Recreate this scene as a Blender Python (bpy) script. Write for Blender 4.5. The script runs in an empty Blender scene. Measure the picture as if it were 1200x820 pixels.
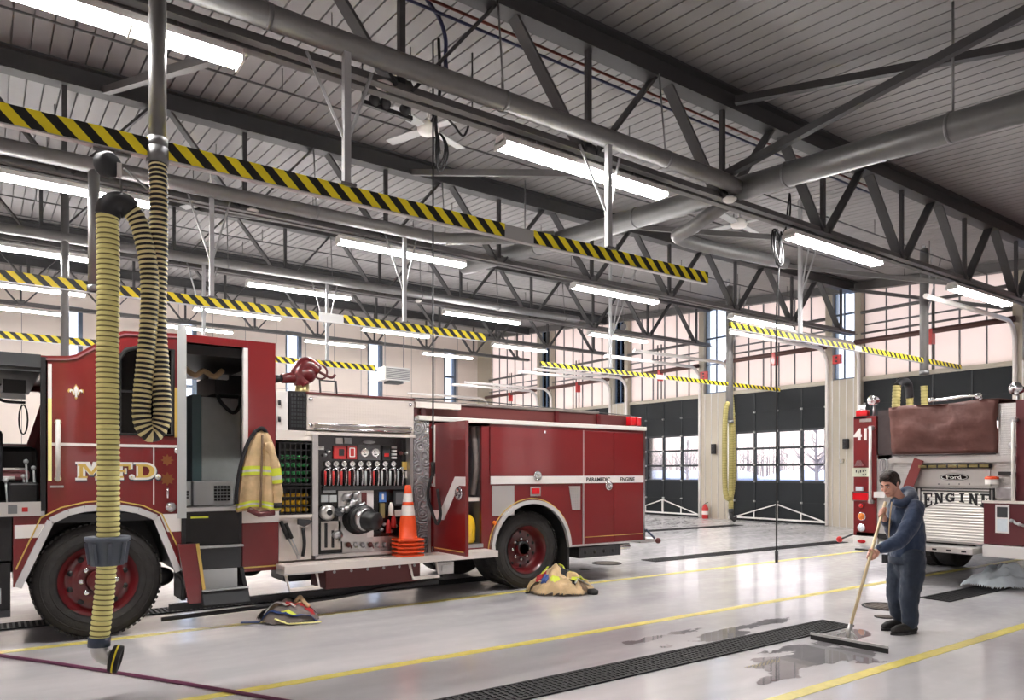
import bpy, bmesh, math, random
from mathutils import Vector, Matrix, noise
from mathutils.geometry import tessellate_polygon

random.seed(7)
scn = bpy.context.scene
COL = scn.collection
PI = math.pi

# ------------------------------------------------------------------ camera geometry (image taken as 1200 x 820)
FPX, CAMH, HORIZ = 859.0, 1.6, 553.0
YAW = math.radians(35.6)
FW = (math.sin(YAW), math.cos(YAW))
RT = (math.cos(YAW), -math.sin(YAW))


def _dir(px):
    k = (px - 600) / FPX
    return FW[0] + k * RT[0], FW[1] + k * RT[1]


def atY(px, py, Y):
    d = _dir(px)
    t = Y / d[1]
    return Vector((t * d[0], Y, CAMH + (HORIZ - py) / FPX * t))


def atX(px, py, X):
    d = _dir(px)
    t = X / d[0]
    return Vector((X, t * d[1], CAMH + (HORIZ - py) / FPX * t))


def atZ(px, py, Z=0.0):
    t = FPX * (CAMH - Z) / (py - HORIZ)
    d = _dir(px)
    return Vector((t * d[0], t * d[1], Z))


# ------------------------------------------------------------------ materials
def lin(c):
    return tuple((x / 12.92 if x <= 0.04045 else ((x + 0.055) / 1.055) ** 2.4) for x in [v / 255.0 for v in c])


M = {}


def mat(name, rgb, rough=0.5, metal=0.0, coat=0.0, var=0.0, scale=8.0, bump=0.0, bscale=60.0, emit=None, estr=0.0, spec=0.5, sheen=0.0):
    m = bpy.data.materials.new(name)
    m.use_nodes = True
    nt = m.node_tree
    b = nt.nodes['Principled BSDF']
    c = lin(rgb)
    b.inputs['Base Color'].default_value = (*c, 1)
    b.inputs['Roughness'].default_value = rough
    b.inputs['Metallic'].default_value = metal
    b.inputs['Coat Weight'].default_value = coat
    b.inputs['Coat Roughness'].default_value = 0.08
    b.inputs['Specular IOR Level'].default_value = spec
    if sheen:
        b.inputs['Sheen Weight'].default_value = sheen
    tc = None
    if var > 0 or bump > 0:
        tc = nt.nodes.new('ShaderNodeTexCoord')
    if var > 0:
        n = nt.nodes.new('ShaderNodeTexNoise')
        n.inputs['Scale'].default_value = scale
        n.inputs['Detail'].default_value = 5
        nt.links.new(tc.outputs['Object'], n.inputs['Vector'])
        r = nt.nodes.new('ShaderNodeValToRGB')
        r.color_ramp.elements[0].position = 0.3
        r.color_ramp.elements[1].position = 0.7
        r.color_ramp.elements[0].color = (*[max(0, x * (1 - var)) for x in c], 1)
        r.color_ramp.elements[1].color = (*[min(1, x * (1 + var)) for x in c], 1)
        nt.links.new(n.outputs['Fac'], r.inputs['Fac'])
        nt.links.new(r.outputs['Color'], b.inputs['Base Color'])
    if bump > 0:
        n2 = nt.nodes.new('ShaderNodeTexNoise')
        n2.inputs['Scale'].default_value = bscale
        nt.links.new(tc.outputs['Object'], n2.inputs['Vector'])
        bp = nt.nodes.new('ShaderNodeBump')
        bp.inputs['Strength'].default_value = bump
        bp.inputs['Distance'].default_value = 0.02
        nt.links.new(n2.outputs['Fac'], bp.inputs['Height'])
        nt.links.new(bp.outputs['Normal'], b.inputs['Normal'])
    if emit:
        b.inputs['Emission Color'].default_value = (*lin(emit), 1)
        b.inputs['Emission Strength'].default_value = estr
    M[name] = m
    return m


def nodes_of(name):
    m = M[name]
    return m.node_tree, m.node_tree.nodes['Principled BSDF']


mat('red_paint', (114, 17, 21), 0.3, coat=0.7)
mat('red_dark', (92, 15, 20), 0.32, coat=0.6)
mat('maroon', (92, 26, 34), 0.35, coat=0.5)
mat('redbrown', (95, 42, 40), 0.5)
mat('white_paint', (232, 228, 224), 0.35, coat=0.3)
mat('cream_plate', (228, 220, 212), 0.4)
mat('white_plastic', (225, 222, 216), 0.45)
mat('gold', (205, 160, 60), 0.35, metal=0.6)
mat('gold_flat', (212, 178, 92), 0.45)
mat('chrome', (225, 225, 228), 0.12, metal=1.0)
mat('steel', (190, 190, 192), 0.3, metal=1.0, var=0.08, scale=20)
mat('brushed', (205, 203, 200), 0.38, metal=0.85)
mat('aluminium', (200, 200, 198), 0.42, metal=0.7)
mat('galv', (124, 124, 125), 0.45, metal=0.55, var=0.1, scale=12)
mat('black', (22, 22, 24), 0.45)
mat('black_gloss', (16, 16, 18), 0.18)
mat('black_rubber', (36, 35, 34), 0.75, var=0.2, scale=30)
mat('tyre', (48, 46, 45), 0.8, var=0.2, scale=14, bump=0.15, bscale=90)
mat('dark_grey', (52, 54, 56), 0.55)
mat('mid_grey', (112, 114, 116), 0.5)
mat('cab_grey', (176, 182, 180), 0.55, var=0.06)
mat('light_grey', (185, 188, 188), 0.5)
mat('teal_grey', (92, 118, 122), 0.5)
mat('yellow', (232, 214, 40), 0.5)
mat('hose_dull', (150, 140, 84), 0.55)
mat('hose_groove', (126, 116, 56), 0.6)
mat('collar_grey', (96, 105, 118), 0.45)
mat('trim_bright', (226, 226, 226), 0.25, metal=0.45)
mat('hose_yellow', (252, 244, 164), 0.5)
mat('hose_cream', (238, 224, 168), 0.5)
mat('reflect_yellow', (214, 226, 66), 0.4)
mat('bottle_yellow', (240, 196, 44), 0.3, coat=0.3)
mat('bottle_green', (58, 160, 90), 0.3, coat=0.3)
mat('cone_orange', (238, 82, 32), 0.45)
mat('cone_white', (238, 232, 226), 0.35)
mat('truss', (98, 97, 96), 0.5, var=0.06)
mat('truss_dark', (66, 66, 67), 0.5, var=0.06)
mat('deck', (138, 136, 135), 0.6, var=0.04, scale=2)
mat('wall_cream', (226, 214, 204), 0.6, var=0.02, scale=1.5)
mat('pilaster', (178, 170, 154), 0.45)
mat('door_black', (25, 29, 32), 0.6, spec=0.3)
mat('door_frame', (40, 44, 48), 0.45)
mat('frame_blue', (92, 106, 122), 0.4, metal=0.3)
mat('pipe_grey', (116, 115, 114), 0.42, metal=0.2, var=0.06)
mat('duct', (104, 104, 103), 0.4, metal=0.35, var=0.08, scale=6)
mat('brown_bar', (88, 58, 52), 0.5)
mat('red_plastic', (190, 36, 34), 0.35, coat=0.3)
mat('amber', (240, 130, 40), 0.2, coat=0.5)
mat('lens_red', (206, 24, 34), 0.12, coat=0.8)
mat('lens_clear', (220, 226, 232), 0.1, coat=0.8)
mat('blue', (52, 78, 140), 0.6)
mat('blue_label', (70, 120, 190), 0.5)
mat('tan_cloth', (206, 178, 136), 0.85, var=0.18, scale=9, bump=0.3, bscale=30, sheen=0.2)
mat('tan_dark', (120, 98, 76), 0.85, var=0.2, scale=9)
mat('black_cloth', (34, 34, 38), 0.85, var=0.3, scale=12)
mat('red_cloth', (176, 44, 48), 0.8)
mat('grey_cloth', (120, 112, 108), 0.85, var=0.15)
mat('silver_tape', (205, 205, 200), 0.3)
mat('navy', (45, 60, 86), 0.9, var=0.12, scale=10, bump=0.25, bscale=25, sheen=0.3)
mat('navy_dark', (44, 54, 70), 0.9, var=0.1, scale=10, bump=0.2, bscale=25, sheen=0.2)
mat('skin', (222, 168, 146), 0.5)
mat('hair', (48, 36, 30), 0.65, var=0.25, scale=60, bump=0.5, bscale=120)
mat('lip', (176, 104, 96), 0.5)
mat('wood_pole', (234, 212, 168), 0.45, var=0.06, scale=6)
mat('purple_hose', (104, 44, 76), 0.4)
mat('bronze', (140, 92, 52), 0.4, metal=0.4)
mat('vinyl_brown', (92, 53, 45), 0.6, var=0.1, scale=5, bump=0.35, bscale=7)
mat('vinyl_dark', (58, 46, 46), 0.6, bump=0.3, bscale=8)
mat('strap_red', (122, 48, 46), 0.7)
mat('line_yellow', (230, 214, 110), 0.35, var=0.08, scale=14)
mat('post_grey', (168, 169, 170), 0.4, metal=0.2)
mat('grate', (20, 20, 22), 0.65, spec=0.3)
mat('pit', (14, 14, 15), 0.8)
mat('manhole', (84, 74, 66), 0.55, metal=0.4, var=0.2, scale=20)
mat('navy_strip', (52, 62, 82), 0.45)
mat('ice_plastic', (222, 234, 240), 0.18, var=0.08, scale=6, bump=0.5, bscale=14)
mat('snow', (214, 218, 230), 0.8, var=0.03, scale=0.3)
mat('bark', (164, 154, 152), 0.9)
mat('far_building', (176, 188, 210), 0.8)
mat('far_roof', (216, 220, 232), 0.8)
mat('pink_vinyl', (150, 96, 100), 0.5)
mat('cable', (20, 20, 22), 0.5)
mat('cable_blue', (46, 52, 84), 0.5)
mat('pipe_red', (120, 58, 48), 0.5)
mat('paper', (236, 232, 222), 0.6)
mat('green_plate', (206, 208, 186), 0.45)
mat('brass', (150, 140, 96), 0.3, metal=0.8)
mat('gauge_face', (236, 234, 230), 0.3)
mat('fluor', (255, 250, 246), 0.4, emit=(254, 251, 250), estr=54.0)
mat('fixture_white', (228, 226, 222), 0.4)


# diamond plate: brushed metal with a lattice of bumps
def plate(name, rgb, rough, metal, scale=34.0, strength=0.5):
    m = mat(name, rgb, rough, metal)
    nt, b = nodes_of(name)
    tc = nt.nodes.new('ShaderNodeTexCoord')
    vo = nt.nodes.new('ShaderNodeTexVoronoi')
    vo.inputs['Scale'].default_value = scale
    vo.inputs['Randomness'].default_value = 0.1
    nt.links.new(tc.outputs['Object'], vo.inputs['Vector'])
    bp = nt.nodes.new('ShaderNodeBump')
    bp.inputs['Strength'].default_value = strength
    bp.inputs['Distance'].default_value = 0.01
    nt.links.new(vo.outputs['Distance'], bp.inputs['Height'])
    nt.links.new(bp.outputs['Normal'], b.inputs['Normal'])
    return m


plate('diamond', (196, 194, 192), 0.35, 0.8)
plate('diamond_white', (226, 216, 208), 0.45, 0.15, 30, 0.4)
plate('diamond_dark', (70, 70, 72), 0.4, 0.7)

# engine-turned stainless: swirls
m = mat('swirl', (214, 214, 218), 0.25, 0.7)
nt, b = nodes_of('swirl')
tc = nt.nodes.new('ShaderNodeTexCoord')
vo = nt.nodes.new('ShaderNodeTexVoronoi'); vo.inputs['Scale'].default_value = 5.5
wv = nt.nodes.new('ShaderNodeMath'); wv.operation = 'SINE'
mu = nt.nodes.new('ShaderNodeMath'); mu.operation = 'MULTIPLY'; mu.inputs[1].default_value = 38
bp = nt.nodes.new('ShaderNodeBump'); bp.inputs['Strength'].default_value = 0.9; bp.inputs['Distance'].default_value = 0.03
nt.links.new(tc.outputs['Object'], vo.inputs['Vector'])
nt.links.new(vo.outputs['Distance'], mu.inputs[0]); nt.links.new(mu.outputs[0], wv.inputs[0])
nt.links.new(wv.outputs[0], bp.inputs['Height']); nt.links.new(bp.outputs['Normal'], b.inputs['Normal'])

# black/yellow hazard tape, slanted stripes in world metres
m = mat('hazard', (230, 214, 30), 0.45)
nt, b = nodes_of('hazard')
tc = nt.nodes.new('ShaderNodeTexCoord')
sp = nt.nodes.new('ShaderNodeSeparateXYZ')
nt.links.new(tc.outputs['Object'], sp.inputs[0])
ad = nt.nodes.new('ShaderNodeMath'); ad.operation = 'ADD'
nt.links.new(sp.outputs['X'], ad.inputs[0]); nt.links.new(sp.outputs['Z'], ad.inputs[1])
dv = nt.nodes.new('ShaderNodeMath'); dv.operation = 'DIVIDE'; dv.inputs[1].default_value = 0.185
nt.links.new(ad.outputs[0], dv.inputs[0])
fr = nt.nodes.new('ShaderNodeMath'); fr.operation = 'FRACT'
nt.links.new(dv.outputs[0], fr.inputs[0])
gt = nt.nodes.new('ShaderNodeMath'); gt.operation = 'GREATER_THAN'; gt.inputs[1].default_value = 0.5
nt.links.new(fr.outputs[0], gt.inputs[0])
mx = nt.nodes.new('ShaderNodeMix'); mx.data_type = 'RGBA'
mx.inputs[6].default_value = (*lin((24, 24, 22)), 1); mx.inputs[7].default_value = (*lin((255, 234, 42)), 1)
nt.links.new(gt.outputs[0], mx.inputs[0]); nt.links.new(mx.outputs[2], b.inputs['Base Color'])

# roll-up shutter: fine horizontal ridges
m = mat('shutter', (226, 222, 216), 0.35, 0.15)
nt, b = nodes_of('shutter')
tc = nt.nodes.new('ShaderNodeTexCoord'); sp = nt.nodes.new('ShaderNodeSeparateXYZ')
nt.links.new(tc.outputs['Object'], sp.inputs[0])
mu = nt.nodes.new('ShaderNodeMath'); mu.operation = 'MULTIPLY'; mu.inputs[1].default_value = 2 * PI / 0.04
sn = nt.nodes.new('ShaderNodeMath'); sn.operation = 'SINE'
bp = nt.nodes.new('ShaderNodeBump'); bp.inputs['Strength'].default_value = 0.6; bp.inputs['Distance'].default_value = 0.01
nt.links.new(sp.outputs['Z'], mu.inputs[0]); nt.links.new(mu.outputs[0], sn.inputs[0])
nt.links.new(sn.outputs[0], bp.inputs['Height']); nt.links.new(bp.outputs['Normal'], b.inputs['Normal'])

# polished epoxy floor
m = mat('floor', (208, 205, 206), 0.16)
nt, b = nodes_of('floor')
tc = nt.nodes.new('ShaderNodeTexCoord')
n1 = nt.nodes.new('ShaderNodeTexNoise'); n1.inputs['Scale'].default_value = 0.9; n1.inputs['Detail'].default_value = 6
n2 = nt.nodes.new('ShaderNodeTexNoise'); n2.inputs['Scale'].default_value = 7; n2.inputs['Detail'].default_value = 6
mp = nt.nodes.new('ShaderNodeMapping'); mp.inputs['Scale'].default_value = (0.35, 1.6, 1)
nt.links.new(tc.outputs['Object'], mp.inputs[0])
nt.links.new(mp.outputs[0], n1.inputs['Vector']); nt.links.new(tc.outputs['Object'], n2.inputs['Vector'])
r1 = nt.nodes.new('ShaderNodeValToRGB')
r1.color_ramp.elements[0].position = 0.3; r1.color_ramp.elements[1].position = 0.72
r1.color_ramp.elements[0].color = (*lin((186, 184, 186)), 1); r1.color_ramp.elements[1].color = (*lin((222, 219, 219)), 1)
nt.links.new(n1.outputs['Fac'], r1.inputs['Fac']); nt.links.new(r1.outputs['Color'], b.inputs['Base Color'])
r2 = nt.nodes.new('ShaderNodeMapRange')
r2.inputs['From Min'].default_value = 0.35; r2.inputs['From Max'].default_value = 0.7
r2.inputs['To Min'].default_value = 0.09; r2.inputs['To Max'].default_value = 0.24
nt.links.new(n2.outputs['Fac'], r2.inputs['Value']); nt.links.new(r2.outputs['Result'], b.inputs['Roughness'])


def glass(name, tint, gloss=0.12, trans=1.0):
    m = bpy.data.materials.new(name)
    m.use_nodes = True
    nt = m.node_tree
    nt.nodes.clear()
    out = nt.nodes.new('ShaderNodeOutputMaterial')
    tr = nt.nodes.new('ShaderNodeBsdfTransparent'); tr.inputs[0].default_value = (*lin(tint), 1)
    gl = nt.nodes.new('ShaderNodeBsdfGlossy'); gl.inputs['Roughness'].default_value = 0.03
    fr = nt.nodes.new('ShaderNodeFresnel'); fr.inputs[0].default_value = 1.45
    mx = nt.nodes.new('ShaderNodeMixShader')
    nt.links.new(fr.outputs[0], mx.inputs[0]); nt.links.new(tr.outputs[0], mx.inputs[1]); nt.links.new(gl.outputs[0], mx.inputs[2])
    nt.links.new(mx.outputs[0], out.inputs[0])
    M[name] = m
    return m


glass('glass_clear', (240, 242, 246))
glass('glass_blue', (222, 234, 248))
glass('glass_dark', (96, 104, 108))

# translucent daylight panel
m = bpy.data.materials.new('daylight_panel'); m.use_nodes = True; M['daylight_panel'] = m
nt = m.node_tree; nt.nodes.clear()
out = nt.nodes.new('ShaderNodeOutputMaterial')
tl = nt.nodes.new('ShaderNodeBsdfTranslucent'); tl.inputs[0].default_value = (*lin((244, 233, 225)), 1)
df = nt.nodes.new('ShaderNodeBsdfDiffuse'); df.inputs[0].default_value = (*lin((230, 217, 208)), 1)
mx = nt.nodes.new('ShaderNodeMixShader'); mx.inputs[0].default_value = 0.3
nt.links.new(tl.outputs[0], mx.inputs[1]); nt.links.new(df.outputs[0], mx.inputs[2]); nt.links.new(mx.outputs[0], out.inputs[0])

# water film on the floor
m = bpy.data.materials.new('water_film'); m.use_nodes = True; M['water_film'] = m
nt = m.node_tree; nt.nodes.clear()
out = nt.nodes.new('ShaderNodeOutputMaterial')
tr = nt.nodes.new('ShaderNodeBsdfTransparent'); tr.inputs[0].default_value = (*lin((226, 225, 226)), 1)
gl = nt.nodes.new('ShaderNodeBsdfGlossy'); gl.inputs['Roughness'].default_value = 0.02
fr = nt.nodes.new('ShaderNodeFresnel'); fr.inputs[0].default_value = 1.22
mx = nt.nodes.new('ShaderNodeMixShader')
nt.links.new(fr.outputs[0], mx.inputs[0]); nt.links.new(tr.outputs[0], mx.inputs[1]); nt.links.new(gl.outputs[0], mx.inputs[2])
nt.links.new(mx.outputs[0], out.inputs[0])


# ------------------------------------------------------------------ mesh builder
def V(*a):
    return Vector(a[0]) if len(a) == 1 else Vector(a)


def frame_of(d):
    d = Vector(d).normalized()
    up = Vector((0, 0, 1)) if abs(d.z) < 0.95 else Vector((1, 0, 0))
    a = d.cross(up).normalized()
    b_ = a.cross(d).normalized()
    return a, b_, d


class MB:
    def __init__(self):
        self.v, self.f, self.m, self.s = [], [], [], []

    def _add(self, vs, fs, m=0, smooth=False):
        o = len(self.v)
        self.v += [Vector(p) for p in vs]
        for f in fs:
            self.f.append([i + o for i in f])
            self.m.append(m)
            self.s.append(smooth)
        return self

    def box(self, x0, x1, y0, y1, z0, z1, m=0):
        vs = [(x, y, z) for z in (z0, z1) for y in (y0, y1) for x in (x0, x1)]
        return self._add(vs, [(0, 2, 3, 1), (4, 5, 7, 6), (0, 1, 5, 4), (2, 6, 7, 3), (0, 4, 6, 2), (1, 3, 7, 5)], m)

    def beam(self, p, q, w, h, m=0, up=None):
        p, q = Vector(p), Vector(q)
        d = (q - p).normalized()
        if up is None:
            a, b_, d = frame_of(d)
        else:
            a = d.cross(Vector(up)).normalized()
            b_ = a.cross(d).normalized()
        vs = []
        for c in (p, q):
            for sb in (-1, 1):
                for sa in (-1, 1):
                    vs.append(c + a * (sa * w / 2) + b_ * (sb * h / 2))
        return self._add(vs, [(0, 1, 3, 2), (4, 6, 7, 5), (0, 4, 5, 1), (2, 3, 7, 6), (0, 2, 6, 4), (1, 5, 7, 3)], m)

    def tube(self, pts, r, n=10, m=0, caps=True, closed=False, mfun=None):
        pts = [Vector(p) for p in pts]
        N = len(pts)
        rs = r if isinstance(r, (list, tuple)) else [r] * N
        # parallel transport frames
        tans = []
        for i in range(N):
            if closed:
                t = pts[(i + 1) % N] - pts[i - 1]
            else:
                t = pts[min(i + 1, N - 1)] - pts[max(i - 1, 0)]
            tans.append(t.normalized() if t.length > 1e-9 else Vector((0, 0, 1)))
        a, b_, _ = frame_of(tans[0])
        vs = []
        for i in range(N):
            t = tans[i]
            a = (a - t * a.dot(t))
            a = a.normalized() if a.length > 1e-6 else frame_of(t)[0]
            b_ = t.cross(a)
            for k in range(n):
                an = 2 * PI * k / n
                vs.append(pts[i] + (a * math.cos(an) + b_ * math.sin(an)) * rs[i])
        o = len(self.v)
        self.v += vs
        seg = N if closed else N - 1
        for i in range(seg):
            j = (i + 1) % N
            mm = mfun(i) if mfun else m
            for k in range(n):
                l = (k + 1) % n
                self.f.append([o + i * n + k, o + i * n + l, o + j * n + l, o + j * n + k])
                self.m.append(mm)
                self.s.append(True)
        if caps and not closed:
            self.f.append([o + k for k in range(n)][::-1]); self.m.append(m); self.s.append(False)
            self.f.append([o + (N - 1) * n + k for k in range(n)]); self.m.append(m); self.s.append(False)
        return self

    def cyl(self, p, q, r, n=16, m=0, r2=None):
        return self.tube([p, q], [r, r if r2 is None else r2], n, m)

    def lathe(self, prof, o, axis=(0, 0, 1), n=24, m=0, mfun=None, smooth=True):
        """prof: list of (radius, height along axis)"""
        o = Vector(o)
        a, b_, d = frame_of(axis)
        vs = []
        for (r, t) in prof:
            for k in range(n):
                an = 2 * PI * k / n
                vs.append(o + d * t + (a * math.cos(an) + b_ * math.sin(an)) * max(r, 1e-5))
        base = len(self.v)
        self.v += vs
        for i in range(len(prof) - 1):
            mm = mfun(i) if mfun else m
            for k in range(n):
                l = (k + 1) % n
                self.f.append([base + i * n + k, base + i * n + l, base + (i + 1) * n + l, base + (i + 1) * n + k])
                self.m.append(mm)
                self.s.append(smooth)
        return self

    def ball(self, c, r, n=14, m=0, rings=9, rot=None):
        rx, ry, rz = r if isinstance(r, (tuple, list)) else (r, r, r)
        c = Vector(c)
        vs = []
        for i in range(rings + 1):
            th = PI * i / rings
            for k in range(n):
                ph = 2 * PI * k / n
                p = Vector((rx * math.sin(th) * math.cos(ph), ry * math.sin(th) * math.sin(ph), rz * math.cos(th)))
                if rot is not None:
                    p = rot @ p
                vs.append(c + p)
        fs = []
        for i in range(rings):
            for k in range(n):
                l = (k + 1) % n
                fs.append((i * n + k, (i + 1) * n + k, (i + 1) * n + l, i * n + l))
        return self._add(vs, fs, m, True)

    def prism(self, poly, o, u, v, depth, holes=(), m=0, mside=None):
        """polygon (2-D) in the plane o + x*u + y*v, pushed along 'depth' (vector)"""
        o, u, v, depth = Vector(o), Vector(u), Vector(v), Vector(depth)
        loops = [list(poly)] + [list(h) for h in holes]
        flat = [p for lp in loops for p in lp]
        tris = tessellate_polygon([[Vector((p[0], p[1], 0)) for p in lp] for lp in loops])
        nv = len(flat)
        vs = [o + u * p[0] + v * p[1] for p in flat]
        vs += [w + depth for w in vs]
        nrm = u.cross(v)
        fs = []
        for t in tris:
            a, b_, c = [flat[i] for i in t]
            ar = (b_[0] - a[0]) * (c[1] - a[1]) - (b_[1] - a[1]) * (c[0] - a[0])
            if ar < 0:
                t = (t[0], t[2], t[1])
            front_is_plus = nrm.dot(depth) < 0   # face at o faces away from depth
            f0 = t if front_is_plus else (t[0], t[2], t[1])
            fs.append(f0)
            fs.append(tuple(i + nv for i in reversed(f0)))
        self._add(vs, fs, m)
        off = len(self.v) - 2 * nv
        st = 0
        for lp in loops:
            L = len(lp)
            for i in range(L):
                j = (i + 1) % L
                self.f.append([off + st + i, off + st + j, off + nv + st + j, off + nv + st + i])
                self.m.append(m if mside is None else mside)
                self.s.append(False)
            st += L
        return self

    def raw(self, vs, fs, m=0, smooth=True):
        return self._add(vs, fs, m, smooth)

    def text(self, s, o, u, v, size, depth=0.004, m=0, offset=0.0, sx=1.0, align='LEFT'):
        vs, fs = text_geo(s, size, offset, align)
        o, u, v = Vector(o), Vector(u).normalized(), Vector(v).normalized()
        n = u.cross(v)
        pts = [o + u * (p[0] * sx) + v * p[1] + n * p[2] * depth for p in vs]
        return self._add(pts, fs, m)

    def build(self, name, mats, parent=None, bevel=0.0, fix=True, loc=None):
        if not isinstance(mats, (list, tuple)):
            mats = [mats]
        org = Vector((0, 0, 0))
        if parent is not None:
            org = world_loc(parent)
        elif loc is not None:
            org = Vector(loc)
        me = bpy.data.meshes.new(name)
        lo = Vector(loc) if (parent is not None and loc is not None) else org
        me.from_pydata([tuple(p - lo) for p in self.v], [], self.f)
        for mm in mats:
            me.materials.append(M[mm] if isinstance(mm, str) else mm)
        for i, p in enumerate(me.polygons):
            p.material_index = self.m[i]
            p.use_smooth = self.s[i]
        if fix:
            bm = bmesh.new()
            bm.from_mesh(me)
            bmesh.ops.recalc_face_normals(bm, faces=bm.faces)
            bm.to_mesh(me)
            bm.free()
        me.update()
        ob = bpy.data.objects.new(name, me)
        COL.objects.link(ob)
        if parent is not None:
            ob.parent = parent
            ob.location = lo - org
        else:
            ob.location = lo
        if bevel > 0:
            bv = ob.modifiers.new('bevel', 'BEVEL')
            bv.width = bevel
            bv.segments = 2
            bv.limit_method = 'ANGLE'
            bv.angle_limit = math.radians(40)
        return ob


def world_loc(o):
    p = Vector((0, 0, 0))
    while o is not None:
        p += o.location
        o = o.parent
    return p


_tcache = {}


def text_geo(s, size, offset=0.0, align='LEFT'):
    key = (s, size, offset, align)
    if key in _tcache:
        return _tcache[key]
    cu = bpy.data.curves.new('lettering', 'FONT')
    cu.body = s
    cu.size = size
    cu.offset = offset
    cu.extrude = 0.5
    cu.align_x = align
    cu.resolution_u = 3
    ob = bpy.data.objects.new('lettering', cu)
    COL.objects.link(ob)
    bpy.context.view_layer.update()
    dg = bpy.context.evaluated_depsgraph_get()
    me = bpy.data.meshes.new_from_object(ob.evaluated_get(dg))
    vs = [tuple(p.co) for p in me.vertices]
    fs = [tuple(p.vertices) for p in me.polygons]
    bpy.data.objects.remove(ob)
    bpy.data.curves.remove(cu)
    bpy.data.meshes.remove(me)
    _tcache[key] = (vs, fs)
    return vs, fs


def tag(o, label, cat, group=None, kind=None):
    o['label'] = label
    o['category'] = cat
    if group:
        o['group'] = group
    if kind:
        o['kind'] = kind
    return o


def thing(name, loc, label, cat, group=None, kind=None):
    o = bpy.data.objects.new(name, None)
    o.empty_display_size = 0.1
    COL.objects.link(o)
    o.location = loc
    return tag(o, label, cat, group, kind)


def struct(o):
    o['kind'] = 'structure'
    return o


def part_label(o, label):
    o['label'] = label
    return o


def kids(o):
    return [c for c in bpy.data.objects if c.parent == o]


def copy_tree(o, parent=None, loc=None):
    c = o.copy()
    COL.objects.link(c)
    c.parent = parent
    if loc is not None:
        c.location = loc
    for ch in kids(o):
        copy_tree(ch, c)
    return c


def spline(pts, n=8):
    """Catmull-Rom through pts"""
    P = [Vector(p) for p in pts]
    P = [P[0] * 2 - P[1]] + P + [P[-1] * 2 - P[-2]]
    out = []
    for i in range(1, len(P) - 2):
        a, b_, c, d = P[i - 1], P[i], P[i + 1], P[i + 2]
        for k in range(n):
            t = k / n
            out.append(0.5 * ((2 * b_) + (c - a) * t + (2 * a - 5 * b_ + 4 * c - d) * t * t + (3 * b_ - a - 3 * c + d) * t ** 3))
    out.append(P[-2])
    return out


def resample(pts, step):
    out = [pts[0].copy()]
    acc = 0.0
    for i in range(len(pts) - 1):
        a, b_ = pts[i], pts[i + 1]
        L = (b_ - a).length
        while acc + step <= L + 1e-9:
            acc += step
            out.append(a.lerp(b_, acc / L))
        acc -= L
        # acc is now negative distance left over
        acc = acc if acc < 0 else 0.0
    return out


def ordinal(i):
    return ['first', 'second', 'third', 'fourth', 'fifth', 'sixth', 'seventh', 'eighth', 'ninth', 'tenth', 'eleventh', 'twelfth'][i]


X_, Y_, Z_ = Vector((1, 0, 0)), Vector((0, 1, 0)), Vector((0, 0, 1))


def parts(name, mats, parent, items, bevel=0.0):
    """items: list of functions f(MB); each becomes a part of its own"""
    out = []
    for f in items:
        b = MB(); f(b)
        out.append(b.build(name, mats, parent, bevel))
    return out


def rrect(x0, x1, z0, z1, r, n=5):
    pts = []
    for cx, cz, a0 in ((x1 - r, z1 - r, 0), (x0 + r, z1 - r, PI / 2), (x0 + r, z0 + r, PI), (x1 - r, z0 + r, 1.5 * PI)):
        for k in range(n + 1):
            a = a0 + k / n * PI / 2
            pts.append((cx + r * math.cos(a), cz + r * math.sin(a)))
    return pts


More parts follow.
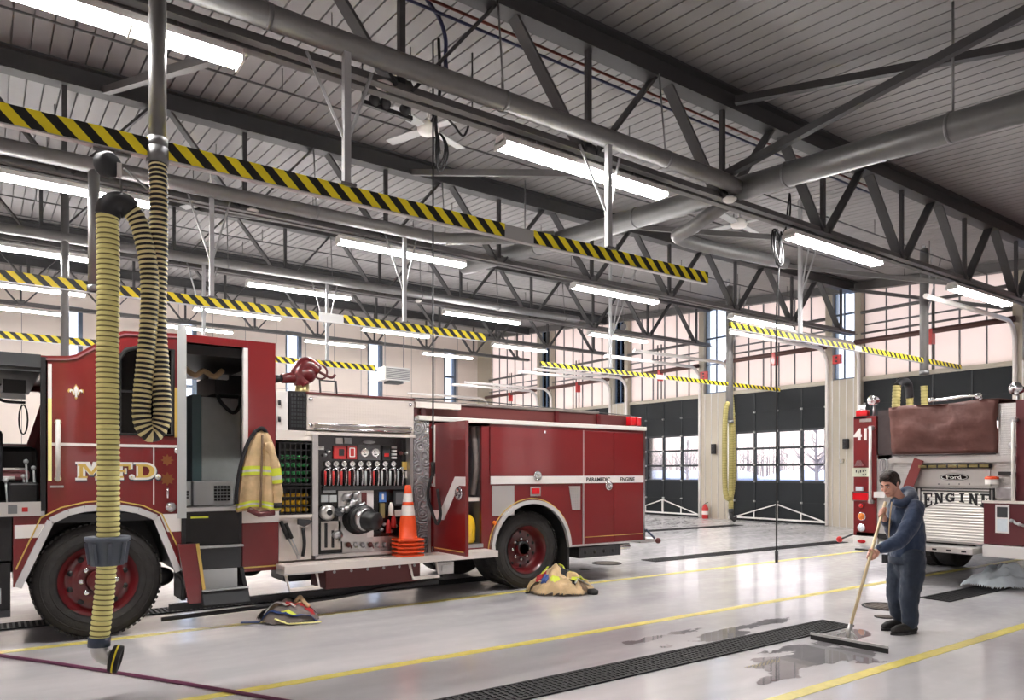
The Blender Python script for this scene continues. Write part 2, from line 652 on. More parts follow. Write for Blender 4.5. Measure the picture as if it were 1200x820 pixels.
def wheel(x, yface, side, r, parent, rimmat='red_dark', dual=False, width=0.3, deep=False):
    """road wheel; yface = outer face, side = -1 when the outer face looks to -Y"""
    s = side
    w = bpy.data.objects.new('wheel', None); COL.objects.link(w); w.parent = parent
    w.location = Vector((x, yface, r)) - world_loc(parent)
    ax = (0, -s, 0)   # axis pointing inwards
    b = MB()
    prof = [(r * 0.60, 0.03), (r * 0.66, 0.0), (r * 0.80, -0.012), (r * 0.93, 0.0), (r * 0.985, 0.03), (r, 0.06), (r, width - 0.06), (r * 0.985, width - 0.03), (r * 0.93, width), (r * 0.66, width), (r * 0.6, width - 0.03), (r * 0.6, 0.03)]
    b.lathe(prof, (x, yface, r), ax, 56)
    # tread blocks
    for k in range(64):
        a = 2 * PI * k / 64
        c = Vector((x + math.cos(a) * r * 0.995, yface - s * width / 2, r + math.sin(a) * r * 0.995))
        t = Vector((-math.sin(a), 0, math.cos(a)))
        for q in (-1, 1):
            cc = c + Vector((0, -s * q * width * 0.3, 0))
            b.beam(cc - t * 0.016, cc + t * 0.016, 0.014, width * 0.36, up=(0, 1, 0))
    for rr in (0.72, 0.86):
        b.lathe([(r * rr, -0.012), (r * (rr + 0.012), -0.016), (r * (rr + 0.024), -0.010)], (x, yface, r), ax, 56)
    b.build('tyre', 'tyre', w, loc=(x, yface, r))
    b = MB()
    if deep:
        rp = [(r * 0.62, 0.0), (r * 0.60, 0.015), (r * 0.57, 0.03), (r * 0.54, 0.10), (r * 0.50, 0.16), (r * 0.47, 0.17), (r * 0.20, 0.16), (0.0, 0.16)]
        zh = 0.16
    else:
        rp = [(r * 0.62, 0.0), (r * 0.60, 0.01), (r * 0.56, 0.03), (r * 0.53, 0.07), (r * 0.47, 0.09), (r * 0.38, 0.03), (r * 0.30, 0.02), (0.0, 0.02)]
        zh = 0.02
    b.lathe(rp, (x, yface, r), ax, 48)
    b.build('rim', rimmat, w, loc=(x, yface, r))
    for k in range(10):
        a = 2 * PI * (k + 0.5) / 10
        q = Vector((x + math.cos(a) * r * 0.44, yface - s * (zh + 0.006 if deep else 0.05), r + math.sin(a) * r * 0.44))
        b = MB(); b.lathe([(0.0, 0.0), (r * 0.045, 0.0), (r * 0.05, 0.03)], q, ax, 12)
        b.build('hand_hole', 'black', w, loc=(x, yface, r))
    b = MB()
    hr = r * 0.19
    b.lathe([(0, -0.07 if not deep else zh - 0.09), (hr * 0.8, -0.07 if not deep else zh - 0.09), (hr, -0.04 if not deep else zh - 0.05), (hr, zh), (hr * 1.1, zh)], (x, yface, r), ax, 24)
    b.build('hub', rimmat, w, loc=(x, yface, r))
    for k in range(8):
        a = 2 * PI * k / 8
        q = Vector((x + math.cos(a) * r * 0.27, yface - s * (zh - 0.035), r + math.sin(a) * r * 0.27))
        b = MB(); b.lathe([(0, 0), (0.022, 0.0), (0.026, 0.012), (0.026, 0.04)], q, ax, 10)
        b.build('lug_nut', 'chrome', w, loc=(x, yface, r))
    if dual:
        b = MB(); b.lathe(prof, (x, yface - s * (width + 0.04), r), ax, 48); b.build('inner_tyre', 'tyre', w, loc=(x, yface, r))
    return w


def disc_lens(c, axis, r, lens, parent, ring='chrome', name='lamp'):
    """round lamp: chrome ring with a domed lens"""
    b = MB(); b.lathe([(r * 1.18, 0), (r * 1.2, 0.02), (r, 0.03), (r, 0)], c, axis, 20)
    h = b.build(name, ring, parent)
    b = MB(); b.lathe([(r, 0.01), (r * 0.95, 0.03), (r * 0.6, 0.045), (0, 0.05)], c, axis, 20); b.build('lens', lens, h, loc=c)
    return h
# ================================================================== the setting
XB, YL, YR, XF = 20.4, 31.5, -7.0, -10.0     # back wall (doors), far left wall, wall behind the camera's right, near end


def zd(y):            # underside of the sloping roof deck
    return 6.65 + 0.075 * (y - 6.2)


# ---- floor with its painted lines
b = MB(); b.box(XF, XB + 0.3, YR, YL, -0.15, 0.0)
floor = struct(b.build('floor', 'floor'))
for nm, y, x0, x1 in [('near', 3.1, -6, 20.3), ('a', 5.5, -6, 20.3), ('c', 7.93, -6, 20.3)]:
    b = MB(); b.box(x0, x1, y - 0.055, y + 0.055, 0.0, 0.0025)
    o = b.build('marking_line', 'line_yellow', floor)
    part_label(o, 'yellow painted lane line')


def trench(y, x0, x1, label):
    t = thing('trench_drain', (x0, y, 0), label, 'drain', 'trench drains in the floor')
    b = MB(); b.box(x0, x1, y - 0.17, y + 0.17, 0.001, 0.004); b.build('pit', 'pit', t)
    b = MB()
    b.box(x0, x1, y - 0.18, y - 0.155, 0.001, 0.012); b.box(x0, x1, y + 0.155, y + 0.18, 0.001, 0.012)
    b.box(x0 - 0.02, x0, y - 0.18, y + 0.18, 0.001, 0.012); b.box(x1, x1 + 0.02, y - 0.18, y + 0.18, 0.001, 0.012)
    b.build('rim', 'grate', t)
    b = MB()
    n = int((x1 - x0) / 0.05)
    for i in range(n):
        x = x0 + (i + 0.5) * (x1 - x0) / n
        b.box(x - 0.011, x + 0.011, y - 0.155, y + 0.155, 0.004, 0.011)
    for k in range(1, 6):
        yy = y - 0.155 + k * 0.31 / 6
        b.box(x0, x1, yy - 0.008, yy + 0.008, 0.004, 0.010)
    b.build('grate', 'grate', t)
    return t


trench(4.3, -1.5, 7.3, 'black grated trench drain running across the floor up to the squeegee')
trench(4.38, 9.65, 18.5, 'black trench drain under the fire engine numbered 41')
trench(9.28, 9.68, 15.9, 'dark narrow trench drain in the open floor behind the long engine')
trench(9.2, -6.0, 6.5, 'black grated trench drain hidden mostly beneath the engine on the left')
trench(14.0, 14.2, 18.4, 'distant dark trench drain on the floor in front of the overhead doors')


def manhole(p, r, label):
    t = thing('manhole_cover', (p.x, p.y, 0), label, 'manhole cover')
    b = MB(); b.lathe([(0, 0.004), (r * 0.86, 0.004), (r * 0.86, 0.007), (0, 0.007)], (p.x, p.y, 0), n=36)
    for i in range(-3, 4):
        w = math.sqrt(max(0, (0.8 * r) ** 2 - (i * 0.22 * r) ** 2))
        b.box(p.x - w, p.x + w, p.y + i * 0.22 * r - 0.012, p.y + i * 0.22 * r + 0.012, 0.006, 0.010)
    b.build('lid', 'manhole', t)
    b = MB(); b.lathe([(r * 0.9, 0.001), (r, 0.001), (r, 0.009), (r * 0.9, 0.009), (r * 0.9, 0.001)], (p.x, p.y, 0), n=36)
    b.build('rim', 'grate', t)


manhole(atZ(1040, 711), 0.28, 'round iron manhole cover in the floor behind the sweeping man')
manhole(atZ(711, 660), 0.26, 'round brown manhole cover just behind the rear of the long engine')
manhole(atZ(685, 667), 0.09, 'small round floor drain cap near the rear wheel of the long engine')
manhole(atZ(1036, 723), 0.10, 'small round cleanout cap beside the sweeping man')

# ---- water puddle by the squeegee
pool = [(5.75, 3.72, 0.75, 0.34), (6.25, 3.45, 0.5, 0.26), (5.6, 4.66, 0.8, 0.14), (6.6, 4.72, 0.55, 0.12), (5.0, 3.4, 0.4, 0.16), (6.9, 3.95, 0.3, 0.2), (5.3, 4.95, 0.6, 0.1)]
idx, pv, pf = {}, [], []
G = 0.016
def wet(x, y):
    env = max(1.0 - (((x - cx) / rx) ** 2 + ((y - cy) / ry) ** 2) for cx, cy, rx, ry in pool)
    q = Vector((x * 1.6, y * 3.2, 2.0))
    return env + 1.1 * noise.noise(q) + 0.7 * noise.noise(q * 2.7) + 0.35 * noise.noise(q * 7) > 0.42
def pvert(i, j):
    if (i, j) not in idx:
        idx[(i, j)] = len(pv); pv.append((i * G, j * G, 0.003))
    return idx[(i, j)]
for i in range(int(4.3 / G), int(7.5 / G)):
    for j in range(int(2.9 / G), int(5.3 / G)):
        if wet((i + 0.5) * G, (j + 0.5) * G):
            pf.append((pvert(i, j), pvert(i + 1, j), pvert(i + 1, j + 1), pvert(i, j + 1)))
b = MB(); b.raw(pv, pf, smooth=False)
o = b.build('puddle', 'water_film'); tag(o, 'thin irregular patches of water on the floor beside the squeegee', 'water', kind='stuff')

# ---- ribbed metal roof deck
prof = []
x = XF - 0.2
while x < XB + 0.4:
    prof += [(x, 0.0), (x + 0.184, 0.0), (x + 0.187, 0.05), (x + 0.202, 0.05)]
    x += 0.205
vs, fs = [], []
for y in (YR - 0.2, YL + 0.2):
    for (px, dz) in prof:
        vs.append((px, y, zd(y) + dz))
n = len(prof)
for i in range(n - 1):
    fs.append((i, i + 1, n + i + 1, n + i))
for y in (YR - 0.2, YL + 0.2):
    for px in (XF - 0.2, XB + 0.4):
        vs.append((px, y, zd(y) + 0.25))
fs.append((2 * n, 2 * n + 1, 2 * n + 3, 2 * n + 2))
b = MB(); b.raw(vs, fs, smooth=False)
ceiling = struct(b.build('ceiling', 'deck', fix=False))

# ---- plain outer walls (far left wall carries narrow windows)
wl = bpy.data.objects.new('wall_left', None); COL.objects.link(wl); wl.location = (0, YL, 0); struct(wl)
wins = [(2.56, 0.66), (6.55, 0.66), (10.85, 0.7), (14.7, 0.75), (18.75, 0.7)]
outl = [(XF, 0), (XB, 0), (XB, zd(YL) + 0.1), (XF, zd(YL) + 0.1)]
holes = [[(c - w / 2, 0.9), (c + w / 2, 0.9), (c + w / 2, 7.7), (c - w / 2, 7.7)] for c, w in wins]
b = MB(); b.prism(outl, (0, YL, 0), X_, Z_, (0, 0.25, 0), holes)
b.build('wall_panel', 'wall_cream', wl)
b = MB()
for i in range(24):
    xx = XF + 0.6 + i * 1.3
    b.box(xx - 0.008, xx + 0.008, YL - 0.006, YL, 0, zd(YL))
for zz in (2.6, 5.2):
    b.box(XF, XB, YL - 0.006, YL, zz - 0.008, zz + 0.008)
b.build('panel_joint', 'pipe_grey', wl)
for i, (c, w) in enumerate(wins):
    wn = bpy.data.objects.new('window_%d' % (i + 1), None); COL.objects.link(wn); wn.location = (c, YL, 0.9); struct(wn)
    b = MB()
    x0, x1 = c - w / 2, c + w / 2
    b.box(x0, x0 + 0.06, YL - 0.03, YL + 0.2, 0.9, 7.7); b.box(x1 - 0.14, x1, YL - 0.03, YL + 0.2, 0.9, 7.7)
    for zz in (0.9, 2.4, 3.7, 5.0, 6.3, 7.62):
        b.box(x0, x1, YL - 0.02, YL + 0.18, zz, zz + 0.09)
    b.build('window_frame', 'frame_blue', wn)
    b = MB(); b.box(x0, x1, YL + 0.1, YL + 0.11, 0.9, 7.7); b.build('pane', 'glass_blue', wn)

wf = bpy.data.objects.new('wall_front', None); COL.objects.link(wf); wf.location = (XF, 0, 0); struct(wf)
fill_bays = [(-5.6, -1.8), (-0.6, 3.2), (4.4, 8.2), (9.4, 13.2), (14.4, 18.2), (19.4, 23.2), (24.4, 28.2)]  # glazed openings of the unseen front wall, added to let in fill light
b = MB(); b.prism([(YR, 0), (YL, 0), (YL, zd(YL)), (YR, zd(YR))], (XF, 0, 0), Y_, Z_, (-0.25, 0, 0), [[(y0, 1.0), (y1, 1.0), (y1, 3.2), (y0, 3.2)] for y0, y1 in fill_bays] + [[(y0, 4.3), (y1, 4.3), (y1, 5.5), (y0, 5.5)] for y0, y1 in fill_bays])
b.build('wall_panel', 'wall_cream', wf)
for i, (y0, y1) in enumerate(fill_bays):
    wn = bpy.data.objects.new('window_%d' % (i + 13), None); COL.objects.link(wn); wn.location = (XF, y0, 1.0); struct(wn)
    b = MB()
    for k in range(5):
        yy = y0 + (y1 - y0) * k / 4
        b.box(XF - 0.15, XF, yy - 0.03, yy + 0.03, 1.0, 3.2); b.box(XF - 0.15, XF, yy - 0.03, yy + 0.03, 4.3, 5.5)
    for zz in (1.0, 1.72, 2.44, 3.15, 4.3, 5.45):
        b.box(XF - 0.15, XF, y0, y1, zz, zz + 0.05)
    b.build('window_frame', 'door_frame', wn)
    b = MB(); b.box(XF - 0.1, XF - 0.09, y0, y1, 1.0, 3.2); b.build('pane', 'glass_clear', wn)
    b = MB(); b.box(XF - 0.1, XF - 0.05, y0, y1, 4.3, 5.5); b.build('daylight_panel', 'daylight_panel', wn)
wr = bpy.data.objects.new('wall_right', None); COL.objects.link(wr); wr.location = (0, YR, 0); struct(wr)
rw = [(x0, x0 + 2.6) for x0 in (-8, -4, 0, 4, 8, 12, 16)]
b = MB(); b.prism([(XF, 0), (XB, 0), (XB, zd(YR) + 0.1), (XF, zd(YR) + 0.1)], (0, YR, 0), X_, Z_, (0, -0.25, 0),
                  [[(x0, 1.4), (x1, 1.4), (x1, 4.0), (x0, 4.0)] for x0, x1 in rw])
b.build('wall_panel', 'wall_cream', wr)
for i, (x0, x1) in enumerate(rw):
    wn = bpy.data.objects.new('window_%d' % (i + 6), None); COL.objects.link(wn); wn.location = (x0, YR, 1.4); struct(wn)
    b = MB()
    for xx in (x0, (x0 + x1) / 2 - 0.03, x1 - 0.06):
        b.box(xx, xx + 0.06, YR - 0.15, YR + 0.02, 1.4, 4.0)
    for zz in (1.4, 2.65, 3.94):
        b.box(x0, x1, YR - 0.15, YR + 0.02, zz, zz + 0.06)
    b.build('window_frame', 'frame_blue', wn)
    b = MB(); b.box(x0, x1, YR - 0.1, YR - 0.09, 1.4, 4.0); b.build('pane', 'glass_clear', wn)

# ---- back wall: overhead doors between pilasters, daylight panels above
bays = [(2.6, 6.3), (7.42, 11.22), (12.32, 15.72), (17.1, 20.6), (21.65, 25.3), (26.4, 30.3)]
pil = [(YR, -2.0), (1.5, 2.6), (6.3, 7.42), (11.22, 12.32), (15.72, 17.1), (20.6, 21.65), (25.3, 26.4), (30.3, YL)]
ZH, ZT = 4.2, 4.32
wb = bpy.data.objects.new('wall_back', None); COL.objects.link(wb); wb.location = (XB, 12, 0); struct(wb)
b = MB()
b.box(XB, XB + 0.25, YR, 2.6, 0, zd(0))
for y0, y1 in bays:
    b.box(XB - 0.03, XB + 0.25, y0, y1, ZH, ZT)
b.build('door_header', 'pilaster', wb)
# daylight glazing with dark mullions and girts
for y0, y1 in bays:
    b = MB()
    b.prism([(y0, ZT), (y1, ZT), (y1, zd(y1) + 0.02), (y0, zd(y0) + 0.02)], (XB + 0.1, 0, 0), Y_, Z_, (0.05, 0, 0))
    b.build('daylight_panel', 'daylight_panel', wb)
    b = MB()
    n = 6
    for i in range(n + 1):
        y = y0 + (y1 - y0) * i / n
        b.box(XB + 0.05, XB + 0.1, y - 0.014, y + 0.014, ZT, zd(y))
    for zz in (5.82,):
        b.box(XB + 0.04, XB + 0.1, y0, y1, zz - 0.02, zz + 0.02)
    b.build('mullion', 'mid_grey', wb)
    b = MB()
    for zz, rr in ((6.15, 0.05), (5.55, 0.03)):
        b.tube([(XB - 0.1, y0, zz), (XB - 0.1, y1, zz)], rr, 8)
    b.build('girt', 'pipe_grey', wb)
b = MB(); b.prism([(YR, 0), (YL, 0), (YL, 0.35), (YR, 0.35)], (XB - 0.02, 0, 6.62), Y_, Vector((0, 0, 1)), (0.2, 0, 0))
# sloping eave beam under the deck
b = MB()
b.beam((XB - 0.12, YR, zd(YR) - 0.13), (XB - 0.12, YL, zd(YL) - 0.13), 0.2, 0.24, up=(0, 0, 1))
b.build('eave_beam', 'truss', wb)
# pilasters with a window slot in their upper half
for i, (y0, y1) in enumerate(pil):
    t = bpy.data.objects.new('trim_%d' % (i + 1), None); COL.objects.link(t); t.location = (XB, y0, 0); struct(t)
    w = y1 - y0
    b = MB()
    if i in (0, 7):
        b.box(XB - 0.02, XB + 0.25, y0, y1, 0, zd(y0))
        b.build('pilaster_panel', 'pilaster', t); continue
    b.box(XB - 0.1, XB + 0.25, y0, y1, 0, 4.3)
    b.box(XB - 0.1, XB + 0.25, y1 - 0.22, y1, 4.3, zd(y1)); b.box(XB - 0.1, XB + 0.25, y0, y0 + 0.2, 4.3, zd(y0))
    b.build('pilaster_panel', 'pilaster', t)
    b = MB()
    for k in range(1, 5):
        yy = y0 + w * k / 5
        b.box(XB - 0.112, XB - 0.1, yy - 0.012, yy + 0.012, 0, 4.3)
    b.build('joint_strip', 'aluminium', t)
    b = MB(); b.box(XB + 0.08, XB + 0.09, y0 + 0.2, y1 - 0.22, 4.3, zd(y0)); b.build('pane', 'glass_blue', t)
    b = MB()
    for zz in (4.3, 5.3, 6.2):
        b.box(XB + 0.02, XB + 0.08, y0 + 0.2, y1 - 0.22, zz, zz + 0.05)
    ym = (y0 + y1) / 2
    for yy in (y0 + 0.2, ym + 0.02, y1 - 0.25):
        b.box(XB + 0.03, XB + 0.08, yy, yy + 0.03, 4.3, zd(yy))
    b.build('window_frame', 'frame_blue', t)

# ---- sectional overhead doors
ROW = [0.0, 0.65, 1.29, 1.83, 2.37, 2.91, 3.55, 4.2]
for i, (y0, y1) in enumerate(bays):
    d = bpy.data.objects.new('door_%d' % (i + 1), None); COL.objects.link(d); d.location = (XB, (y0 + y1) / 2, 0); struct(d)
    b = MB()
    for r in (0, 1, 5, 6):
        b.box(XB + 0.02, XB + 0.07, y0, y1, ROW[r] + 0.0, ROW[r + 1] - 0.0)
    b.build('door_panel', 'door_black', d, bevel=0.004)
    nc = 4
    b = MB()
    for r in (2, 3, 4):
        b.box(XB + 0.005, XB + 0.075, y0, y1, ROW[r] - 0.035, ROW[r] + 0.035)
    b.box(XB + 0.005, XB + 0.075, y0, y1, ROW[5] - 0.035, ROW[5] + 0.035)
    for k in range(nc + 1):
        y = min(max(y0 + (y1 - y0) * k / nc, y0 + 0.045), y1 - 0.045)
        b.box(XB + 0.005, XB + 0.075, y - 0.045, y + 0.045, ROW[2], ROW[5])
    for k in range(1, nc):
        y = y0 + (y1 - y0) * k / nc
        b.box(XB + 0.0, XB + 0.03, y - 0.014, y + 0.014, 0, ROW[2]); b.box(XB + 0.0, XB + 0.03, y - 0.014, y + 0.014, ROW[5], ZH)
    b.build('door_frame', 'door_frame', d)
    b = MB(); b.box(XB + 0.04, XB + 0.046, y0, y1, ROW[2], ROW[5]); b.build('pane', 'glass_clear', d)
    # white king-post strut at the foot of the door
    ym = (y0 + y1) / 2
    b = MB()
    b.beam((XB - 0.03, y0 + 0.06, 0.1), (XB - 0.03, y1 - 0.06, 0.1), 0.04, 0.05)
    for s in (y0 + 0.06, y1 - 0.06):
        b.beam((XB - 0.03, s, 0.1), (XB - 0.03, ym, 0.58), 0.03, 0.035)
    b.beam((XB - 0.03, ym, 0.1), (XB - 0.03, ym, 0.6), 0.05, 0.05)
    for q in (0.5,):
        for s in (y0, y1):
            yy = s + (ym - s) * q
            b.beam((XB - 0.03, yy, 0.1), (XB - 0.03, yy, 0.33), 0.03, 0.03)
    b.build('stiffener', 'white_paint', d)
    b = MB()
    for k in range(nc + 1):
        y = min(max(y0 + (y1 - y0) * k / nc, y0 + 0.05), y1 - 0.05)
        for zz in ROW[1:-1]:
            b.box(XB - 0.015, XB + 0.02, y - 0.028, y + 0.028, zz - 0.03, zz + 0.03)
            b.cyl((XB - 0.03, y - 0.03, zz), (XB - 0.03, y + 0.03, zz), 0.018, 8)
    b.build('hinge', 'aluminium', d)
    # tracks: vertical by the jamb, curved, then horizontal towards the hall
    for s, yy in ((1, y0 - 0.06), (-1, y1 + 0.06)):
        pts = [Vector((XB - 0.12, yy, 0.02)), Vector((XB - 0.12, yy, 4.75))]
        for k in range(1, 9):
            a = k / 8 * PI / 2
            pts.append(Vector((XB - 0.12 - 0.5 * (1 - math.cos(a)), yy, 4.75 + 0.5 * math.sin(a))))
        pts.append(Vector((XB - 4.6, yy, 5.25)))
        b = MB(); b.tube(pts, 0.055, 6)
        b.build('track', 'white_paint', d)
    b = MB()
    b.tube([(XB - 0.25, y0 - 0.1, 5.3), (XB - 0.25, y1 + 0.1, 5.3)], 0.075, 10)
    b.build('torsion_shaft', 'brown_bar', d)
    b = MB()
    b.box(XB - 0.34, XB - 0.16, ym - 0.14, ym - 0.03, 4.95, 5.35)
    b.build('chain_hoist', 'red_plastic', d)
    for dy in (-0.09, 0.09):
        b = MB(); b.tube([(XB - 0.2, ym + dy, 4.3), (XB - 0.2, ym + dy, 6.3)], 0.025, 8); b.build('hoist_conduit', 'truss', d)

# ================================================================== outside, seen through the door panes
b = MB(); b.box(XB + 0.35, 160, -80, 160, -0.45, -0.25)
struct(b.build('ground_outside', 'snow'))
b = MB()
rnd = random.Random(3)
for i in range(420):
    y = -20 + 130 * rnd.random(); x = 92 + 16 * rnd.random(); h = 3.2 + 3.4 * rnd.random()
    b.tube([(x, y, -0.3), (x + rnd.uniform(-.2, .2), y + rnd.uniform(-.3, .3), h)], [0.12, 0.03], 4)
    for k in range(6):
        z = h * (0.35 + 0.1 * k); a = rnd.random() * 2 * PI
        b.tube([(x, y, z), (x + 0.3 * math.cos(a), y + 1.2 * math.sin(a), z + 0.9)], [0.05, 0.02], 3)
o = b.build('treeline', 'bark'); tag(o, 'distant bare treeline seen through the door panes', 'trees', kind='stuff')


def bare_tree(x, y, h, seed, label):
    rnd = random.Random(seed)
    t = thing('bare_tree', (x, y, -0.3), label, 'tree', 'bare trees beyond the doors')
    trunk = MB(); br = MB()
    trunk.tube([(x, y, -0.3), (x, y + 0.1, h * 0.5), (x, y, h)], [0.16, 0.1, 0.02], 7)
    for k in range(26):
        z = h * (0.25 + 0.7 * rnd.random()); a = rnd.random() * 2 * PI; L = (h - z) * 0.7 + 0.5
        p = Vector((x, y, z)); q = p + Vector((math.cos(a) * L * 0.6, math.sin(a) * L * 0.7, L * 0.7)); mid = p.lerp(q, 0.5) + Vector((0, 0, -0.12 * L))
        br.tube([p, mid, q], [0.045, 0.03, 0.008], 4)
        for j in range(3):
            s = p.lerp(q, 0.4 + 0.2 * j); e = s + Vector((rnd.uniform(-.5, .5), rnd.uniform(-.7, .7), 0.6)) * (0.5 * L)
            br.tube([s, e], [0.018, 0.005], 3)
    trunk.build('trunk', 'bark', t); br.build('branches', 'bark', t)


bare_tree(46, 28.5, 5.6, 1, 'bare young tree behind the panes of the middle overhead door')
bare_tree(50, 25.0, 4.2, 2, 'smaller bare tree beside the first behind the middle overhead door')
bare_tree(60, 52.0, 5.0, 4, 'bare tree behind the panes of the door near the long engine')
for (x, y, w, dpt, h, lab) in [(66, 34, 26, 8, 1.35, 'low pale building far outside the middle overhead door'), (72, 68, 22, 8, 1.3, 'low pale building far outside the door near the long engine')]:
    t = thing('building', (x, y, -0.3), lab, 'building')
    b = MB(); b.box(x, x + dpt, y - w / 2, y + w / 2, -0.3, h - 0.5); b.build('wall', 'far_building', t)
    b = MB(); b.prism([(x - 0.4, h - 0.5), (x + dpt + 0.4, h - 0.5), (x + dpt / 2, h + 0.5)], (0, y - w / 2 - 0.3, 0), X_, Z_, (0, w + 0.6, 0)); b.build('roof', 'far_roof', t)
    b = MB()
    for k in range(int(w / 2.4)):
        yy = y - w / 2 + 1 + k * 2.4
        b.box(x - 0.03, x + 0.02, yy, yy + 1.2, 0.0, 0.6)
    b.build('window', 'door_black', t)
# ================================================================== roof trusses
TY = [6.2, 11.35, 16.5, 21.65, 26.8]
NODE0, STEP = -6.16, 2.33
nth = ['nearest the camera', 'second from the camera', 'third from the camera', 'fourth from the camera', 'farthest from the camera, by the far wall']
for ti, y in enumerate(TY):
    zt = zd(y) - 0.02; zb = 5.13 + 0.075 * (y - 6.2)
    t = thing('roof_truss', (XB - 0.3, y, zb), 'long grey steel roof truss, ' + nth[ti], 'roof truss', 'roof trusses', kind='structure')
    b = MB(); x0, x1 = XF + 0.05, XB - 0.25
    # top chord: wide flange beam
    b.box(x0, x1, y - 0.11, y + 0.11, zt - 0.30, zt - 0.275); b.box(x0, x1, y - 0.11, y + 0.11, zt - 0.025, zt); b.box(x0, x1, y - 0.012, y + 0.012, zt - 0.28, zt - 0.02)
    b.build('top_chord', 'truss_dark', t)
    b = MB()
    b.box(x0, x1, y - 0.12, y - 0.03, zb - 0.012, zb); b.box(x0, x1, y - 0.042, y - 0.03, zb, zb + 0.1)
    b.box(x0, x1, y + 0.03, y + 0.12, zb - 0.012, zb); b.box(x0, x1, y + 0.03, y + 0.042, zb, zb + 0.1)
    b.build('bottom_chord', 'truss', t)
    k = 0
    while True:
        xn = NODE0 + k * STEP
        k += 1
        if xn > XB - 0.4:
            break
        b = MB(); b.beam((xn, y, zb + 0.03), (xn, y, zt - 0.28), 0.06, 0.06); b.build('web_vertical', 'truss_dark', t)
        for s in (-1, 1):
            xe = xn + s * (STEP / 2 - 0.12)
            if xe > XB - 0.3: continue
            b = MB()
            for dy in (-0.035, 0.035):
                b.beam((xn + s * 0.08, y + dy, zb + 0.04), (xe, y + dy, zt - 0.28), 0.03, 0.08, up=(0, 1, 0))
            b.build('web_diagonal', 'truss_dark', t)
    b = MB()
    k = 0
    while NODE0 + k * STEP < XB - 0.4:
        xn = NODE0 + k * STEP; k += 1
        b.prism([(-0.2, 0), (0.2, 0), (0.1, 0.16), (-0.1, 0.16)], (xn, y - 0.01, zb), X_, Z_, (0, 0.02, 0))
    b.build('gusset', 'truss', t)

# slender bracing between the trusses
br = []
for k in range(5):
    xa = 1.9 + k * 4.66
    br.append((Vector((xa, 6.2, 5.2)), Vector((xa - 0.6, 11.35, zd(11.35) - 0.25)), 'grey slanting sway brace reaching from the nearest truss to the second, %s from the left' % ordinal(k)))
for k in range(3):
    xa = 4.3 + k * 4.66
    br.append((Vector((xa, 11.35, 5.55)), Vector((xa - 0.6, 16.5, zd(16.5) - 0.25)), 'grey slanting sway brace reaching from the second truss to the third, %s from the left' % ordinal(k)))
for p, q, lab in br:
    b = MB(); b.beam(p, q, 0.09, 0.09); o = b.build('sway_brace', 'truss', loc=p); tag(o, lab, 'brace', 'sway braces', kind='structure')
for p, q, lab in [(Vector((7.9, 6.05, zd(6.05) - 0.22)), Vector((10.3, 1.0, zd(1.0) - 0.12)), 'grey horizontal roof brace at upper right under the deck'),
                  (Vector((8.27, 1.8, zd(1.8) - 0.08)), Vector((7.72, 6.25, 5.4)), 'dark roof brace crossing the other brace at upper right')]:
    b = MB(); b.beam(p, q, 0.09, 0.09); o = b.build('roof_brace', 'truss_dark', loc=p); tag(o, lab, 'brace', kind='structure')

# bridging rods running along the building under the deck
for k, (dy, dz) in enumerate([(1.7, 0.3), (3.4, 0.3)]):
    for ti in (0, 1, 2):
        y = TY[ti] + dy
        b = MB(); b.tube([(XF + 0.2, y, zd(y) - dz), (XB - 0.3, y, zd(y) - dz)], 0.014, 6)
        kk = 1
        while kk < 12:
            xx = NODE0 + kk * STEP; kk += 1
            b.tube([(xx, y, zd(y) - dz), (xx, y, zd(y))], 0.007, 5)
        o = b.build('hanger_rod', 'truss_dark', loc=(0, y, zd(y)))
        tag(o, 'thin dark rod hung under the deck behind the truss %s, %s of two' % (['nearest the camera', 'second from camera', 'third from camera'][ti], ['nearer', 'farther'][k]), 'rod', 'rods under the deck', kind='structure')

# red and blue conduits
for y, zz, mm, lab in [(6.62, 6.46, 'pipe_red', 'thin red conduit running under the deck beside the nearest truss'), (6.62, 6.36, 'cable_blue', 'thin blue conduit running under the deck below the red one')]:
    b = MB(); b.tube([(2.9, y, zz), (12.5, y, zz)], 0.016, 6); o = b.build('conduit', mm, loc=(3, y, zz)); tag(o, lab, 'conduit')

# ================================================================== ducts and pipes
def dz_(y): return 5.36 + 0.075 * (y - 6.2)
b = MB()
b.tube([(8.1, YR + 0.1, dz_(YR)), (8.1, 13.0, dz_(13.0))], 0.15, 24)
duct = thing('air_duct', (8.1, 6.2, dz_(6.2)), 'big round grey duct crossing the hall from the upper right', 'duct')
b.build('duct_body', 'duct', duct)
for y in (-4, -1.5, 1, 3.5, 5.4, 8, 10.5):
    b = MB(); b.tube([(8.1, y, dz_(y)), (8.1, y + 0.03, dz_(y + 0.03))], 0.158, 24); b.build('collar', 'galv', duct)
for y in (-4, 1, 3.5, 8.6, 10.9):
    b = MB(); b.tube([(8.1, y, dz_(y) + 0.15), (8.1, y, zd(y) + 0.03)], 0.014, 6); b.build('hanger_strap', 'galv', duct)
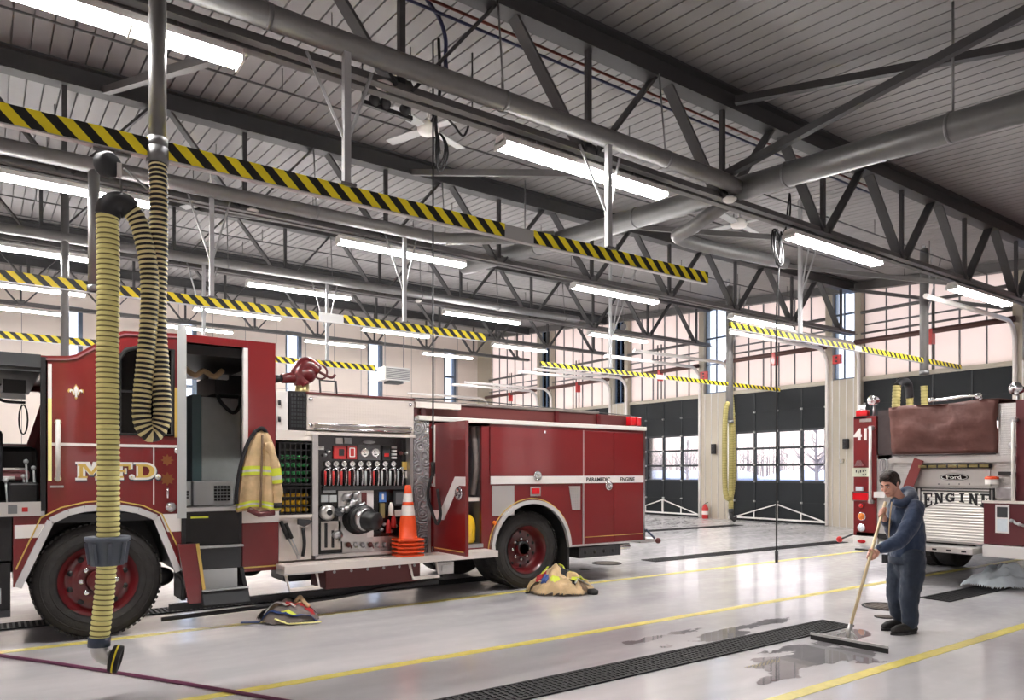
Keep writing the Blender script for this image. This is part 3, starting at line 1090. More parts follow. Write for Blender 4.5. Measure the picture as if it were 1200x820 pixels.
# exhaust pipes along the trusses, with an elbow into the duct
for ti, (y, xe, lab) in enumerate([(5.98, 8.6, 'long round exhaust pipe along the nearest truss'), (11.1, 7.6, 'long round exhaust pipe along the second truss, bent up into the duct'), (16.25, 14, 'long round exhaust pipe along the third truss')]):
    z = 5.27 + 0.075 * (y - 5.98) + (0.02 if ti == 0 else 0)
    pp = thing('exhaust_pipe', (0, y, z), lab, 'pipe', 'exhaust pipes')
    b = MB()
    if ti == 0:
        pts = [Vector((XF + 0.1, y, z)), Vector((7.45, y, z)), Vector((7.7, y + 0.03, z + 0.01)), Vector((7.95, y + 0.1, z + 0.03))]
    elif ti == 1:
        pts = [Vector((XF + 0.1, y, z)), Vector((6.3, y, z)), Vector((6.6, y - 0.05, z + 0.02)), Vector((7.9, y - 1.3, dz_(y - 1.3)))]
    else:
        pts = [Vector((XF + 0.1, y, z)), Vector((xe, y, z))]
    b.tube(pts, 0.1, 16); b.build('pipe', 'pipe_grey', pp)
    for k in range(-3, 4 if ti < 2 else 7):
        x = NODE0 + 1.0 + (k + 3) * STEP
        if x > 7.2 and ti < 2: break
        b = MB(); b.tube([(x, y, z), (x + 0.04, y, z)], 0.106, 16)
        b.tube([(x + 0.02, y, z + 0.05), (x + 0.02, y + 0.1, z + 1.05)], 0.01, 5)
        b.build('hanger', 'galv', pp)
# branch going down from the duct on the right
pts = spline([(8.15, 6.35, 5.25), (8.2, 7.0, 5.1), (8.7, 7.6, 5.15), (11.5, 7.75, 5.3)], 6)
b = MB(); b.tube(pts, 0.1, 14); o = b.build('exhaust_pipe', 'duct', loc=pts[0]); tag(o, 'round grey branch pipe curving away beneath the big duct', 'pipe')

# ================================================================== fluorescent fixtures
rows = ['row nearest the camera', 'second row', 'third row', 'fourth row', 'farthest row']
starts = [-0.72, 4.28, 9.28, 14.28]
for ti, y in enumerate(TY):
    zl = 4.98 + 0.075 * (y - 6.2)
    for k in range(4):
        x0 = starts[k] + (0.0 if ti == 0 else 0.35); x1 = x0 + 2.42
        t = thing('ceiling_light', ((x0 + x1) / 2, y, zl), 'white fluorescent ceiling light, %s from the left in the %s' % (ordinal(k), rows[ti]), 'ceiling light', 'fluorescent ceiling lights')
        b = MB(); b.prism([(-0.10, 0), (0.10, 0), (0.06, 0.08), (-0.06, 0.08)], (x0, y, zl), Y_, Z_, (x1 - x0, 0, 0)); b.build('housing', 'fixture_white', t)
        b = MB()
        for dy in (-0.07, 0.0, 0.07):
            b.cyl((x0 + 0.04, y + dy, zl - 0.02), (x1 - 0.04, y + dy, zl - 0.02), 0.024, 8)
        b.build('lamp_tube', 'fluor', t)
        for xe in (x0, x1 - 0.02):
            b = MB(); b.box(xe, xe + 0.02, y - 0.105, y + 0.105, zl - 0.05, zl + 0.02); b.build('end_cap', 'fixture_white', t)
        for q in (0.33, 0.66):
            b = MB(); xm = x0 + q * (x1 - x0); b.box(xm - 0.01, xm + 0.01, y - 0.103, y + 0.103, zl - 0.048, zl - 0.044); b.build('tube_clip', 'fixture_white', t)
        for q in (0.2, 0.8):
            xx = x0 + q * (x1 - x0); b = MB(); b.tube([(xx, y, zl + 0.07), (xx, y, zl + 0.16)], 0.01, 6); b.build('hanger', 'galv', t)
# ================================================================== striped exhaust rails
def rail(y, z, x0, x1, segs, posts, label, ztop, hh=0.065, lean=((-1, 0.3), (1, 0.3))):
    t = thing('exhaust_rail', (x1, y, z), label, 'rail', 'striped exhaust rails')
    b = MB()
    b.box(x0, x1, y - 0.022, y + 0.022, z - hh, z + hh)
    b.box(x0, x1, y - 0.03, y + 0.03, z - hh - 0.01, z - hh)
    b.build('rail_body', 'aluminium', t)
    for a, c in segs:
        b = MB(); b.box(a, c, y - 0.025, y + 0.025, z - hh + 0.001, z + hh + 0.004); b.build('hazard_tape', 'hazard', t)
    for x in posts:
        b = MB(); b.beam((x, y, z + 0.06), (x, y, ztop), 0.06, 0.06, up=(0, 1, 0)); b.build('post', 'post_grey', t)
        for s, w_ in lean:
            b = MB(); b.beam((x, y, z + min(0.75, (ztop - z) * 0.35)), (x + s * w_, y + 0.14, ztop - 0.02), 0.024, 0.024); b.build('brace', 'post_grey', t)
        b = MB(); b.box(x - 0.07, x + 0.07, y - 0.06, y + 0.06, z + 0.065, z + 0.085); b.build('bracket', 'galv', t)


Y1 = 5.95
xg0, xg1 = atY(590, 272, Y1).x, atY(624, 280, Y1).x
x_end = atY(828, 323, Y1).x
rail(Y1, 3.985, -3.0, x_end, [(-3.0, xg0), (xg1, x_end)], [atY(406, 100, Y1).x, atY(713, 200, Y1).x], 'black and yellow striped rail nearest the camera, carrying the big exhaust hose', 5.2)
Y2 = 11.15
rail(Y2, 4.05, -2.0, atY(568, 398, Y2).x, [(-2.0, atY(373, 372, Y2).x), (atY(402, 376, Y2).x, atY(568, 398, Y2).x)], [atY(248, 300, Y2).x, atY(474, 300, Y2).x], 'black and yellow striped rail behind the first, above the engine cab', 5.65)
Y3 = 16.3
rail(Y3, 4.1, -1.0, 7.6, [(-1.0, 7.6)], [3.7, 6.4], 'third striped rail from the camera, seen low behind the engine cab roof', 6.0)
rail(13.4, 4.1, 10.4, 19.6, [(10.4, 14.2), (14.6, 19.6)], [12.6, 17.2], 'striped rail over the open floor behind the long engine', zd(13.4) - 0.1, 0.05, ((1, 0.7), (1, 1.15)))
rail(8.0, 4.1, 10.3, 18.9, [(10.3, 14.2), (14.45, 18.9)], [12.35, 17.1], 'striped rail running above the fire engine numbered 41', zd(8) - 0.1, 0.05, ((1, 0.7), (1, 1.15)))


# ---- vertical drop pipes along the striped rails
def drop(px, y, z0, z1, r, label, m='pipe_grey'):
    x = atY(px, 300, y).x
    t = thing('drop_pipe', (x, y, z0), label, 'pipe', 'vertical drop pipes')
    b = MB(); b.tube([(x, y, z0), (x, y, z1)], r, 16); b.build('pipe', m, t)
    b = MB(); b.tube([(x, y, z0), (x, y, z0 + 0.08)], r + 0.012, 16); b.build('collar', 'galv', t)
    return x


XD = drop(184.5, Y1, 3.99, 5.3, 0.062, 'vertical grey pipe feeding the exhaust hose from above')
drop(110, 11.1, 3.98, 5.6, 0.07, 'vertical grey pipe dropping to the second striped rail above the cab')
drop(76, 16.25, 3.3, zd(16.25) - 0.03, 0.07, 'vertical grey pipe behind the yellow hose, dropping past the third rail')
drop(855, 13.4, 3.0, 6.9, 0.10, 'tall pale drop pipe feeding the hose in front of the far doors')
drop(1083, 8.0, 3.8, 6.6, 0.09, 'tall pale drop pipe feeding the hose above engine 41')

# ================================================================== ceiling fans
def fan(c, label, rot):
    t = thing('ceiling_fan', c, label, 'ceiling fan', 'ceiling fans')
    b = MB(); b.lathe([(0.0, 0.0), (0.13, 0.0), (0.15, 0.04), (0.15, 0.10), (0.08, 0.15), (0.0, 0.15)], c, n=24); b.build('motor', 'white_plastic', t)
    b = MB(); b.tube([c + Vector((0, 0, 0.14)), Vector((c.x, c.y, zd(c.y)))], 0.018, 8); b.build('downrod', 'white_plastic', t)
    for k in range(4):
        a = rot + k * PI / 2
        d = Vector((math.cos(a), math.sin(a), 0)); s = Vector((-d.y, d.x, 0.12))
        b = MB()
        vs = []
        for (r, w) in ((0.13, 0.05), (0.25, 0.075), (0.72, 0.07)):
            for e in (-1, 1):
                vs += [c + d * r + s * (w * e) + Vector((0, 0, 0.05)), c + d * r + s * (w * e) + Vector((0, 0, 0.062))]
        fs = []
        for i in range(2):
            o4 = i * 4
            fs += [(o4, o4 + 2, o4 + 6, o4 + 4), (o4 + 1, o4 + 5, o4 + 7, o4 + 3), (o4, o4 + 4, o4 + 5, o4 + 1), (o4 + 2, o4 + 3, o4 + 7, o4 + 6)]
        fs += [(0, 1, 3, 2), (8, 10, 11, 9)]
        b.raw(vs, fs, smooth=False); b.build('blade', 'light_grey', t)


fan(Vector(atY(502, 156, 8.7)), 'white ceiling fan near the hanging cable bundle at upper middle', 0.35)
fan(Vector(atY(866, 266, 8.7)), 'white ceiling fan beneath the big round duct', 0.2)
fan(Vector((3.3, 14.0, 6.45)), 'small distant ceiling fan above the engine cab', 0.5)

# smoke detectors and a small camera pack
for p, lab in [(atY(449, 99, 6.2), 'small round white smoke detector under the nearest truss, upper middle'), (atY(855, 233, 6.0), 'small round white smoke detector below the big duct'), (atY(296, 246, 11.3), 'small round white smoke detector under the second truss'), (atY(490, 352, 16.4), 'small round white smoke detector under the third truss')]:
    t = thing('smoke_detector', p, lab, 'smoke detector', 'smoke detectors')
    b = MB(); b.lathe([(0, -0.05), (0.05, -0.045), (0.085, -0.02), (0.09, 0.0), (0, 0.0)], p, n=20); b.build('cap', 'white_plastic', t)
    b = MB(); b.lathe([(0.05, 0), (0.05, 0.03), (0, 0.03)], p, n=16); b.build('base', 'light_grey', t)
p = Vector(atY(452, 128, 8.0))
t = thing('speaker_cluster', p, 'small black device cluster hung under the deck beside the ceiling fan', 'device')
b = MB(); b.beam(p + Vector((-0.3, 0, 0)), p + Vector((0.35, 0, -0.02)), 0.05, 0.05); b.build('bar', 'black', t)
for dx in (-0.16, -0.02, 0.24):
    b = MB(); b.ball(p + Vector((dx, -0.03, 0.05)), (0.07, 0.06, 0.07)); b.build('head', 'black', t)
b = MB(); b.tube([p + Vector((-0.3, 0, 0)), Vector((p.x - 0.3, p.y, zd(p.y)))], 0.008, 6); b.tube([p + Vector((0.33, 0, 0)), Vector((p.x + 0.33, p.y, zd(p.y)))], 0.008, 6); b.build('hanger', 'black', t)

# ================================================================== hanging cables
c = Vector(atY(514, 150, 7.6)); top = Vector((c.x, 7.6, zd(7.6) - 0.1))
t = thing('cable_bundle', top, 'tied bundle of black cables hanging from the ceiling by the fan', 'cable')
b = MB(); b.tube(spline([top + Vector((0.0, 0, 0.1)), c + Vector((0.02, 0, 0.5)), c + Vector((-0.03, 0.02, 0.1)), c + Vector((0.01, 0, -0.3))], 6), 0.02, 8); b.build('main_cable', 'cable', t)
for k, (w, h) in enumerate([(0.1, 0.45), (0.07, 0.4), (0.05, 0.36)]):
    pts = [c + Vector((w * math.sin(a) * 0.8 + 0.03, 0.03 * math.cos(a * 2), -0.05 - h * 0.5 + h * 0.5 * math.cos(a))) for a in [2 * PI * i / 20 for i in range(20)]]
    b = MB(); b.tube(pts, 0.011, 6, closed=True); b.build('cable_loop', 'cable', t)
pts = spline([c + Vector((0, 0, 0.1)), c + Vector((-0.12, 0, 0.16)), c + Vector((-0.12, 0, 0.0))], 6)
e = Vector(atY(552, 138, 7.6))
pts = spline([c + Vector((-0.1, 0, 0.05)), c + Vector((0.0, 0, 0.2)), c + Vector((0.2, 0, 0.1)), c + Vector((0.35, 0, 0.0)), e], 6)
b = MB(); b.tube(pts, 0.014, 6); b.build('jumper', 'cable', t)
b = MB(); b.box(e.x - 0.06, e.x + 0.12, 7.55, 7.7, e.z - 0.05, e.z + 0.05); b.build('plug_box', 'dark_grey', t)
b = MB(); b.tube([e + Vector((0.03, 0.02, 0.05)), Vector((e.x + 0.03, 7.62, zd(7.6)))], 0.01, 6); b.build('hanger', 'black', t)

xa = atY(507.5, 300, 7.68).x
t = thing('power_cable', (xa, 7.68, 6.6), 'thin black cable hanging straight down to the side of the long engine', 'cable', 'hanging power cables')
b = MB(); b.tube([(xa, 7.68, zd(7.68)), (xa, 7.68, 1.75), (xa + 0.01, 7.68, 1.55)], 0.011, 6); b.build('cord', 'cable', t)
b = MB(); b.tube(spline([(xa + 0.01, 7.68, 1.62), (xa - 0.05, 7.72, 1.35), (xa, 7.72, 1.15), (xa + 0.05, 7.68, 0.98), (xa + 0.09, 7.66, 1.1), (xa + 0.06, 7.68, 1.4)], 6), 0.02, 8); b.build('strain_loop', 'cable', t)
b = MB(); b.tube([(xa, 7.68, 1.58), (xa, 7.68, 1.72)], 0.028, 10); b.build('plug', 'black', t)

c = Vector(atY(911, 290, 6.45)); xa = c.x
t = thing('power_cable', (xa, 6.45, 5.1), 'black coiled cable hanging to near the floor left of the sweeping man', 'cable', 'hanging power cables')
b = MB(); b.tube([(xa + 0.02, 6.4, 5.1), (xa - 0.02, 6.45, 4.0), (xa - 0.02, 6.45, 0.42)], 0.013, 6); b.build('cord', 'cable', t)
for k, (w, h) in enumerate([(0.14, 0.26), (0.11, 0.24), (0.09, 0.28)]):
    pts = [c + Vector((w * math.sin(a), 0.05 * math.sin(a + k), h * math.cos(a))) for a in [2 * PI * i / 24 for i in range(24)]]
    b = MB(); b.tube(pts, 0.013, 6, closed=True); b.build('cable_loop', 'cable', t)
pts = spline([c + Vector((0.05, 0, 0.1)), c + Vector((0.3, 0, 0.5)), c + Vector((0.3, 0, 0.85)), Vector((xa - 0.1, 6.25, 5.05))], 6)
b = MB(); b.tube(pts, 0.013, 6); b.build('jumper', 'cable', t)
b = MB(); b.tube([(xa - 0.02, 6.45, 0.28), (xa - 0.02, 6.45, 0.45)], [0.02, 0.026], 10); b.build('plug', 'black', t)

pts = spline([Vector(atY(497, -5, 6.8)), Vector(atY(514, 20, 6.8)), Vector(atY(522, 45, 6.8)), Vector(atY(522, 70, 6.8)), Vector(atY(524, 90, 6.6))], 6)
b = MB(); b.tube(pts, 0.022, 8); o = b.build('conduit', 'cable_blue', loc=pts[0]); tag(o, 'bent dark blue conduit looping down from the deck at top middle', 'conduit')

# unit heater hanging at the far wall
p = Vector(atY(462, 440, 26.0))
t = thing('unit_heater', p, 'white box heater hanging near the far wall above the long engine', 'heater')
b = MB(); b.box(p.x - 0.55, p.x + 0.55, 25.7, 26.4, p.z - 0.22, p.z + 0.3); b.build('cabinet', 'fixture_white', t, bevel=0.02)
b = MB()
for k in range(8):
    b.box(p.x - 0.5, p.x + 0.5, 25.67, 25.7, p.z - 0.18 + k * 0.055, p.z - 0.15 + k * 0.055)
b.build('louvre', 'mid_grey', t)
b = MB()
for dx in (-0.4, 0.4):
    b.tube([(p.x + dx, 26, p.z + 0.3), (p.x + dx, 26, zd(26))], 0.015, 6)
b.build('hanger', 'galv', t)
b = MB(); b.box(p.x - 0.3, p.x + 0.3, 25.8, 26.3, p.z - 0.32, p.z - 0.22); b.build('drip_tray', 'dark_grey', t)
# ================================================================== the long red fire engine
YS, YF = 8.0, 10.5
E1 = thing('fire_engine', (3.6, 9.25, 0), 'long red fire engine seen from its side with open doors and a pump panel', 'fire engine')
OUT = Vector((0, -1, 0))


def side(poly, y, th, name, m, parent=E1, holes=(), bevel=0.0):
    b = MB(); b.prism(poly, (0, y, 0), X_, Z_, (0, th, 0), holes)
    return b.build(name, m, parent, bevel)


def bx(name, m, x0, x1, y0, y1, z0, z1, parent=E1, bevel=0.0):
    b = MB(); b.box(x0, x1, y0, y1, z0, z1)
    return b.build(name, m, parent, bevel)


# ---- chassis
b = MB()
for y in (8.85, 9.6):
    b.box(-1.3, 8.0, y - 0.05, y + 0.05, 0.62, 0.86)
for x in (-1.0, 0.3, 2.6, 4.4, 5.2, 7.0, 7.9):
    b.box(x, x + 0.1, 8.9, 9.55, 0.64, 0.84)
b.build('chassis_frame', 'black', E1)
for x in (0.876, 6.043):
    b = MB(); b.tube([(x, 8.15, 0.55), (x, 8.9, 0.55), (x, 9.25, 0.55), (x, 9.6, 0.55), (x, 10.35, 0.55)], [0.09, 0.1, 0.24, 0.1, 0.09], 14); b.build('axle', 'black', E1)
    for y in (8.75, 9.7):
        b = MB()
        for k in range(5):
            L = 0.7 - k * 0.1
            b.box(x - L, x + L, y - 0.04, y + 0.04, 0.66 - k * 0.02, 0.678 - k * 0.02)
        b.build('leaf_spring', 'dark_grey', E1)
bx('fuel_tank', 'black', 2.75, 4.2, 8.3, 8.8, 0.34, 0.62, bevel=0.03)
bx('pump_casing', 'black', 3.0, 4.2, 8.9, 10.0, 0.4, 0.9, bevel=0.05)
b = MB(); b.tube([(3.0, 10.0, 0.42), (4.9, 10.0, 0.42), (5.2, 10.1, 0.42)], 0.09, 12); b.build('silencer', 'steel', E1)
wheel(0.876, 8.06, -1, 0.555, E1)
wheel(0.876, 10.44, 1, 0.555, E1)
wheel(6.043, 8.08, -1, 0.53, E1, dual=True, deep=True)
wheel(6.043, 10.42, 1, 0.53, E1, dual=True, deep=True)

bx('housing_back', 'black', 0.0, 1.66, 8.70, 8.78, 0.62, 1.32)
bx('housing_back', 'black', 5.3, 6.78, 8.80, 8.88, 0.62, 1.32)
# ---- cab shell
arch = [(1.565, 0.60), (1.36, 1.15), (1.2, 1.225), (1.05, 1.255), (0.9, 1.265), (0.75, 1.255), (0.62, 1.225), (0.475, 1.15), (0.225, 0.56)]
outline = [(0.19, 0.56), (0.19, 1.2), (0.44, 1.2), (0.44, 2.665), (0.62, 2.68), (0.68, 2.70), (1.0, 2.93), (1.08, 2.965), (1.2, 2.98), (1.6, 2.995), (1.6, 0.6)]
outline = outline[::-1]
win = [(1.04, 1.97), (1.52, 1.97), (1.52, 2.83), (1.22, 2.83), (1.1, 2.79), (1.04, 2.70)]
poly = [(1.6, 0.6)] + arch + [(0.19, 0.56), (0.19, 1.2), (0.44, 1.2), (0.44, 2.665), (0.62, 2.68), (0.68, 2.70), (1.0, 2.93), (1.08, 2.965), (1.2, 2.98), (1.6, 2.995)]
side(poly, YS, 0.06, 'cab_side', 'red_paint', holes=[win])
b = MB(); b.tube([Vector((p[0], YS - 0.005, p[1])) for p in win], 0.022, 8, closed=True); b.build('window_seal', 'black_rubber', E1)
side(win, YS + 0.03, 0.006, 'side_window', 'glass_dark')
bx('window_bar', 'black', 1.04, 1.52, YS + 0.005, YS + 0.03, 2.38, 2.40)
# arch trim + pinstripe
b = MB(); ar = [Vector((p[0], YS - 0.02, p[1])) for p in arch]
for i in range(len(ar) - 1):
    b.beam(ar[i], ar[i + 1], 0.06, 0.06, up=(0, 1, 0))
b.build('arch_trim', 'trim_bright', E1)
b = MB()
cx, cz = 0.9, 0.6
pr = [Vector((q[0], YS - 0.004, q[1])) for q in [(1.585, 0.80), (1.42, 1.18), (1.25, 1.27), (1.05, 1.315), (0.9, 1.325), (0.75, 1.315), (0.56, 1.27), (0.40, 1.18), (0.21, 0.72)]]
for i in range(len(pr) - 1):
    b.beam(pr[i], pr[i + 1], 0.012, 0.014, up=(0, 1, 0))
b.build('pinstripe', 'gold_flat', E1)
# inner wheel housing
b = MB(); b.prism(arch + [(0.2, 0.56), (0.2, 1.3), (1.6, 1.3), (1.6, 0.6)], (0, YS + 0.06, 0), X_, Z_, (0, 0.7, 0)); b.build('wheel_housing', 'black', E1)
# lower white band and belt line
bx('white_band', 'white_paint', 0.2, 0.43, YS - 0.006, YS, 1.0, 1.12)
side([(1.47, 1.0), (1.6, 1.0), (1.6, 1.18), (1.4, 1.18)], YS - 0.006, 0.006, 'white_band', 'white_paint')
bx('belt_line', 'white_paint', 0.46, 1.6, YS - 0.008, YS, 1.845, 1.872)
bx('door_gap', 'white_paint', 1.34, 1.352, YS - 0.004, YS, 1.28, 1.85)
bx('reflective_edge', 'hose_yellow', 0.455, 0.485, YS - 0.02, YS, 1.52, 2.28)
bx('white_edge', 'white_paint', 0.455, 0.485, YS - 0.02, YS, 2.28, 2.60)
bx('reflective_edge', 'gold_flat', 1.535, 1.56, YS - 0.02, YS, 1.95, 2.45)
bx('door_seal', 'black', 0.40, 0.452, YS + 0.0, YS + 0.08, 1.2, 2.66)
b = MB(); b.tube([(0.53, YS - 0.07, 2.08), (0.53, YS - 0.07, 1.52)], 0.022, 12)
gr = b.build('grab_rail', 'white_plastic', E1)
for z in (2.06, 1.54):
    b = MB(); b.tube([(0.53, YS - 0.085, z), (0.53, YS, z)], 0.028, 10); b.build('bracket', 'chrome', gr)
# roof edge trim
b = MB()
re_ = [(0.44, 2.64), (0.62, 2.655), (0.69, 2.68), (1.01, 2.905), (1.09, 2.94), (1.6, 2.965)]
for i in range(len(re_) - 1):
    b.beam((re_[i][0], YS - 0.008, re_[i][1]), (re_[i + 1][0], YS - 0.008, re_[i + 1][1]), 0.016, 0.02, up=(0, 1, 0))
b.build('roof_trim', 'pink_vinyl', E1)
# roof sheet running across
ro = [(-1.35, 2.62), (-1.2, 2.68), (0.44, 2.675), (0.62, 2.69), (0.68, 2.71), (1.0, 2.94), (1.08, 2.975), (1.6, 3.005), (2.56, 3.005)]
b = MB(); b.prism(ro + [(p[0], p[1] - 0.05) for p in ro[::-1]], (0, YS + 0.01, 0), X_, Z_, (0, 2.48, 0)); b.build('cab_roof', 'red_paint', E1)
bx('roof_lining', 'dark_grey', -1.2, 0.40, YS + 0.02, YF - 0.05, 2.52, 2.60)
bx('door_header', 'dark_grey', -1.3, 0.40, YS, YS + 0.07, 2.56, 2.68)
bx('rear_door_header', 'red_paint', 1.602, 2.259, YS, YS + 0.06, 2.925, 2.995)
side([(2.26, 1.19), (2.556, 1.19), (2.556, 2.995), (2.26, 2.995)], YS, 0.06, 'cab_corner', 'red_paint')
bx('door_jamb', 'white_paint', 2.215, 2.262, YS - 0.006, YS + 0.05, 1.25, 2.92)
bx('sill', 'aluminium', 1.6, 2.26, YS - 0.015, YS + 0.5, 1.195, 1.235)
bx('corner_stripe', 'white_paint', 2.2, 2.59, YS - 0.012, YS + 0.04, 1.055, 1.19)
bx('corner_skirt', 'red_paint', 2.2, 2.59, YS - 0.006, YS + 0.3, 0.535, 1.055, bevel=0.006)
bx('pinstripe', 'gold_flat', 2.21, 2.58, YS - 0.012, YS - 0.006, 0.575, 0.59)
# cab interior
bx('cab_floor', 'dark_grey', -1.2, 2.55, YS + 0.08, YF - 0.06, 1.12, 1.2)
bx('cab_back', 'white_paint', 2.5, 2.556, YS + 0.06, YF - 0.06, 0.9, 2.96)
far = [(-1.3, 0.95), (2.556, 0.95), (2.556, 2.99), (1.08, 2.96), (0.65, 2.69), (-1.3, 2.66)]
side(far, YF - 0.06, 0.06, 'cab_far_side', 'red_dark', holes=[[(-1.0, 1.93), (0.42, 1.93), (0.58, 2.52), (0.5, 2.56), (-1.0, 2.56)], [(1.95, 1.9), (2.34, 1.9), (2.34, 2.9), (1.95, 2.9)]])
b = MB(); b.beam((0.36, YF - 0.2, 1.72), (0.58, YF - 0.2, 2.5), 0.08, 0.06, up=(0, 1, 0)); b.build('far_pillar', 'red_paint', E1)
# front end beyond the frame
b = MB(); b.prism([(YS, 0.9), (YF, 0.9), (YF, 2.66), (YS, 2.66)], (-1.35, 0, 0), Y_, Z_, (0.05, 0, 0), [[(YS + 0.12, 1.75), (YF - 0.12, 1.75), (YF - 0.12, 2.5), (YS + 0.12, 2.5)]])
b.build('cab_front', 'red_paint', E1)
bx('windscreen', 'glass_dark', -1.33, -1.32, YS + 0.12, YF - 0.12, 1.75, 2.5)
bx('front_bumper', 'chrome', -1.85, -1.35, YS - 0.02, YF + 0.02, 0.55, 0.85, bevel=0.03)
bx('front_quarter', 'red_paint', -1.35, -0.55, YS, YS + 0.06, 0.6, 1.2)
# driver's place seen through the open front door
b = MB()
b.box(-0.1, 0.34, 8.6, 9.0, 1.52, 1.62)
dash = b.build('engine_cover', 'pink_vinyl', E1, bevel=0.03)
b = MB(); b.tube([(-0.3, 8.58, 1.63), (0.3, 8.58, 1.63)], 0.012, 8); b.tube([(-0.3, 8.58, 1.54), (0.22, 8.58, 1.54)], 0.02, 8); b.build('piping', 'white_paint', dash)
bx('dashboard', 'black', -0.6, 0.42, 9.0, 9.6, 1.2, 1.86, bevel=0.05)
b = MB(); b.box(-0.4, 0.10, 8.5, 8.95, 1.22, 1.5); b.box(0.05, 0.12, 8.5, 8.95, 1.5, 2.0); b.build('driver_seat', 'black_cloth', E1, bevel=0.05)
b = MB()
for (x, z) in ((0.14, 1.52), (0.28, 1.56), (0.34, 1.48), (0.3, 1.7), (0.36, 1.64)):
    b.ball((x, 8.35, z), 0.022, 10, rings=6)
    b.tube([(x, 8.35, z), (x + 0.02, 8.4, 1.22)], 0.01, 6)
b.build('control_lever', 'light_grey', E1)
b = MB(); b.box(0.16, 0.40, 8.3, 8.9, 1.22, 1.50); b.build('pedestal', 'black', E1, bevel=0.02)
bx('door_step_sill', 'steel', -0.6, 0.43, YS - 0.02, YS + 0.3, 1.2, 1.24)
bx('sill_plate', 'brushed', -0.5, 0.40, YS - 0.03, YS - 0.02, 1.20, 1.33)
b = MB(); b.box(-0.02, 0.09, YS - 0.034, YS - 0.03, 1.22, 1.31); b.box(0.15, 0.22, YS - 0.034, YS - 0.03, 1.225, 1.305); b.build('control_plate', 'mid_grey', E1)
bx('warning_plate', 'red_plastic', 0.255, 0.30, YS - 0.035, YS - 0.03, 1.24, 1.28)
b = MB(); b.tube(spline([(0.1, 8.5, 2.44), (0.06, 8.5, 2.36), (0.12, 8.5, 2.28), (0.3, 8.5, 2.27)], 6), 0.014, 8); b.build('mirror_arm', 'black', E1)
mr = bx('radio_head', 'light_grey', 0.1, 0.3, 8.45, 8.5, 2.30, 2.35)
bx('radio_base', 'black', 0.12, 0.3, 8.42, 8.55, 2.355, 2.48)
b = MB(); b.tube([Vector((0.28 + 0.035 * math.cos(a), 8.4, 2.1 + 0.14 * math.sin(a))) for a in [2 * PI * i / 16 for i in range(16)]], 0.008, 6, closed=True); b.build('cord_loop', 'black', E1)
# steps under the driver's door
bx('driver_step', 'black', -0.6, 0.17, YS + 0.0, YS + 0.35, 0.36, 0.78)
bx('driver_step_face', 'light_grey', -0.6, 0.10, YS - 0.012, YS, 0.42, 0.56)
bx('driver_step_tread', 'dark_grey', -0.6, 0.17, YS - 0.03, YS + 0.3, 0.30, 0.36)
bx('driver_step_well', 'black', -0.6, 0.18, YS + 0.02, YS + 0.5, 0.8, 1.2)

# rear crew place: grey cabinets, headset shelf, strap
bx('equipment_cabinet', 'cab_grey', 2.03, 2.48, 9.05, 10.3, 1.24, 2.48, bevel=0.01)
bx('cabinet_edge', 'teal_grey', 1.93, 2.03, 9.06, 10.3, 1.24, 2.5)
bx('overhead_shelf', 'black', 2.12, 2.49, 8.8, 9.7, 2.5, 2.72)
bx('overhead_lining', 'black', 1.5, 2.5, 8.1, 10.3, 2.82, 2.92)
bx('seat_back', 'black', 1.84, 1.93, 9.5, 10.2, 1.3, 2.33)
bx('seat_top', 'light_grey', 1.72, 1.92, 9.5, 10.2, 2.35, 2.47, bevel=0.03)
b = MB(); b.tube(spline([(2.18, 9.0, 2.52), (2.24, 8.96, 2.4), (2.36, 8.96, 2.3), (2.44, 8.98, 2.38), (2.45, 9.0, 2.52)], 6), 0.022, 8); b.build('grab_strap', 'black', E1)
b = MB(); b.tube(spline([(1.75, 8.6, 2.74), (1.85, 8.55, 2.66), (1.95, 8.6, 2.72), (2.05, 8.55, 2.66), (2.15, 8.6, 2.74)], 5), 0.03, 8); b.build('headset_cord', 'tan_cloth', E1)
b = MB(); b.box(2.05, 2.25, 8.72, 8.8, 2.66, 2.71); b.build('radio_label', 'light_grey', E1)
bx('crew_heater', 'light_grey', 1.78, 2.2, 8.3, 8.9, 1.24, 1.50, bevel=0.012)
b = MB()
for i in range(5):
    for j in range(5):
        b.box(1.99 + i * 0.034, 2.016 + i * 0.034, 8.288, 8.3, 1.29 + j * 0.034, 1.315 + j * 0.034)
b.build('vent_grille', 'black', E1)
bx('crew_locker', 'cab_grey', 1.62, 1.76, 8.3, 8.9, 1.24, 1.50, bevel=0.01)
b = MB()
for i in range(3):
    for j in range(3):
        b.box(1.65 + i * 0.03, 1.672 + i * 0.03, 8.288, 8.3, 1.32 + j * 0.03, 1.343 + j * 0.03)
b.build('vent_grille', 'dark_grey', E1)
# the open rear door, edge towards the camera
dx = Vector((1.44 - 1.6, 7.2 - 8.0, 0)); dn = dx.normalized(); nn = Vector((-dn.y, dn.x, 0))
door = bpy.data.objects.new('crew_door', None); COL.objects.link(door); door.parent = E1; door.location = Vector((1.6, 8.0, 1.2)) - E1.location
L = dx.length
b = MB(); b.prism([(0, 1.2), (L, 1.2), (L, 2.93), (0, 2.93)], (1.6, 7.98, 0), dn, Z_, nn * 0.035, [[(0.12, 1.95), (L - 0.1, 1.95), (L - 0.1, 2.78), (0.12, 2.78)]]); b.build('door_skin', 'red_paint', door)
b = MB(); b.prism([(0.0, 1.19), (L + 0.015, 1.19), (L + 0.015, 2.935), (0, 2.935)], Vector((1.6, 7.98, 0)) + nn * 0.0, dn, Z_, -nn * 0.035, [[(0.12, 1.95), (L - 0.1, 1.95), (L - 0.1, 2.78), (0.12, 2.78)]]); b.build('door_frame', 'light_grey', door)
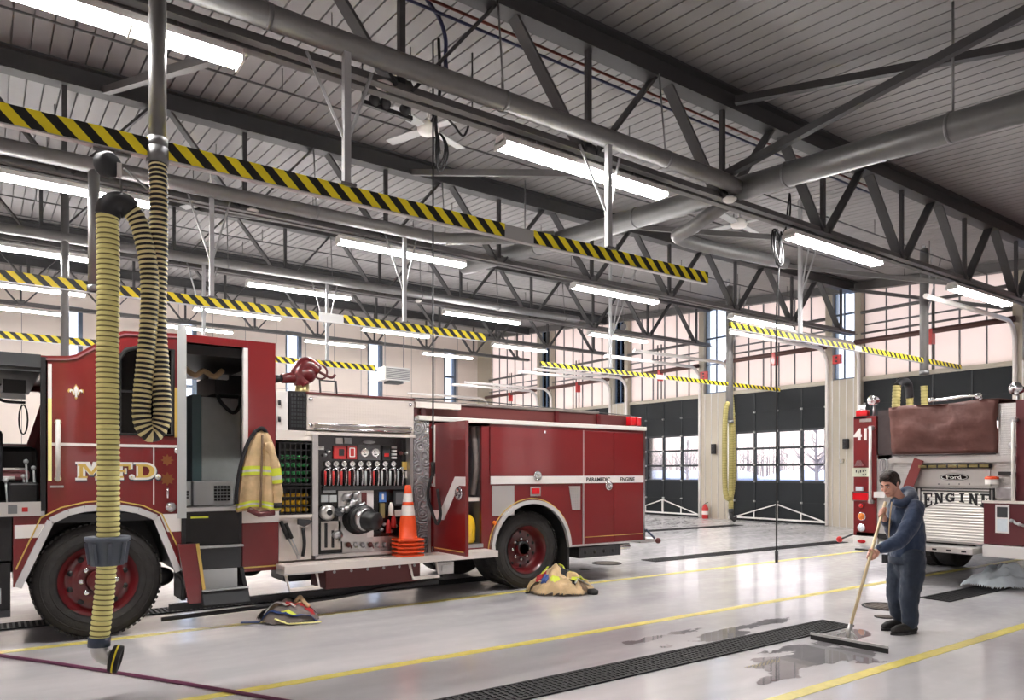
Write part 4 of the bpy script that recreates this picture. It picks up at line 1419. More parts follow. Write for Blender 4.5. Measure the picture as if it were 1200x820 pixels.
b = MB(); b.prism([(L, 1.18), (L + 0.02, 1.18), (L + 0.02, 2.94), (L, 2.94)], Vector((1.6, 7.98, 0)) - nn * 0.035, dn, Z_, nn * 0.075); b.build('door_edge', 'light_grey', door)
b = MB(); b.prism([(0.12, 1.95), (L - 0.1, 1.95), (L - 0.1, 2.78), (0.12, 2.78)], Vector((1.6, 7.98, 0)) + nn * 0.01, dn, Z_, nn * 0.006); b.build('door_pane', 'glass_dark', door)
b = MB(); b.tube([Vector((1.6, 7.98, 1.8)) + dn * 0.6 - nn * 0.06, Vector((1.6, 7.98, 1.8)) + dn * 0.6 - nn * 0.03], 0.03, 10); b.build('door_handle', 'chrome', door)
sk = [(0.0, 0.36), (0.3, 0.30), (0.34, 0.38), (0.12, 0.86), (0.0, 0.86)]
b = MB(); b.prism([(-0.12, 0.88), (0.06, 0.88), (0.14, 0.28), (-0.02, 0.28)], (1.66, 7.9, 0), X_, Z_, (0, -0.05, 0)); sd = b.build('step_wing', 'red_paint', E1)
b = MB(); b.beam((1.72, 7.84, 0.88), (1.80, 7.84, 0.28), 0.03, 0.012, up=(0, 1, 0)); b.build('wing_edge', 'gold_flat', sd)
# stepwell
b = MB(); b.box(1.6, 2.2, 8.3, 8.36, 0.3, 1.2); b.box(1.6, 1.64, 7.98, 8.36, 0.3, 1.2); b.box(2.17, 2.2, 8.0, 8.36, 0.3, 1.2); b.build('stepwell', 'black', E1)
bx('well_shelf', 'black_gloss', 1.64, 2.17, 8.0, 8.3, 0.84, 1.19)
bx('yellow_tread_edge', 'reflect_yellow', 1.69, 1.86, 7.99, 8.0, 1.125, 1.145)
bx('step_riser', 'dark_grey', 1.70, 2.17, 7.92, 8.25, 0.60, 0.82, bevel=0.006)
bx('tread_edge', 'light_grey', 1.66, 2.19, 7.90, 8.25, 0.82, 0.84)
bx('step_plate', 'light_grey', 1.74, 2.13, 7.915, 8.2, 0.40, 0.60)
b = MB(); b.beam((2.17, 7.93, 0.60), (2.23, 7.93, 0.30), 0.04, 0.05, up=(0, 1, 0)); b.build('step_bracket', 'black', E1)
b = MB(); b.prism([(7.75, 0.26), (8.2, 0.26), (8.2, 0.40), (7.83, 0.40)], (1.76, 0, 0), Y_, Z_, (0.46, 0, 0)); b.build('lower_step', 'dark_grey', E1, bevel=0.008)
bx('step_lip', 'light_grey', 1.76, 2.22, 7.80, 7.83, 0.395, 0.41)
# insignia
P0 = Vector((0.80, YS - 0.004, 2.36))
def fleur(o, s):
    b = MB()
    lobe = [(0, 0.42), (0.10, 0.26), (0.13, 0.10), (0.06, -0.08), (0.05, -0.14), (-0.05, -0.14), (-0.06, -0.08), (-0.13, 0.10), (-0.10, 0.26)]
    b.prism([(p[0] * s, p[1] * s) for p in lobe][::-1], o, X_, Z_, (0, -0.004, 0))
    for q in (-1, 1):
        side_ = [(0.07, -0.10), (0.14, 0.06), (0.24, 0.16), (0.36, 0.14), (0.40, 0.02), (0.34, -0.08), (0.31, 0.02), (0.25, 0.05), (0.20, -0.03), (0.15, -0.14)]
        b.prism([(q * p[0] * s, p[1] * s) for p in side_], o, X_, Z_, (0, -0.004, 0))
    b.prism([(-0.16 * s, -0.16 * s), (0.16 * s, -0.16 * s), (0.16 * s, -0.20 * s), (-0.16 * s, -0.20 * s)], o, X_, Z_, (0, -0.004, 0))
    b.prism([(-0.04 * s, -0.2 * s), (0.04 * s, -0.2 * s), (0.07 * s, -0.33 * s), (0, -0.42 * s), (-0.07 * s, -0.33 * s)], o, X_, Z_, (0, -0.004, 0))
    return b
fleur(atY(89, 459, YS) + Vector((0, -0.004, 0)), 0.17).build('emblem_outline', 'gold_flat', E1)
fleur(atY(89, 459, YS) + Vector((0, -0.009, 0)), 0.135).build('emblem', 'gauge_face', E1)


def slab(mb, s, o, h, w, u=X_, v=Z_, depth=0.004, m=0, t=0.2, bott=None):
    """one slab-serif letter of height h and width w out of bars; bott(x 0..1) lowers the foot"""
    T = t
    G = {
        'M': [[(0.06, 0), (0.06 + T * 0.8, 0), (0.06 + T * 0.8, 1), (0.06, 1)], [(0.94 - T * 0.95, 0), (0.94, 0), (0.94, 1), (0.94 - T * 0.95, 1)], [(0.1, 1), (0.1 + T * 1.1, 1), (0.58, 0.25), (0.45, 0.25)], [(0.9, 1), (0.9 - T * 1.1, 1), (0.42, 0.25), (0.55, 0.25)], [(0, 0), (0.36, 0), (0.36, 0.13), (0, 0.13)], [(0.62, 0), (1, 0), (1, 0.13), (0.62, 0.13)], [(0, 0.87), (0.3, 0.87), (0.3, 1), (0, 1)], [(0.7, 0.87), (1, 0.87), (1, 1), (0.7, 1)]],
        'F': [[(0.12, 0), (0.12 + T * 1.2, 0), (0.12 + T * 1.2, 1), (0.12, 1)], [(0, 0.85), (0.95, 0.85), (0.95, 1), (0, 1)], [(0.83, 0.62), (0.95, 0.62), (0.95, 1), (0.83, 1)], [(0.2, 0.43), (0.66, 0.43), (0.66, 0.57), (0.2, 0.57)], [(0.58, 0.34), (0.68, 0.34), (0.68, 0.66), (0.58, 0.66)], [(0, 0), (0.55, 0), (0.55, 0.13), (0, 0.13)]],
        'E': [[(0.12, 0), (0.12 + T * 1.2, 0), (0.12 + T * 1.2, 1), (0.12, 1)], [(0, 0.87), (0.95, 0.87), (0.95, 1), (0, 1)], [(0.82, 0.66), (0.95, 0.66), (0.95, 1), (0.82, 1)], [(0.2, 0.44), (0.66, 0.44), (0.66, 0.57), (0.2, 0.57)], [(0.58, 0.35), (0.68, 0.35), (0.68, 0.66), (0.58, 0.66)], [(0, 0), (0.95, 0), (0.95, 0.13), (0, 0.13)], [(0.82, 0), (0.95, 0), (0.95, 0.34), (0.82, 0.34)]],
        'N': [[(0.1, 0), (0.1 + T * 0.9, 0), (0.1 + T * 0.9, 1), (0.1, 1)], [(0.9 - T * 0.9, 0), (0.9, 0), (0.9, 1), (0.9 - T * 0.9, 1)], [(0.08, 1), (0.36, 1), (0.92, 0), (0.64, 0)], [(0, 0), (0.4, 0), (0.4, 0.12), (0, 0.12)], [(0.62, 0.88), (1, 0.88), (1, 1), (0.62, 1)], [(0, 0.88), (0.3, 0.88), (0.3, 1), (0, 1)]],
        'I': [[(0.5 - T * 0.65, 0), (0.5 + T * 0.65, 0), (0.5 + T * 0.65, 1), (0.5 - T * 0.65, 1)], [(0.15, 0), (0.85, 0), (0.85, 0.14), (0.15, 0.14)], [(0.15, 0.86), (0.85, 0.86), (0.85, 1), (0.15, 1)]],
    }
    if s in ('D', 'G'):
        n = 14
        if s == 'D':
            outer = [(0.12, 0.0), (0.5, 0.0)] + [(0.5 + 0.48 * math.sin(a), 0.5 - 0.5 * math.cos(a)) for a in [PI * k / n for k in range(1, n)]] + [(0.5, 1.0), (0.12, 1.0)]
            inner = [(0.36, 0.16), (0.48, 0.16)] + [(0.48 + 0.24 * math.sin(a), 0.5 - 0.34 * math.cos(a)) for a in [PI * k / n for k in range(1, n)]] + [(0.48, 0.84), (0.36, 0.84)]
            polys = [(outer, [inner]), ([(0, 0), (0.3, 0), (0.3, 0.13), (0, 0.13)], []), ([(0, 0.87), (0.3, 0.87), (0.3, 1), (0, 1)], [])]
        else:
            an = [math.radians(35 + k * (290.0 / 24)) for k in range(25)]
            outer = [(0.5 + 0.48 * math.cos(a), 0.5 + 0.5 * math.sin(a)) for a in an]
            inner = [(0.5 + 0.22 * math.cos(a), 0.5 + 0.32 * math.sin(a)) for a in an[::-1]]
            polys = [(outer + inner, []), ([(0.5, 0.38), (0.98, 0.38), (0.98, 0.5), (0.5, 0.5)], []), ([(0.72, 0.05), (0.94, 0.05), (0.94, 0.45), (0.72, 0.45)], []), ([(0.82, 0.62), (0.93, 0.62), (0.93, 0.98), (0.82, 0.98)], [])]
    else:
        polys = [(p, []) for p in G[s]]
    fx = (lambda p: (p[0] * w, p[1] * h if bott is None else (bott(p[0]) + (h - bott(p[0])) * p[1])))
    dn_ = Vector(u).cross(Vector(v))
    for ip, (p, hl) in enumerate(polys):
        ar = sum(p[i][0] * p[(i + 1) % len(p)][1] - p[(i + 1) % len(p)][0] * p[i][1] for i in range(len(p)))
        if ar < 0: p = p[::-1]
        mb.prism([fx(q) for q in p], o, u, v, dn_ * (depth * (1 + 0.09 * ip)), [[fx(q) for q in hh] for hh in hl], m)


dots = []
for (lay, grow, m_, nm) in ((0.0, 0.014, 'navy_strip', 'letter_shadow'), (0.003, 0.012, 'gauge_face', 'letter_outline'), (0.006, -0.009, 'gold_flat', 'lettering')):
    b = MB()
    sh = 0.012 if lay == 0 else 0
    for ch, x, w in (('M', 0.685, 0.24), ('F', 0.985, 0.17), ('D', 1.175, 0.19)):
        slab(b, ch, (x - grow + sh * 0.4, YS - 0.003 - lay, 1.535 - grow - sh), 0.15 + 2 * grow, w + 2 * grow, depth=0.003, t=0.16 if lay > 0.005 else 0.32)
    for x in (0.947, 1.15, 1.385):
        b.lathe([(0, 0.003), (0.015 + grow, 0.003), (0.015 + grow, 0)], (x + sh * 0.4, YS - 0.003 - lay, 1.552 - sh), (0, -1, 0), 12)
    b.build(nm, m_, E1)
# small crest and bright fitting near the door edge
def star(o, r, n=8):
    b = MB(); b.prism([(r * (1 if k % 2 == 0 else 0.6) * math.cos(PI * k / n), r * (1 if k % 2 == 0 else 0.6) * math.sin(PI * k / n)) for k in range(2 * n)], o, X_, Z_, (0, -0.004, 0)); return b
star((1.47, YS - 0.002, 1.72), 0.06).build('crest', 'bronze', E1)
star((1.47, YS - 0.002, 1.53), 0.07).build('crest', 'bronze', E1)
b = MB(); b.tube([(1.47, YS - 0.02, 1.44), (1.47, YS - 0.02, 1.34)], 0.012, 8); b.build('door_latch', 'chrome', E1)
b = MB(); b.lathe([(0.05, 0), (0.05, 0.02), (0.0, 0.03)], (1.50, YS, 1.25), (0, -1, 0), 16); b.build('filler_cap', 'chrome', E1)
b = MB(); b.text('24/4 R', (0.475, YS - 0.002, 1.455), X_, Z_, 0.035, 0.002); 
b = MB(); b.box(0.475, 0.58, YS - 0.004, YS, 1.455, 1.475); b.build('data_plate', 'light_grey', E1)
# trailing wire fitting by the wheel
b = MB(); b.tube(spline([(1.55, 8.02, 0.6), (1.62, 7.99, 0.5), (1.62, 7.99, 0.32)], 5), 0.03, 8); b.build('mud_guard_stay', 'black', E1)

# ---- pump module
bx('pump_module_frame', 'black', 2.6, 4.26, 8.32, 10.4, 0.62, 2.06)
bx('crate_bay_top', 'cream_plate', 2.56, 3.0, YS - 0.005, 8.3, 1.95, 2.06)
bx('front_locker', 'white_paint', 2.565, 2.70, YS + 0.02, 8.4, 2.06, 2.49, bevel=0.006)
for z in (2.18, 2.36):
    b = MB(); b.tube([(2.60, YS + 0.0, z - 0.03), (2.60, YS - 0.0, z + 0.03)], 0.016, 8); b.build('locker_hinge', 'dark_grey', E1)
cm = bx('mesh_panel', 'black', 2.71, 2.905, YS + 0.01, 8.1, 2.07, 2.50, bevel=0.004)
b = MB()
for i in range(5):
    for j in range(9):
        b.box(2.73 + i * 0.034, 2.752 + i * 0.034, YS + 0.0, YS + 0.01, 2.10 + j * 0.043, 2.128 + j * 0.043)
b.build('mesh_hole', 'dark_grey', cm)
cc = bx('crosslay_cover', 'diamond_white', 2.91, 4.25, YS + 0.0, 10.4, 2.07, 2.475, bevel=0.008)
b = MB(); b.box(2.9, 4.26, YS - 0.01, 10.4, 2.475, 2.50); b.build('top_trim', 'redbrown', cc)
b = MB()
for z in (2.14, 2.085):
    b.tube([(2.98, YS - 0.02, z), (4.2, YS - 0.02, z)], 0.014, 8)
b.build('hand_rail', 'chrome', cc)
b = MB()
for x in (2.95, 4.2):
    for z in (2.13, 2.42):
        b.lathe([(0.025, 0), (0.02, 0.015), (0, 0.018)], (x, YS, z), (0, -1, 0), 12)
b.build('latch', 'chrome', cc)
b = MB(); b.box(2.9, 4.26, YS - 0.015, YS + 0.2, 2.02, 2.06); b.build('cover_ledge', 'cream_plate', cc)

# crate bay: two open mesh crates
for (z0, z1, lab) in ((1.46, 1.92, 'upper'), (1.13, 1.42, 'lower')):
    cr = bpy.data.objects.new('bottle_crate', None); COL.objects.link(cr); cr.parent = E1; cr.location = Vector((2.78, 8.0, z0)) - E1.location
    b = MB(); b.box(2.6, 2.96, 8.26, 8.28, z0, z1); b.box(2.6, 2.96, 8.0, 8.28, z0, z0 + 0.012); b.box(2.6, 2.612, 8.0, 8.28, z0, z1); b.box(2.948, 2.96, 8.0, 8.28, z0, z1); b.build('shell', 'black', cr)
    b = MB()
    for i in range(7):
        x = 2.6 + i * 0.06; b.box(x - 0.006, x + 0.006, YS - 0.004, YS + 0.004, z0, z1)
    n = int((z1 - z0) / 0.075)
    for j in range(n + 1):
        z = z0 + (z1 - z0) * j / n; b.box(2.6, 2.96, YS - 0.005, YS + 0.005, z - 0.006, z + 0.006)
    b.build('front_net', 'black', cr)
bx('crate_shelf', 'cream_plate', 2.585, 2.975, YS - 0.01, 8.3, 1.095, 1.128)
bx('bay_post', 'brushed', 2.965, 3.02, YS - 0.02, 8.3, 0.66, 2.02)
bx('tool_board', 'cream_plate', 2.6, 2.965, YS + 0.02, 8.3, 0.62, 1.095)

# ---- pump operator's panel
pp = bpy.data.objects.new('pump_panel', None); COL.objects.link(pp); pp.parent = E1; pp.location = Vector((3.6, 8.1, 1.3)) - E1.location
YP = 8.10
PXS = (4.25 - 3.02) / 115.0
def pxz(px, py):        # place on the panel face
    p = atY(px, py, YP); return p.x, p.z
b = MB(); b.box(3.02, 4.2, YP, 8.3, 0.66, 2.02); b.build('panel_plate', 'black_gloss', pp)
b = MB()
b.box(3.0, 3.035, YS - 0.01, YP + 0.02, 0.64, 2.03); b.box(4.195, 4.235, YS - 0.01, YP + 0.02, 0.64, 2.03); b.box(3.0, 4.235, YS - 0.01, YP + 0.02, 0.62, 0.66)
b.build('panel_frame', 'brushed', pp)
def pbox(name, m, px0, py0, px1, py1, d=0.02, bevel=0.0):
    x0, z1 = pxz(px0, py0); x1, z0 = pxz(px1, py1)
    b = MB(); b.box(x0, x1, YP - d, YP, min(z0, z1), max(z0, z1)); return b.build(name, m, pp, bevel)
def gauge(px, py, r, name='gauge'):
    x, z = pxz(px, py)
    b = MB(); b.lathe([(r, 0), (r * 1.05, 0.03), (r * 0.9, 0.035), (r * 0.88, 0.022), (0, 0.022)], (x, YP - 0.004, z), (0, -1, 0), 20, mfun=lambda i: 0 if i < 3 else 1)
    b.beam((x, YP - 0.028, z), (x - r * 0.4, YP - 0.028, z + r * 0.5), r * 0.12, 0.003, 2, up=(0, 1, 0)); b.box(x - r * 0.35, x + r * 0.35, YP - 0.029, YP - 0.026, z - r * 0.5, z - r * 0.3, 2)
    return b.build(name, ['chrome', 'gauge_face', 'black'], pp)
pbox('instruction_plate', 'gauge_face', 393, 513, 401, 520); pbox('instruction_plate', 'light_grey', 403, 513, 411, 520)
pbox('throttle_box', 'red_plastic', 390, 522, 404, 538, 0.03, 0.004)
pbox('throttle_screen', 'black_gloss', 396, 526, 402, 534, 0.034)
pbox('relief_box', 'red_plastic', 406, 522, 417, 538, 0.03, 0.004)
x, z = pxz(411.5, 530); b = MB(); b.prism(rrect(x - 0.035, x + 0.035, z - 0.055, z + 0.055, 0.01), (0, YP - 0.03, 0), X_, Z_, (0, -0.004, 0), [rrect(x - 0.024, x + 0.024, z - 0.044, z + 0.044, 0.008)]); b.build('display_border', 'white_paint', pp)
pbox('master_gauge_plate', 'mid_grey', 420, 521, 445, 539, 0.008)
gauge(426.5, 530.5, 0.052, 'master_gauge'); gauge(439, 530.5, 0.052, 'master_gauge')
x, z = pxz(432, 518); b = MB(); b.ball((x, YP - 0.01, z), (0.085, 0.012, 0.02)); b.build('maker_badge', 'light_grey', pp)
pbox('switch_plate', 'dark_grey', 448, 522, 456, 539); pbox('switch', 'red_plastic', 449.5, 531, 454.5, 535, 0.03)
for k in range(4):
    pbox('indicator_plate', 'light_grey', 458.5, 523 + k * 4, 464, 525.5 + k * 4)
b = MB()
for (px, py) in ((469, 531), (476, 531), (380, 533), (384, 529)):
    x, z = pxz(px, py); b = MB(); b.lathe([(0.022, 0), (0.02, 0.04), (0, 0.045)], (x, YP, z), (0, -1, 0), 12); b.build('knob', 'redbrown' if px == 469 else 'steel', pp)
pbox('paper_tag', 'gauge_face', 372, 523, 379, 527)
pbox('brass_tag', 'gold_flat', 471, 541, 477, 550); pbox('paper_tag', 'gauge_face', 474, 552, 481, 560)
for k in range(9):
    px = 383 + k * 9.6
    gauge(px, 543.5, 0.033, 'discharge_gauge')
# pull levers
cols = ['red_plastic', 'red_plastic', 'red_plastic', 'red_plastic', 'light_grey', 'light_grey', 'red_plastic', 'light_grey', 'light_grey', 'light_grey']
for k in range(10):
    px = 379.5 + k * 9.45
    x0, zt = pxz(px, 551); x1, zb_ = pxz(px + 5.6, 569)
    hd = bpy.data.objects.new('pull_handle', None); COL.objects.link(hd); hd.parent = pp; hd.location = Vector((x0, YP, zb_)) - world_loc(pp)
    b = MB(); b.tube(spline([(x0, YP - 0.03, zb_), (x0, YP - 0.05, (zt + zb_) / 2), (x0, YP - 0.04, zt), ((x0 + x1) / 2, YP - 0.04, zt + 0.02), (x1, YP - 0.04, zt), (x1, YP - 0.05, (zt + zb_) / 2), (x1, YP - 0.03, zb_)], 4), 0.011, 8); b.build('bail', 'chrome', hd)
    b = MB(); b.tube([(x0 - 0.004, YP - 0.055, zb_ + 0.01), (x0 - 0.004, YP - 0.055, zt - 0.01)], 0.013, 8); b.build('grip', cols[k], hd)
    b = MB(); b.tube([(x1, YP, zt + 0.03), (x1, YP - 0.045, zt + 0.03)], 0.012, 8); b.build('pivot', 'steel', hd)
pbox('lever_ledge', 'dark_grey', 378, 570, 475, 573, 0.04)
pbox('suction_plate', 'brushed', 396, 575, 437, 632, 0.012)
pbox('side_strip', 'white_paint', 429, 575, 437, 629, 0.016)
pbox('rust_plate', 'redbrown', 423, 577, 429, 598, 0.02)
pbox('drain_plate', 'brushed', 401, 631, 470, 645, 0.01)
pbox('lower_plate', 'cream_plate', 376, 611, 399, 643, 0.012)
pbox('upper_plate', 'light_grey', 376, 580, 384, 588, 0.014); pbox('upper_plate', 'light_grey', 386, 580, 394, 588, 0.014); pbox('upper_rail', 'light_grey', 378, 572, 393, 577, 0.014)
# big suction inlet
x, z = pxz(418, 607)
b = MB(); b.lathe([(0.185, 0), (0.19, 0.05), (0.16, 0.07), (0.155, 0.16), (0.165, 0.17), (0.165, 0.20), (0.12, 0.21)], (x, YP, z), (0, -1, 0.0), 32); b.build('suction_flange', 'black', pp)
ax = Vector((0.42, -1, -0.1)).normalized(); o = Vector((x, YP - 0.16, z))
b = MB(); b.lathe([(0.13, 0), (0.135, 0.06), (0.12, 0.07)], o, ax, 28); b.build('suction_ring', 'steel', pp)
b = MB(); b.lathe([(0.12, 0.06), (0.125, 0.13), (0.105, 0.14), (0.105, 0.22), (0.09, 0.235), (0, 0.24)], o, ax, 28); b.build('suction_cap', 'black', pp)
# valve cluster above
for (px, py, r) in ((404, 582, 0.05), (411, 590, 0.06), (404, 596, 0.05), (414, 580, 0.045), (398, 598, 0.05), (420, 592, 0.04)):
    x, z = pxz(px, py); b = MB(); b.ball((x, YP - 0.05, z), (r, 0.06, r)); b.tube([(x - r, YP - 0.06, z - r), (x + r * 1.2, YP - 0.08, z + r)], 0.014, 8); b.build('valve', 'steel', pp)
x, z = pxz(382, 600)
b = MB(); b.lathe([(0.088, 0), (0.092, 0.07), (0.06, 0.09), (0.035, 0.09), (0.03, 0.11), (0, 0.11)], (x, YP, z), (0, -1, 0), 24); b.build('outlet_cap', 'brushed', pp)
b = MB(); b.lathe([(0.034, 0.112), (0.02, 0.116), (0, 0.117)], (x, YP, z), (0, -1, 0), 16); b.build('outlet_bolt', 'black', pp)
x, z = pxz(394, 600); b = MB(); b.tube([(x, YP, z), (x, YP - 0.1, z)], 0.05, 14); b.tube([(x - 0.06, YP - 0.09, z), (x + 0.06, YP - 0.09, z)], 0.014, 8); b.build('outlet_valve', 'dark_grey', pp)
x, z = pxz(381, 627); b = MB(); b.box(x - 0.012, x + 0.012, YP - 0.04, YP, z - 0.14, z + 0.14); b.build('outlet_lever', 'black', pp)
x, z = pxz(393, 626); b = MB(); b.ball((x, YP - 0.06, z), (0.07, 0.06, 0.05)); b.build('outlet_valve', 'steel', pp)
x, z = pxz(388, 629); b = MB(); b.beam((x, YP - 0.05, z - 0.12), (x, YP - 0.05, z + 0.08), 0.03, 0.02); b.build('outlet_lever', 'black', pp)
for k in range(7):
    x, z = pxz(407 + k * 8.5, 638)
    b = MB(); b.ball((x, YP - 0.035, z), (0.03, 0.03, 0.034), 10, rings=7); b.beam((x, YP - 0.06, z + 0.03), (x + 0.03, YP - 0.06, z - 0.04), 0.014, 0.014)
    b.build('drain_valve', 'steel' if k % 3 else 'redbrown', pp)
pbox('blue_label', 'blue_label', 444, 576, 452, 588, 0.014); x, z = pxz(448, 582); b = MB(); b.box(x - 0.012, x + 0.012, YP - 0.018, YP - 0.014, z - 0.035, z + 0.035); b.build('blue_label_window', 'gauge_face', pp)
pbox('gauge_frame', 'dark_grey', 461, 575, 474, 592, 0.02); pbox('gauge_inset', 'mid_grey', 463, 577, 472, 590, 0.024)
x, z = pxz(447, 598); b = MB(); b.box(x - 0.03, x + 0.03, YP - 0.03, YP, z - 0.09, z + 0.09); b.build('hose_bracket', 'brass', pp)
for (px, py, m_) in ((456, 597, 'cone_white'), (453, 617, 'red_plastic'), (459, 611, 'red_plastic')):
    x, z = pxz(px, py); b = MB(); b.tube([(x, YP - 0.05, z - 0.07), (x, YP - 0.05, z + 0.04), (x, YP - 0.05, z + 0.09)], [0.034, 0.03, 0.012], 14); b.build('nozzle', m_, pp)
for (px, py) in ((446, 620), (449, 614), (457, 622), (462, 616)):
    x, z = pxz(px, py); b = MB(); b.ball((x, YP - 0.03, z), (0.026, 0.03, 0.022)); b.build('coupling', 'steel', pp)
x, z = pxz(468, 600); b = MB(); b.box(x - 0.07, x + 0.09, YP - 0.02, YP, z - 0.05, z + 0.03); b.build('white_label', 'cream_plate', pp)

# ---- running board and what hangs under it
rb = bx('running_board', 'diamond_white', 2.56, 5.3, 7.72, 8.32, 0.555, 0.60, bevel=0.006)
b = MB(); b.box(2.56, 5.3, 7.705, 7.72, 0.52, 0.60); b.build('board_edge', 'cream_plate', rb)
b = MB(); b.box(2.56, 3.0, 7.73, 8.0, 0.50, 0.555); b.build('board_corner', 'brushed', rb)
hb = bx('hose_tray', 'redbrown', 3.04, 4.22, 7.78, 8.25, 0.30, 0.515, bevel=0.01)
for k in range(6):
    b = MB(); b.lathe([(0.018, 0), (0.012, 0.01), (0, 0.012)], (3.14 + k * 0.2, 7.78, 0.49), (0, -1, 0), 10); b.build('bolt', 'light_grey', hb)
for (xa, xb) in ((2.62, 2.95), (4.10, 4.45)):
    b = MB(); b.tube([(xa - 0.04, 7.76, 0.53), (xa, 7.74, 0.345), (xb, 7.74, 0.345), (xb - 0.03, 7.76, 0.53)], 0.018, 8)
    b.beam((xa, 7.74, 0.335), (xb, 7.74, 0.335), 0.05, 0.02); b.build('fold_step', 'cream_plate', E1)
b = MB(); b.box(4.44, 4.66, 7.74, 7.80, 0.36, 0.5); b.box(4.48, 4.62, 7.7, 7.74, 0.40, 0.47); b.build('step_cleat', 'diamond', E1)
bx('under_rail', 'black', 1.5, 4.6, 8.0, 8.1, 0.2, 0.26)
b = MB(); b.tube([(1.4, 7.92, 0.14), (3.2, 7.92, 0.18), (4.6, 7.92, 0.30)], 0.022, 8); b.build('air_line', 'black', E1)
for (x, y) in ((1.45, 8.3), (2.42, 8.5)):
    b = MB(); b.ball((x, y, 0.52), (0.14, 0.14, 0.1)); b.build('air_tank', 'black', E1)

# ---- quilted bright metal between pump and body
bx('quilted_panel', 'swirl', 4.25, 4.46, YS - 0.005, 8.5, 0.60, 2.26)
b = MB(); b.tube([(4.50, 7.93, 2.18), (4.50, 7.93, 1.42)], 0.018, 10); gr = b.build('grab_rail', 'white_plastic', E1)
for z in (2.16, 1.44):
    b = MB(); b.tube([(4.50, 7.92, z), (4.50, 8.05, z)], 0.024, 8); b.build('bracket', 'chrome', gr)
bx('panel_post', 'steel', 4.44, 4.475, YS - 0.02, YS + 0.1, 0.52, 1.4)

# ---- rear body
XE = 8.235
ra = [(5.41, 0.54)] + [(6.05 + 0.66 * math.cos(a), 0.54 + 0.655 * math.sin(a)) for a in [PI - PI * k / 20 for k in range(1, 20)]] + [(6.72, 0.54)]
body = [(5.36, 0.54)] + ra + [(6.98, 0.54), (6.98, 1.44), (5.36, 1.44)]
side(body, YS, 0.05, 'wheel_panel', 'red_paint')
fr_ = [(4.46, 0.58), (5.36, 0.58), (5.36, 2.26), (4.46, 2.26)]
side(fr_, YS, 0.05, 'compartment_frame', 'red_paint', holes=[[(4.52, 0.66), (5.24, 0.66), (5.24, 2.2), (4.52, 2.2)]])
side([(5.37, 1.545), (6.98, 1.545), (6.98, 2.2), (5.37, 2.2)], YS - 0.012, 0.06, 'upper_door', 'red_paint', bevel=0.006)
bx('door_knob', 'chrome', 6.25, 6.28, YS - 0.03, YS - 0.01, 2.14, 2.17)
side([(7.0, 0.56), (7.58, 0.56), (7.58, 2.2), (7.0, 2.2)], YS - 0.012, 0.06, 'rear_locker_door', 'red_paint', bevel=0.006)
side([(7.59, 0.56), (8.2, 0.56), (8.2, 2.2), (7.59, 2.2)], YS - 0.012, 0.06, 'rear_locker_door', 'red_paint', bevel=0.006)
bx('corner_post', 'chrome', 8.2, 8.24, YS - 0.014, YS + 0.06, 0.55, 2.24)
bx('door_edge_trim', 'brushed', 6.975, 6.995, YS - 0.016, YS, 0.56, 2.2)
bx('foot_trim', 'brushed', 6.75, 8.235, YS - 0.03, YS + 0.05, 0.535, 0.56)
b = MB(); b.tube([(7.02, YS - 0.016, 0.66), (8.19, YS - 0.016, 0.66)], 0.005, 6); b.build('pinstripe', 'gold_flat', E1)
st = bx('side_stripe', 'white_paint', 5.37, 8.2, YS - 0.02, YS - 0.012, 1.44, 1.545)
b = MB()
b.text('PARAMEDIC', (7.03, YS - 0.021, 1.465), X_, Z_, 0.08, 0.003, offset=0.002, sx=1.08); b.build('lettering', 'black', st)
b = MB(); b.text('ENGINE', (7.70, YS - 0.021, 1.465), X_, Z_, 0.08, 0.003, offset=0.002, sx=1.08)
b.build('lettering', 'black', st)
bx('red_top', 'red_paint', 4.46, 8.2, YS, YS + 0.05, 2.2, 2.235)
bx('body_top_rail', 'white_plastic', 4.3, 8.26, YS - 0.03, YS + 0.08, 2.235, 2.295, bevel=0.01)
bx('hosebed_side', 'redbrown', 4.28, 8.2, YS + 0.12, YS + 0.16, 2.29, 2.46)
for x in (4.28, 4.40, 6.55, 7.35):
    bx('hosebed_rib', 'red_dark', x, x + 0.06, YS + 0.09, YS + 0.13, 2.29, 2.46)
hc = bx('hosebed_cover', 'grey_cloth', 4.26, 7.4, YS + 0.10, YF - 0.1, 2.46, 2.50, bevel=0.01)
b = MB(); b.box(4.3, 4.95, YS + 0.04, YS + 0.12, 2.40, 2.47); b.build('cover_flap', 'cream_plate', hc)
b = MB(); b.tube([(4.28, YS + 0.09, 2.51), (4.9, YS + 0.09, 2.54), (8.1, YS + 0.14, 2.47)], 0.008, 6); b.build('cover_cord', 'dark_grey', hc)
bx('body_roof', 'brushed', 4.46, 8.2, YS + 0.05, YF - 0.05, 2.2, 2.235)
bx('body_far_side', 'red_paint', 4.46, 8.2, YF - 0.05, YF, 0.56, 2.3)
bx('body_rear', 'diamond', 8.17, 8.22, YS + 0.05, YF - 0.05, 0.56, 2.235)
bx('body_floor', 'black', 4.46, 5.38, YS + 0.05, YF - 0.05, 0.56, 0.60)
bx('body_floor', 'black', 6.78, 8.2, YS + 0.05, YF - 0.05, 0.56, 0.60)
b = MB(); b.prism(ra + [(6.98, 0.54), (6.98, 1.4), (5.36, 1.4), (5.36, 0.54)], (0, YS + 0.05, 0), X_, Z_, (0, 0.75, 0)); b.build('wheel_housing', 'black', E1)
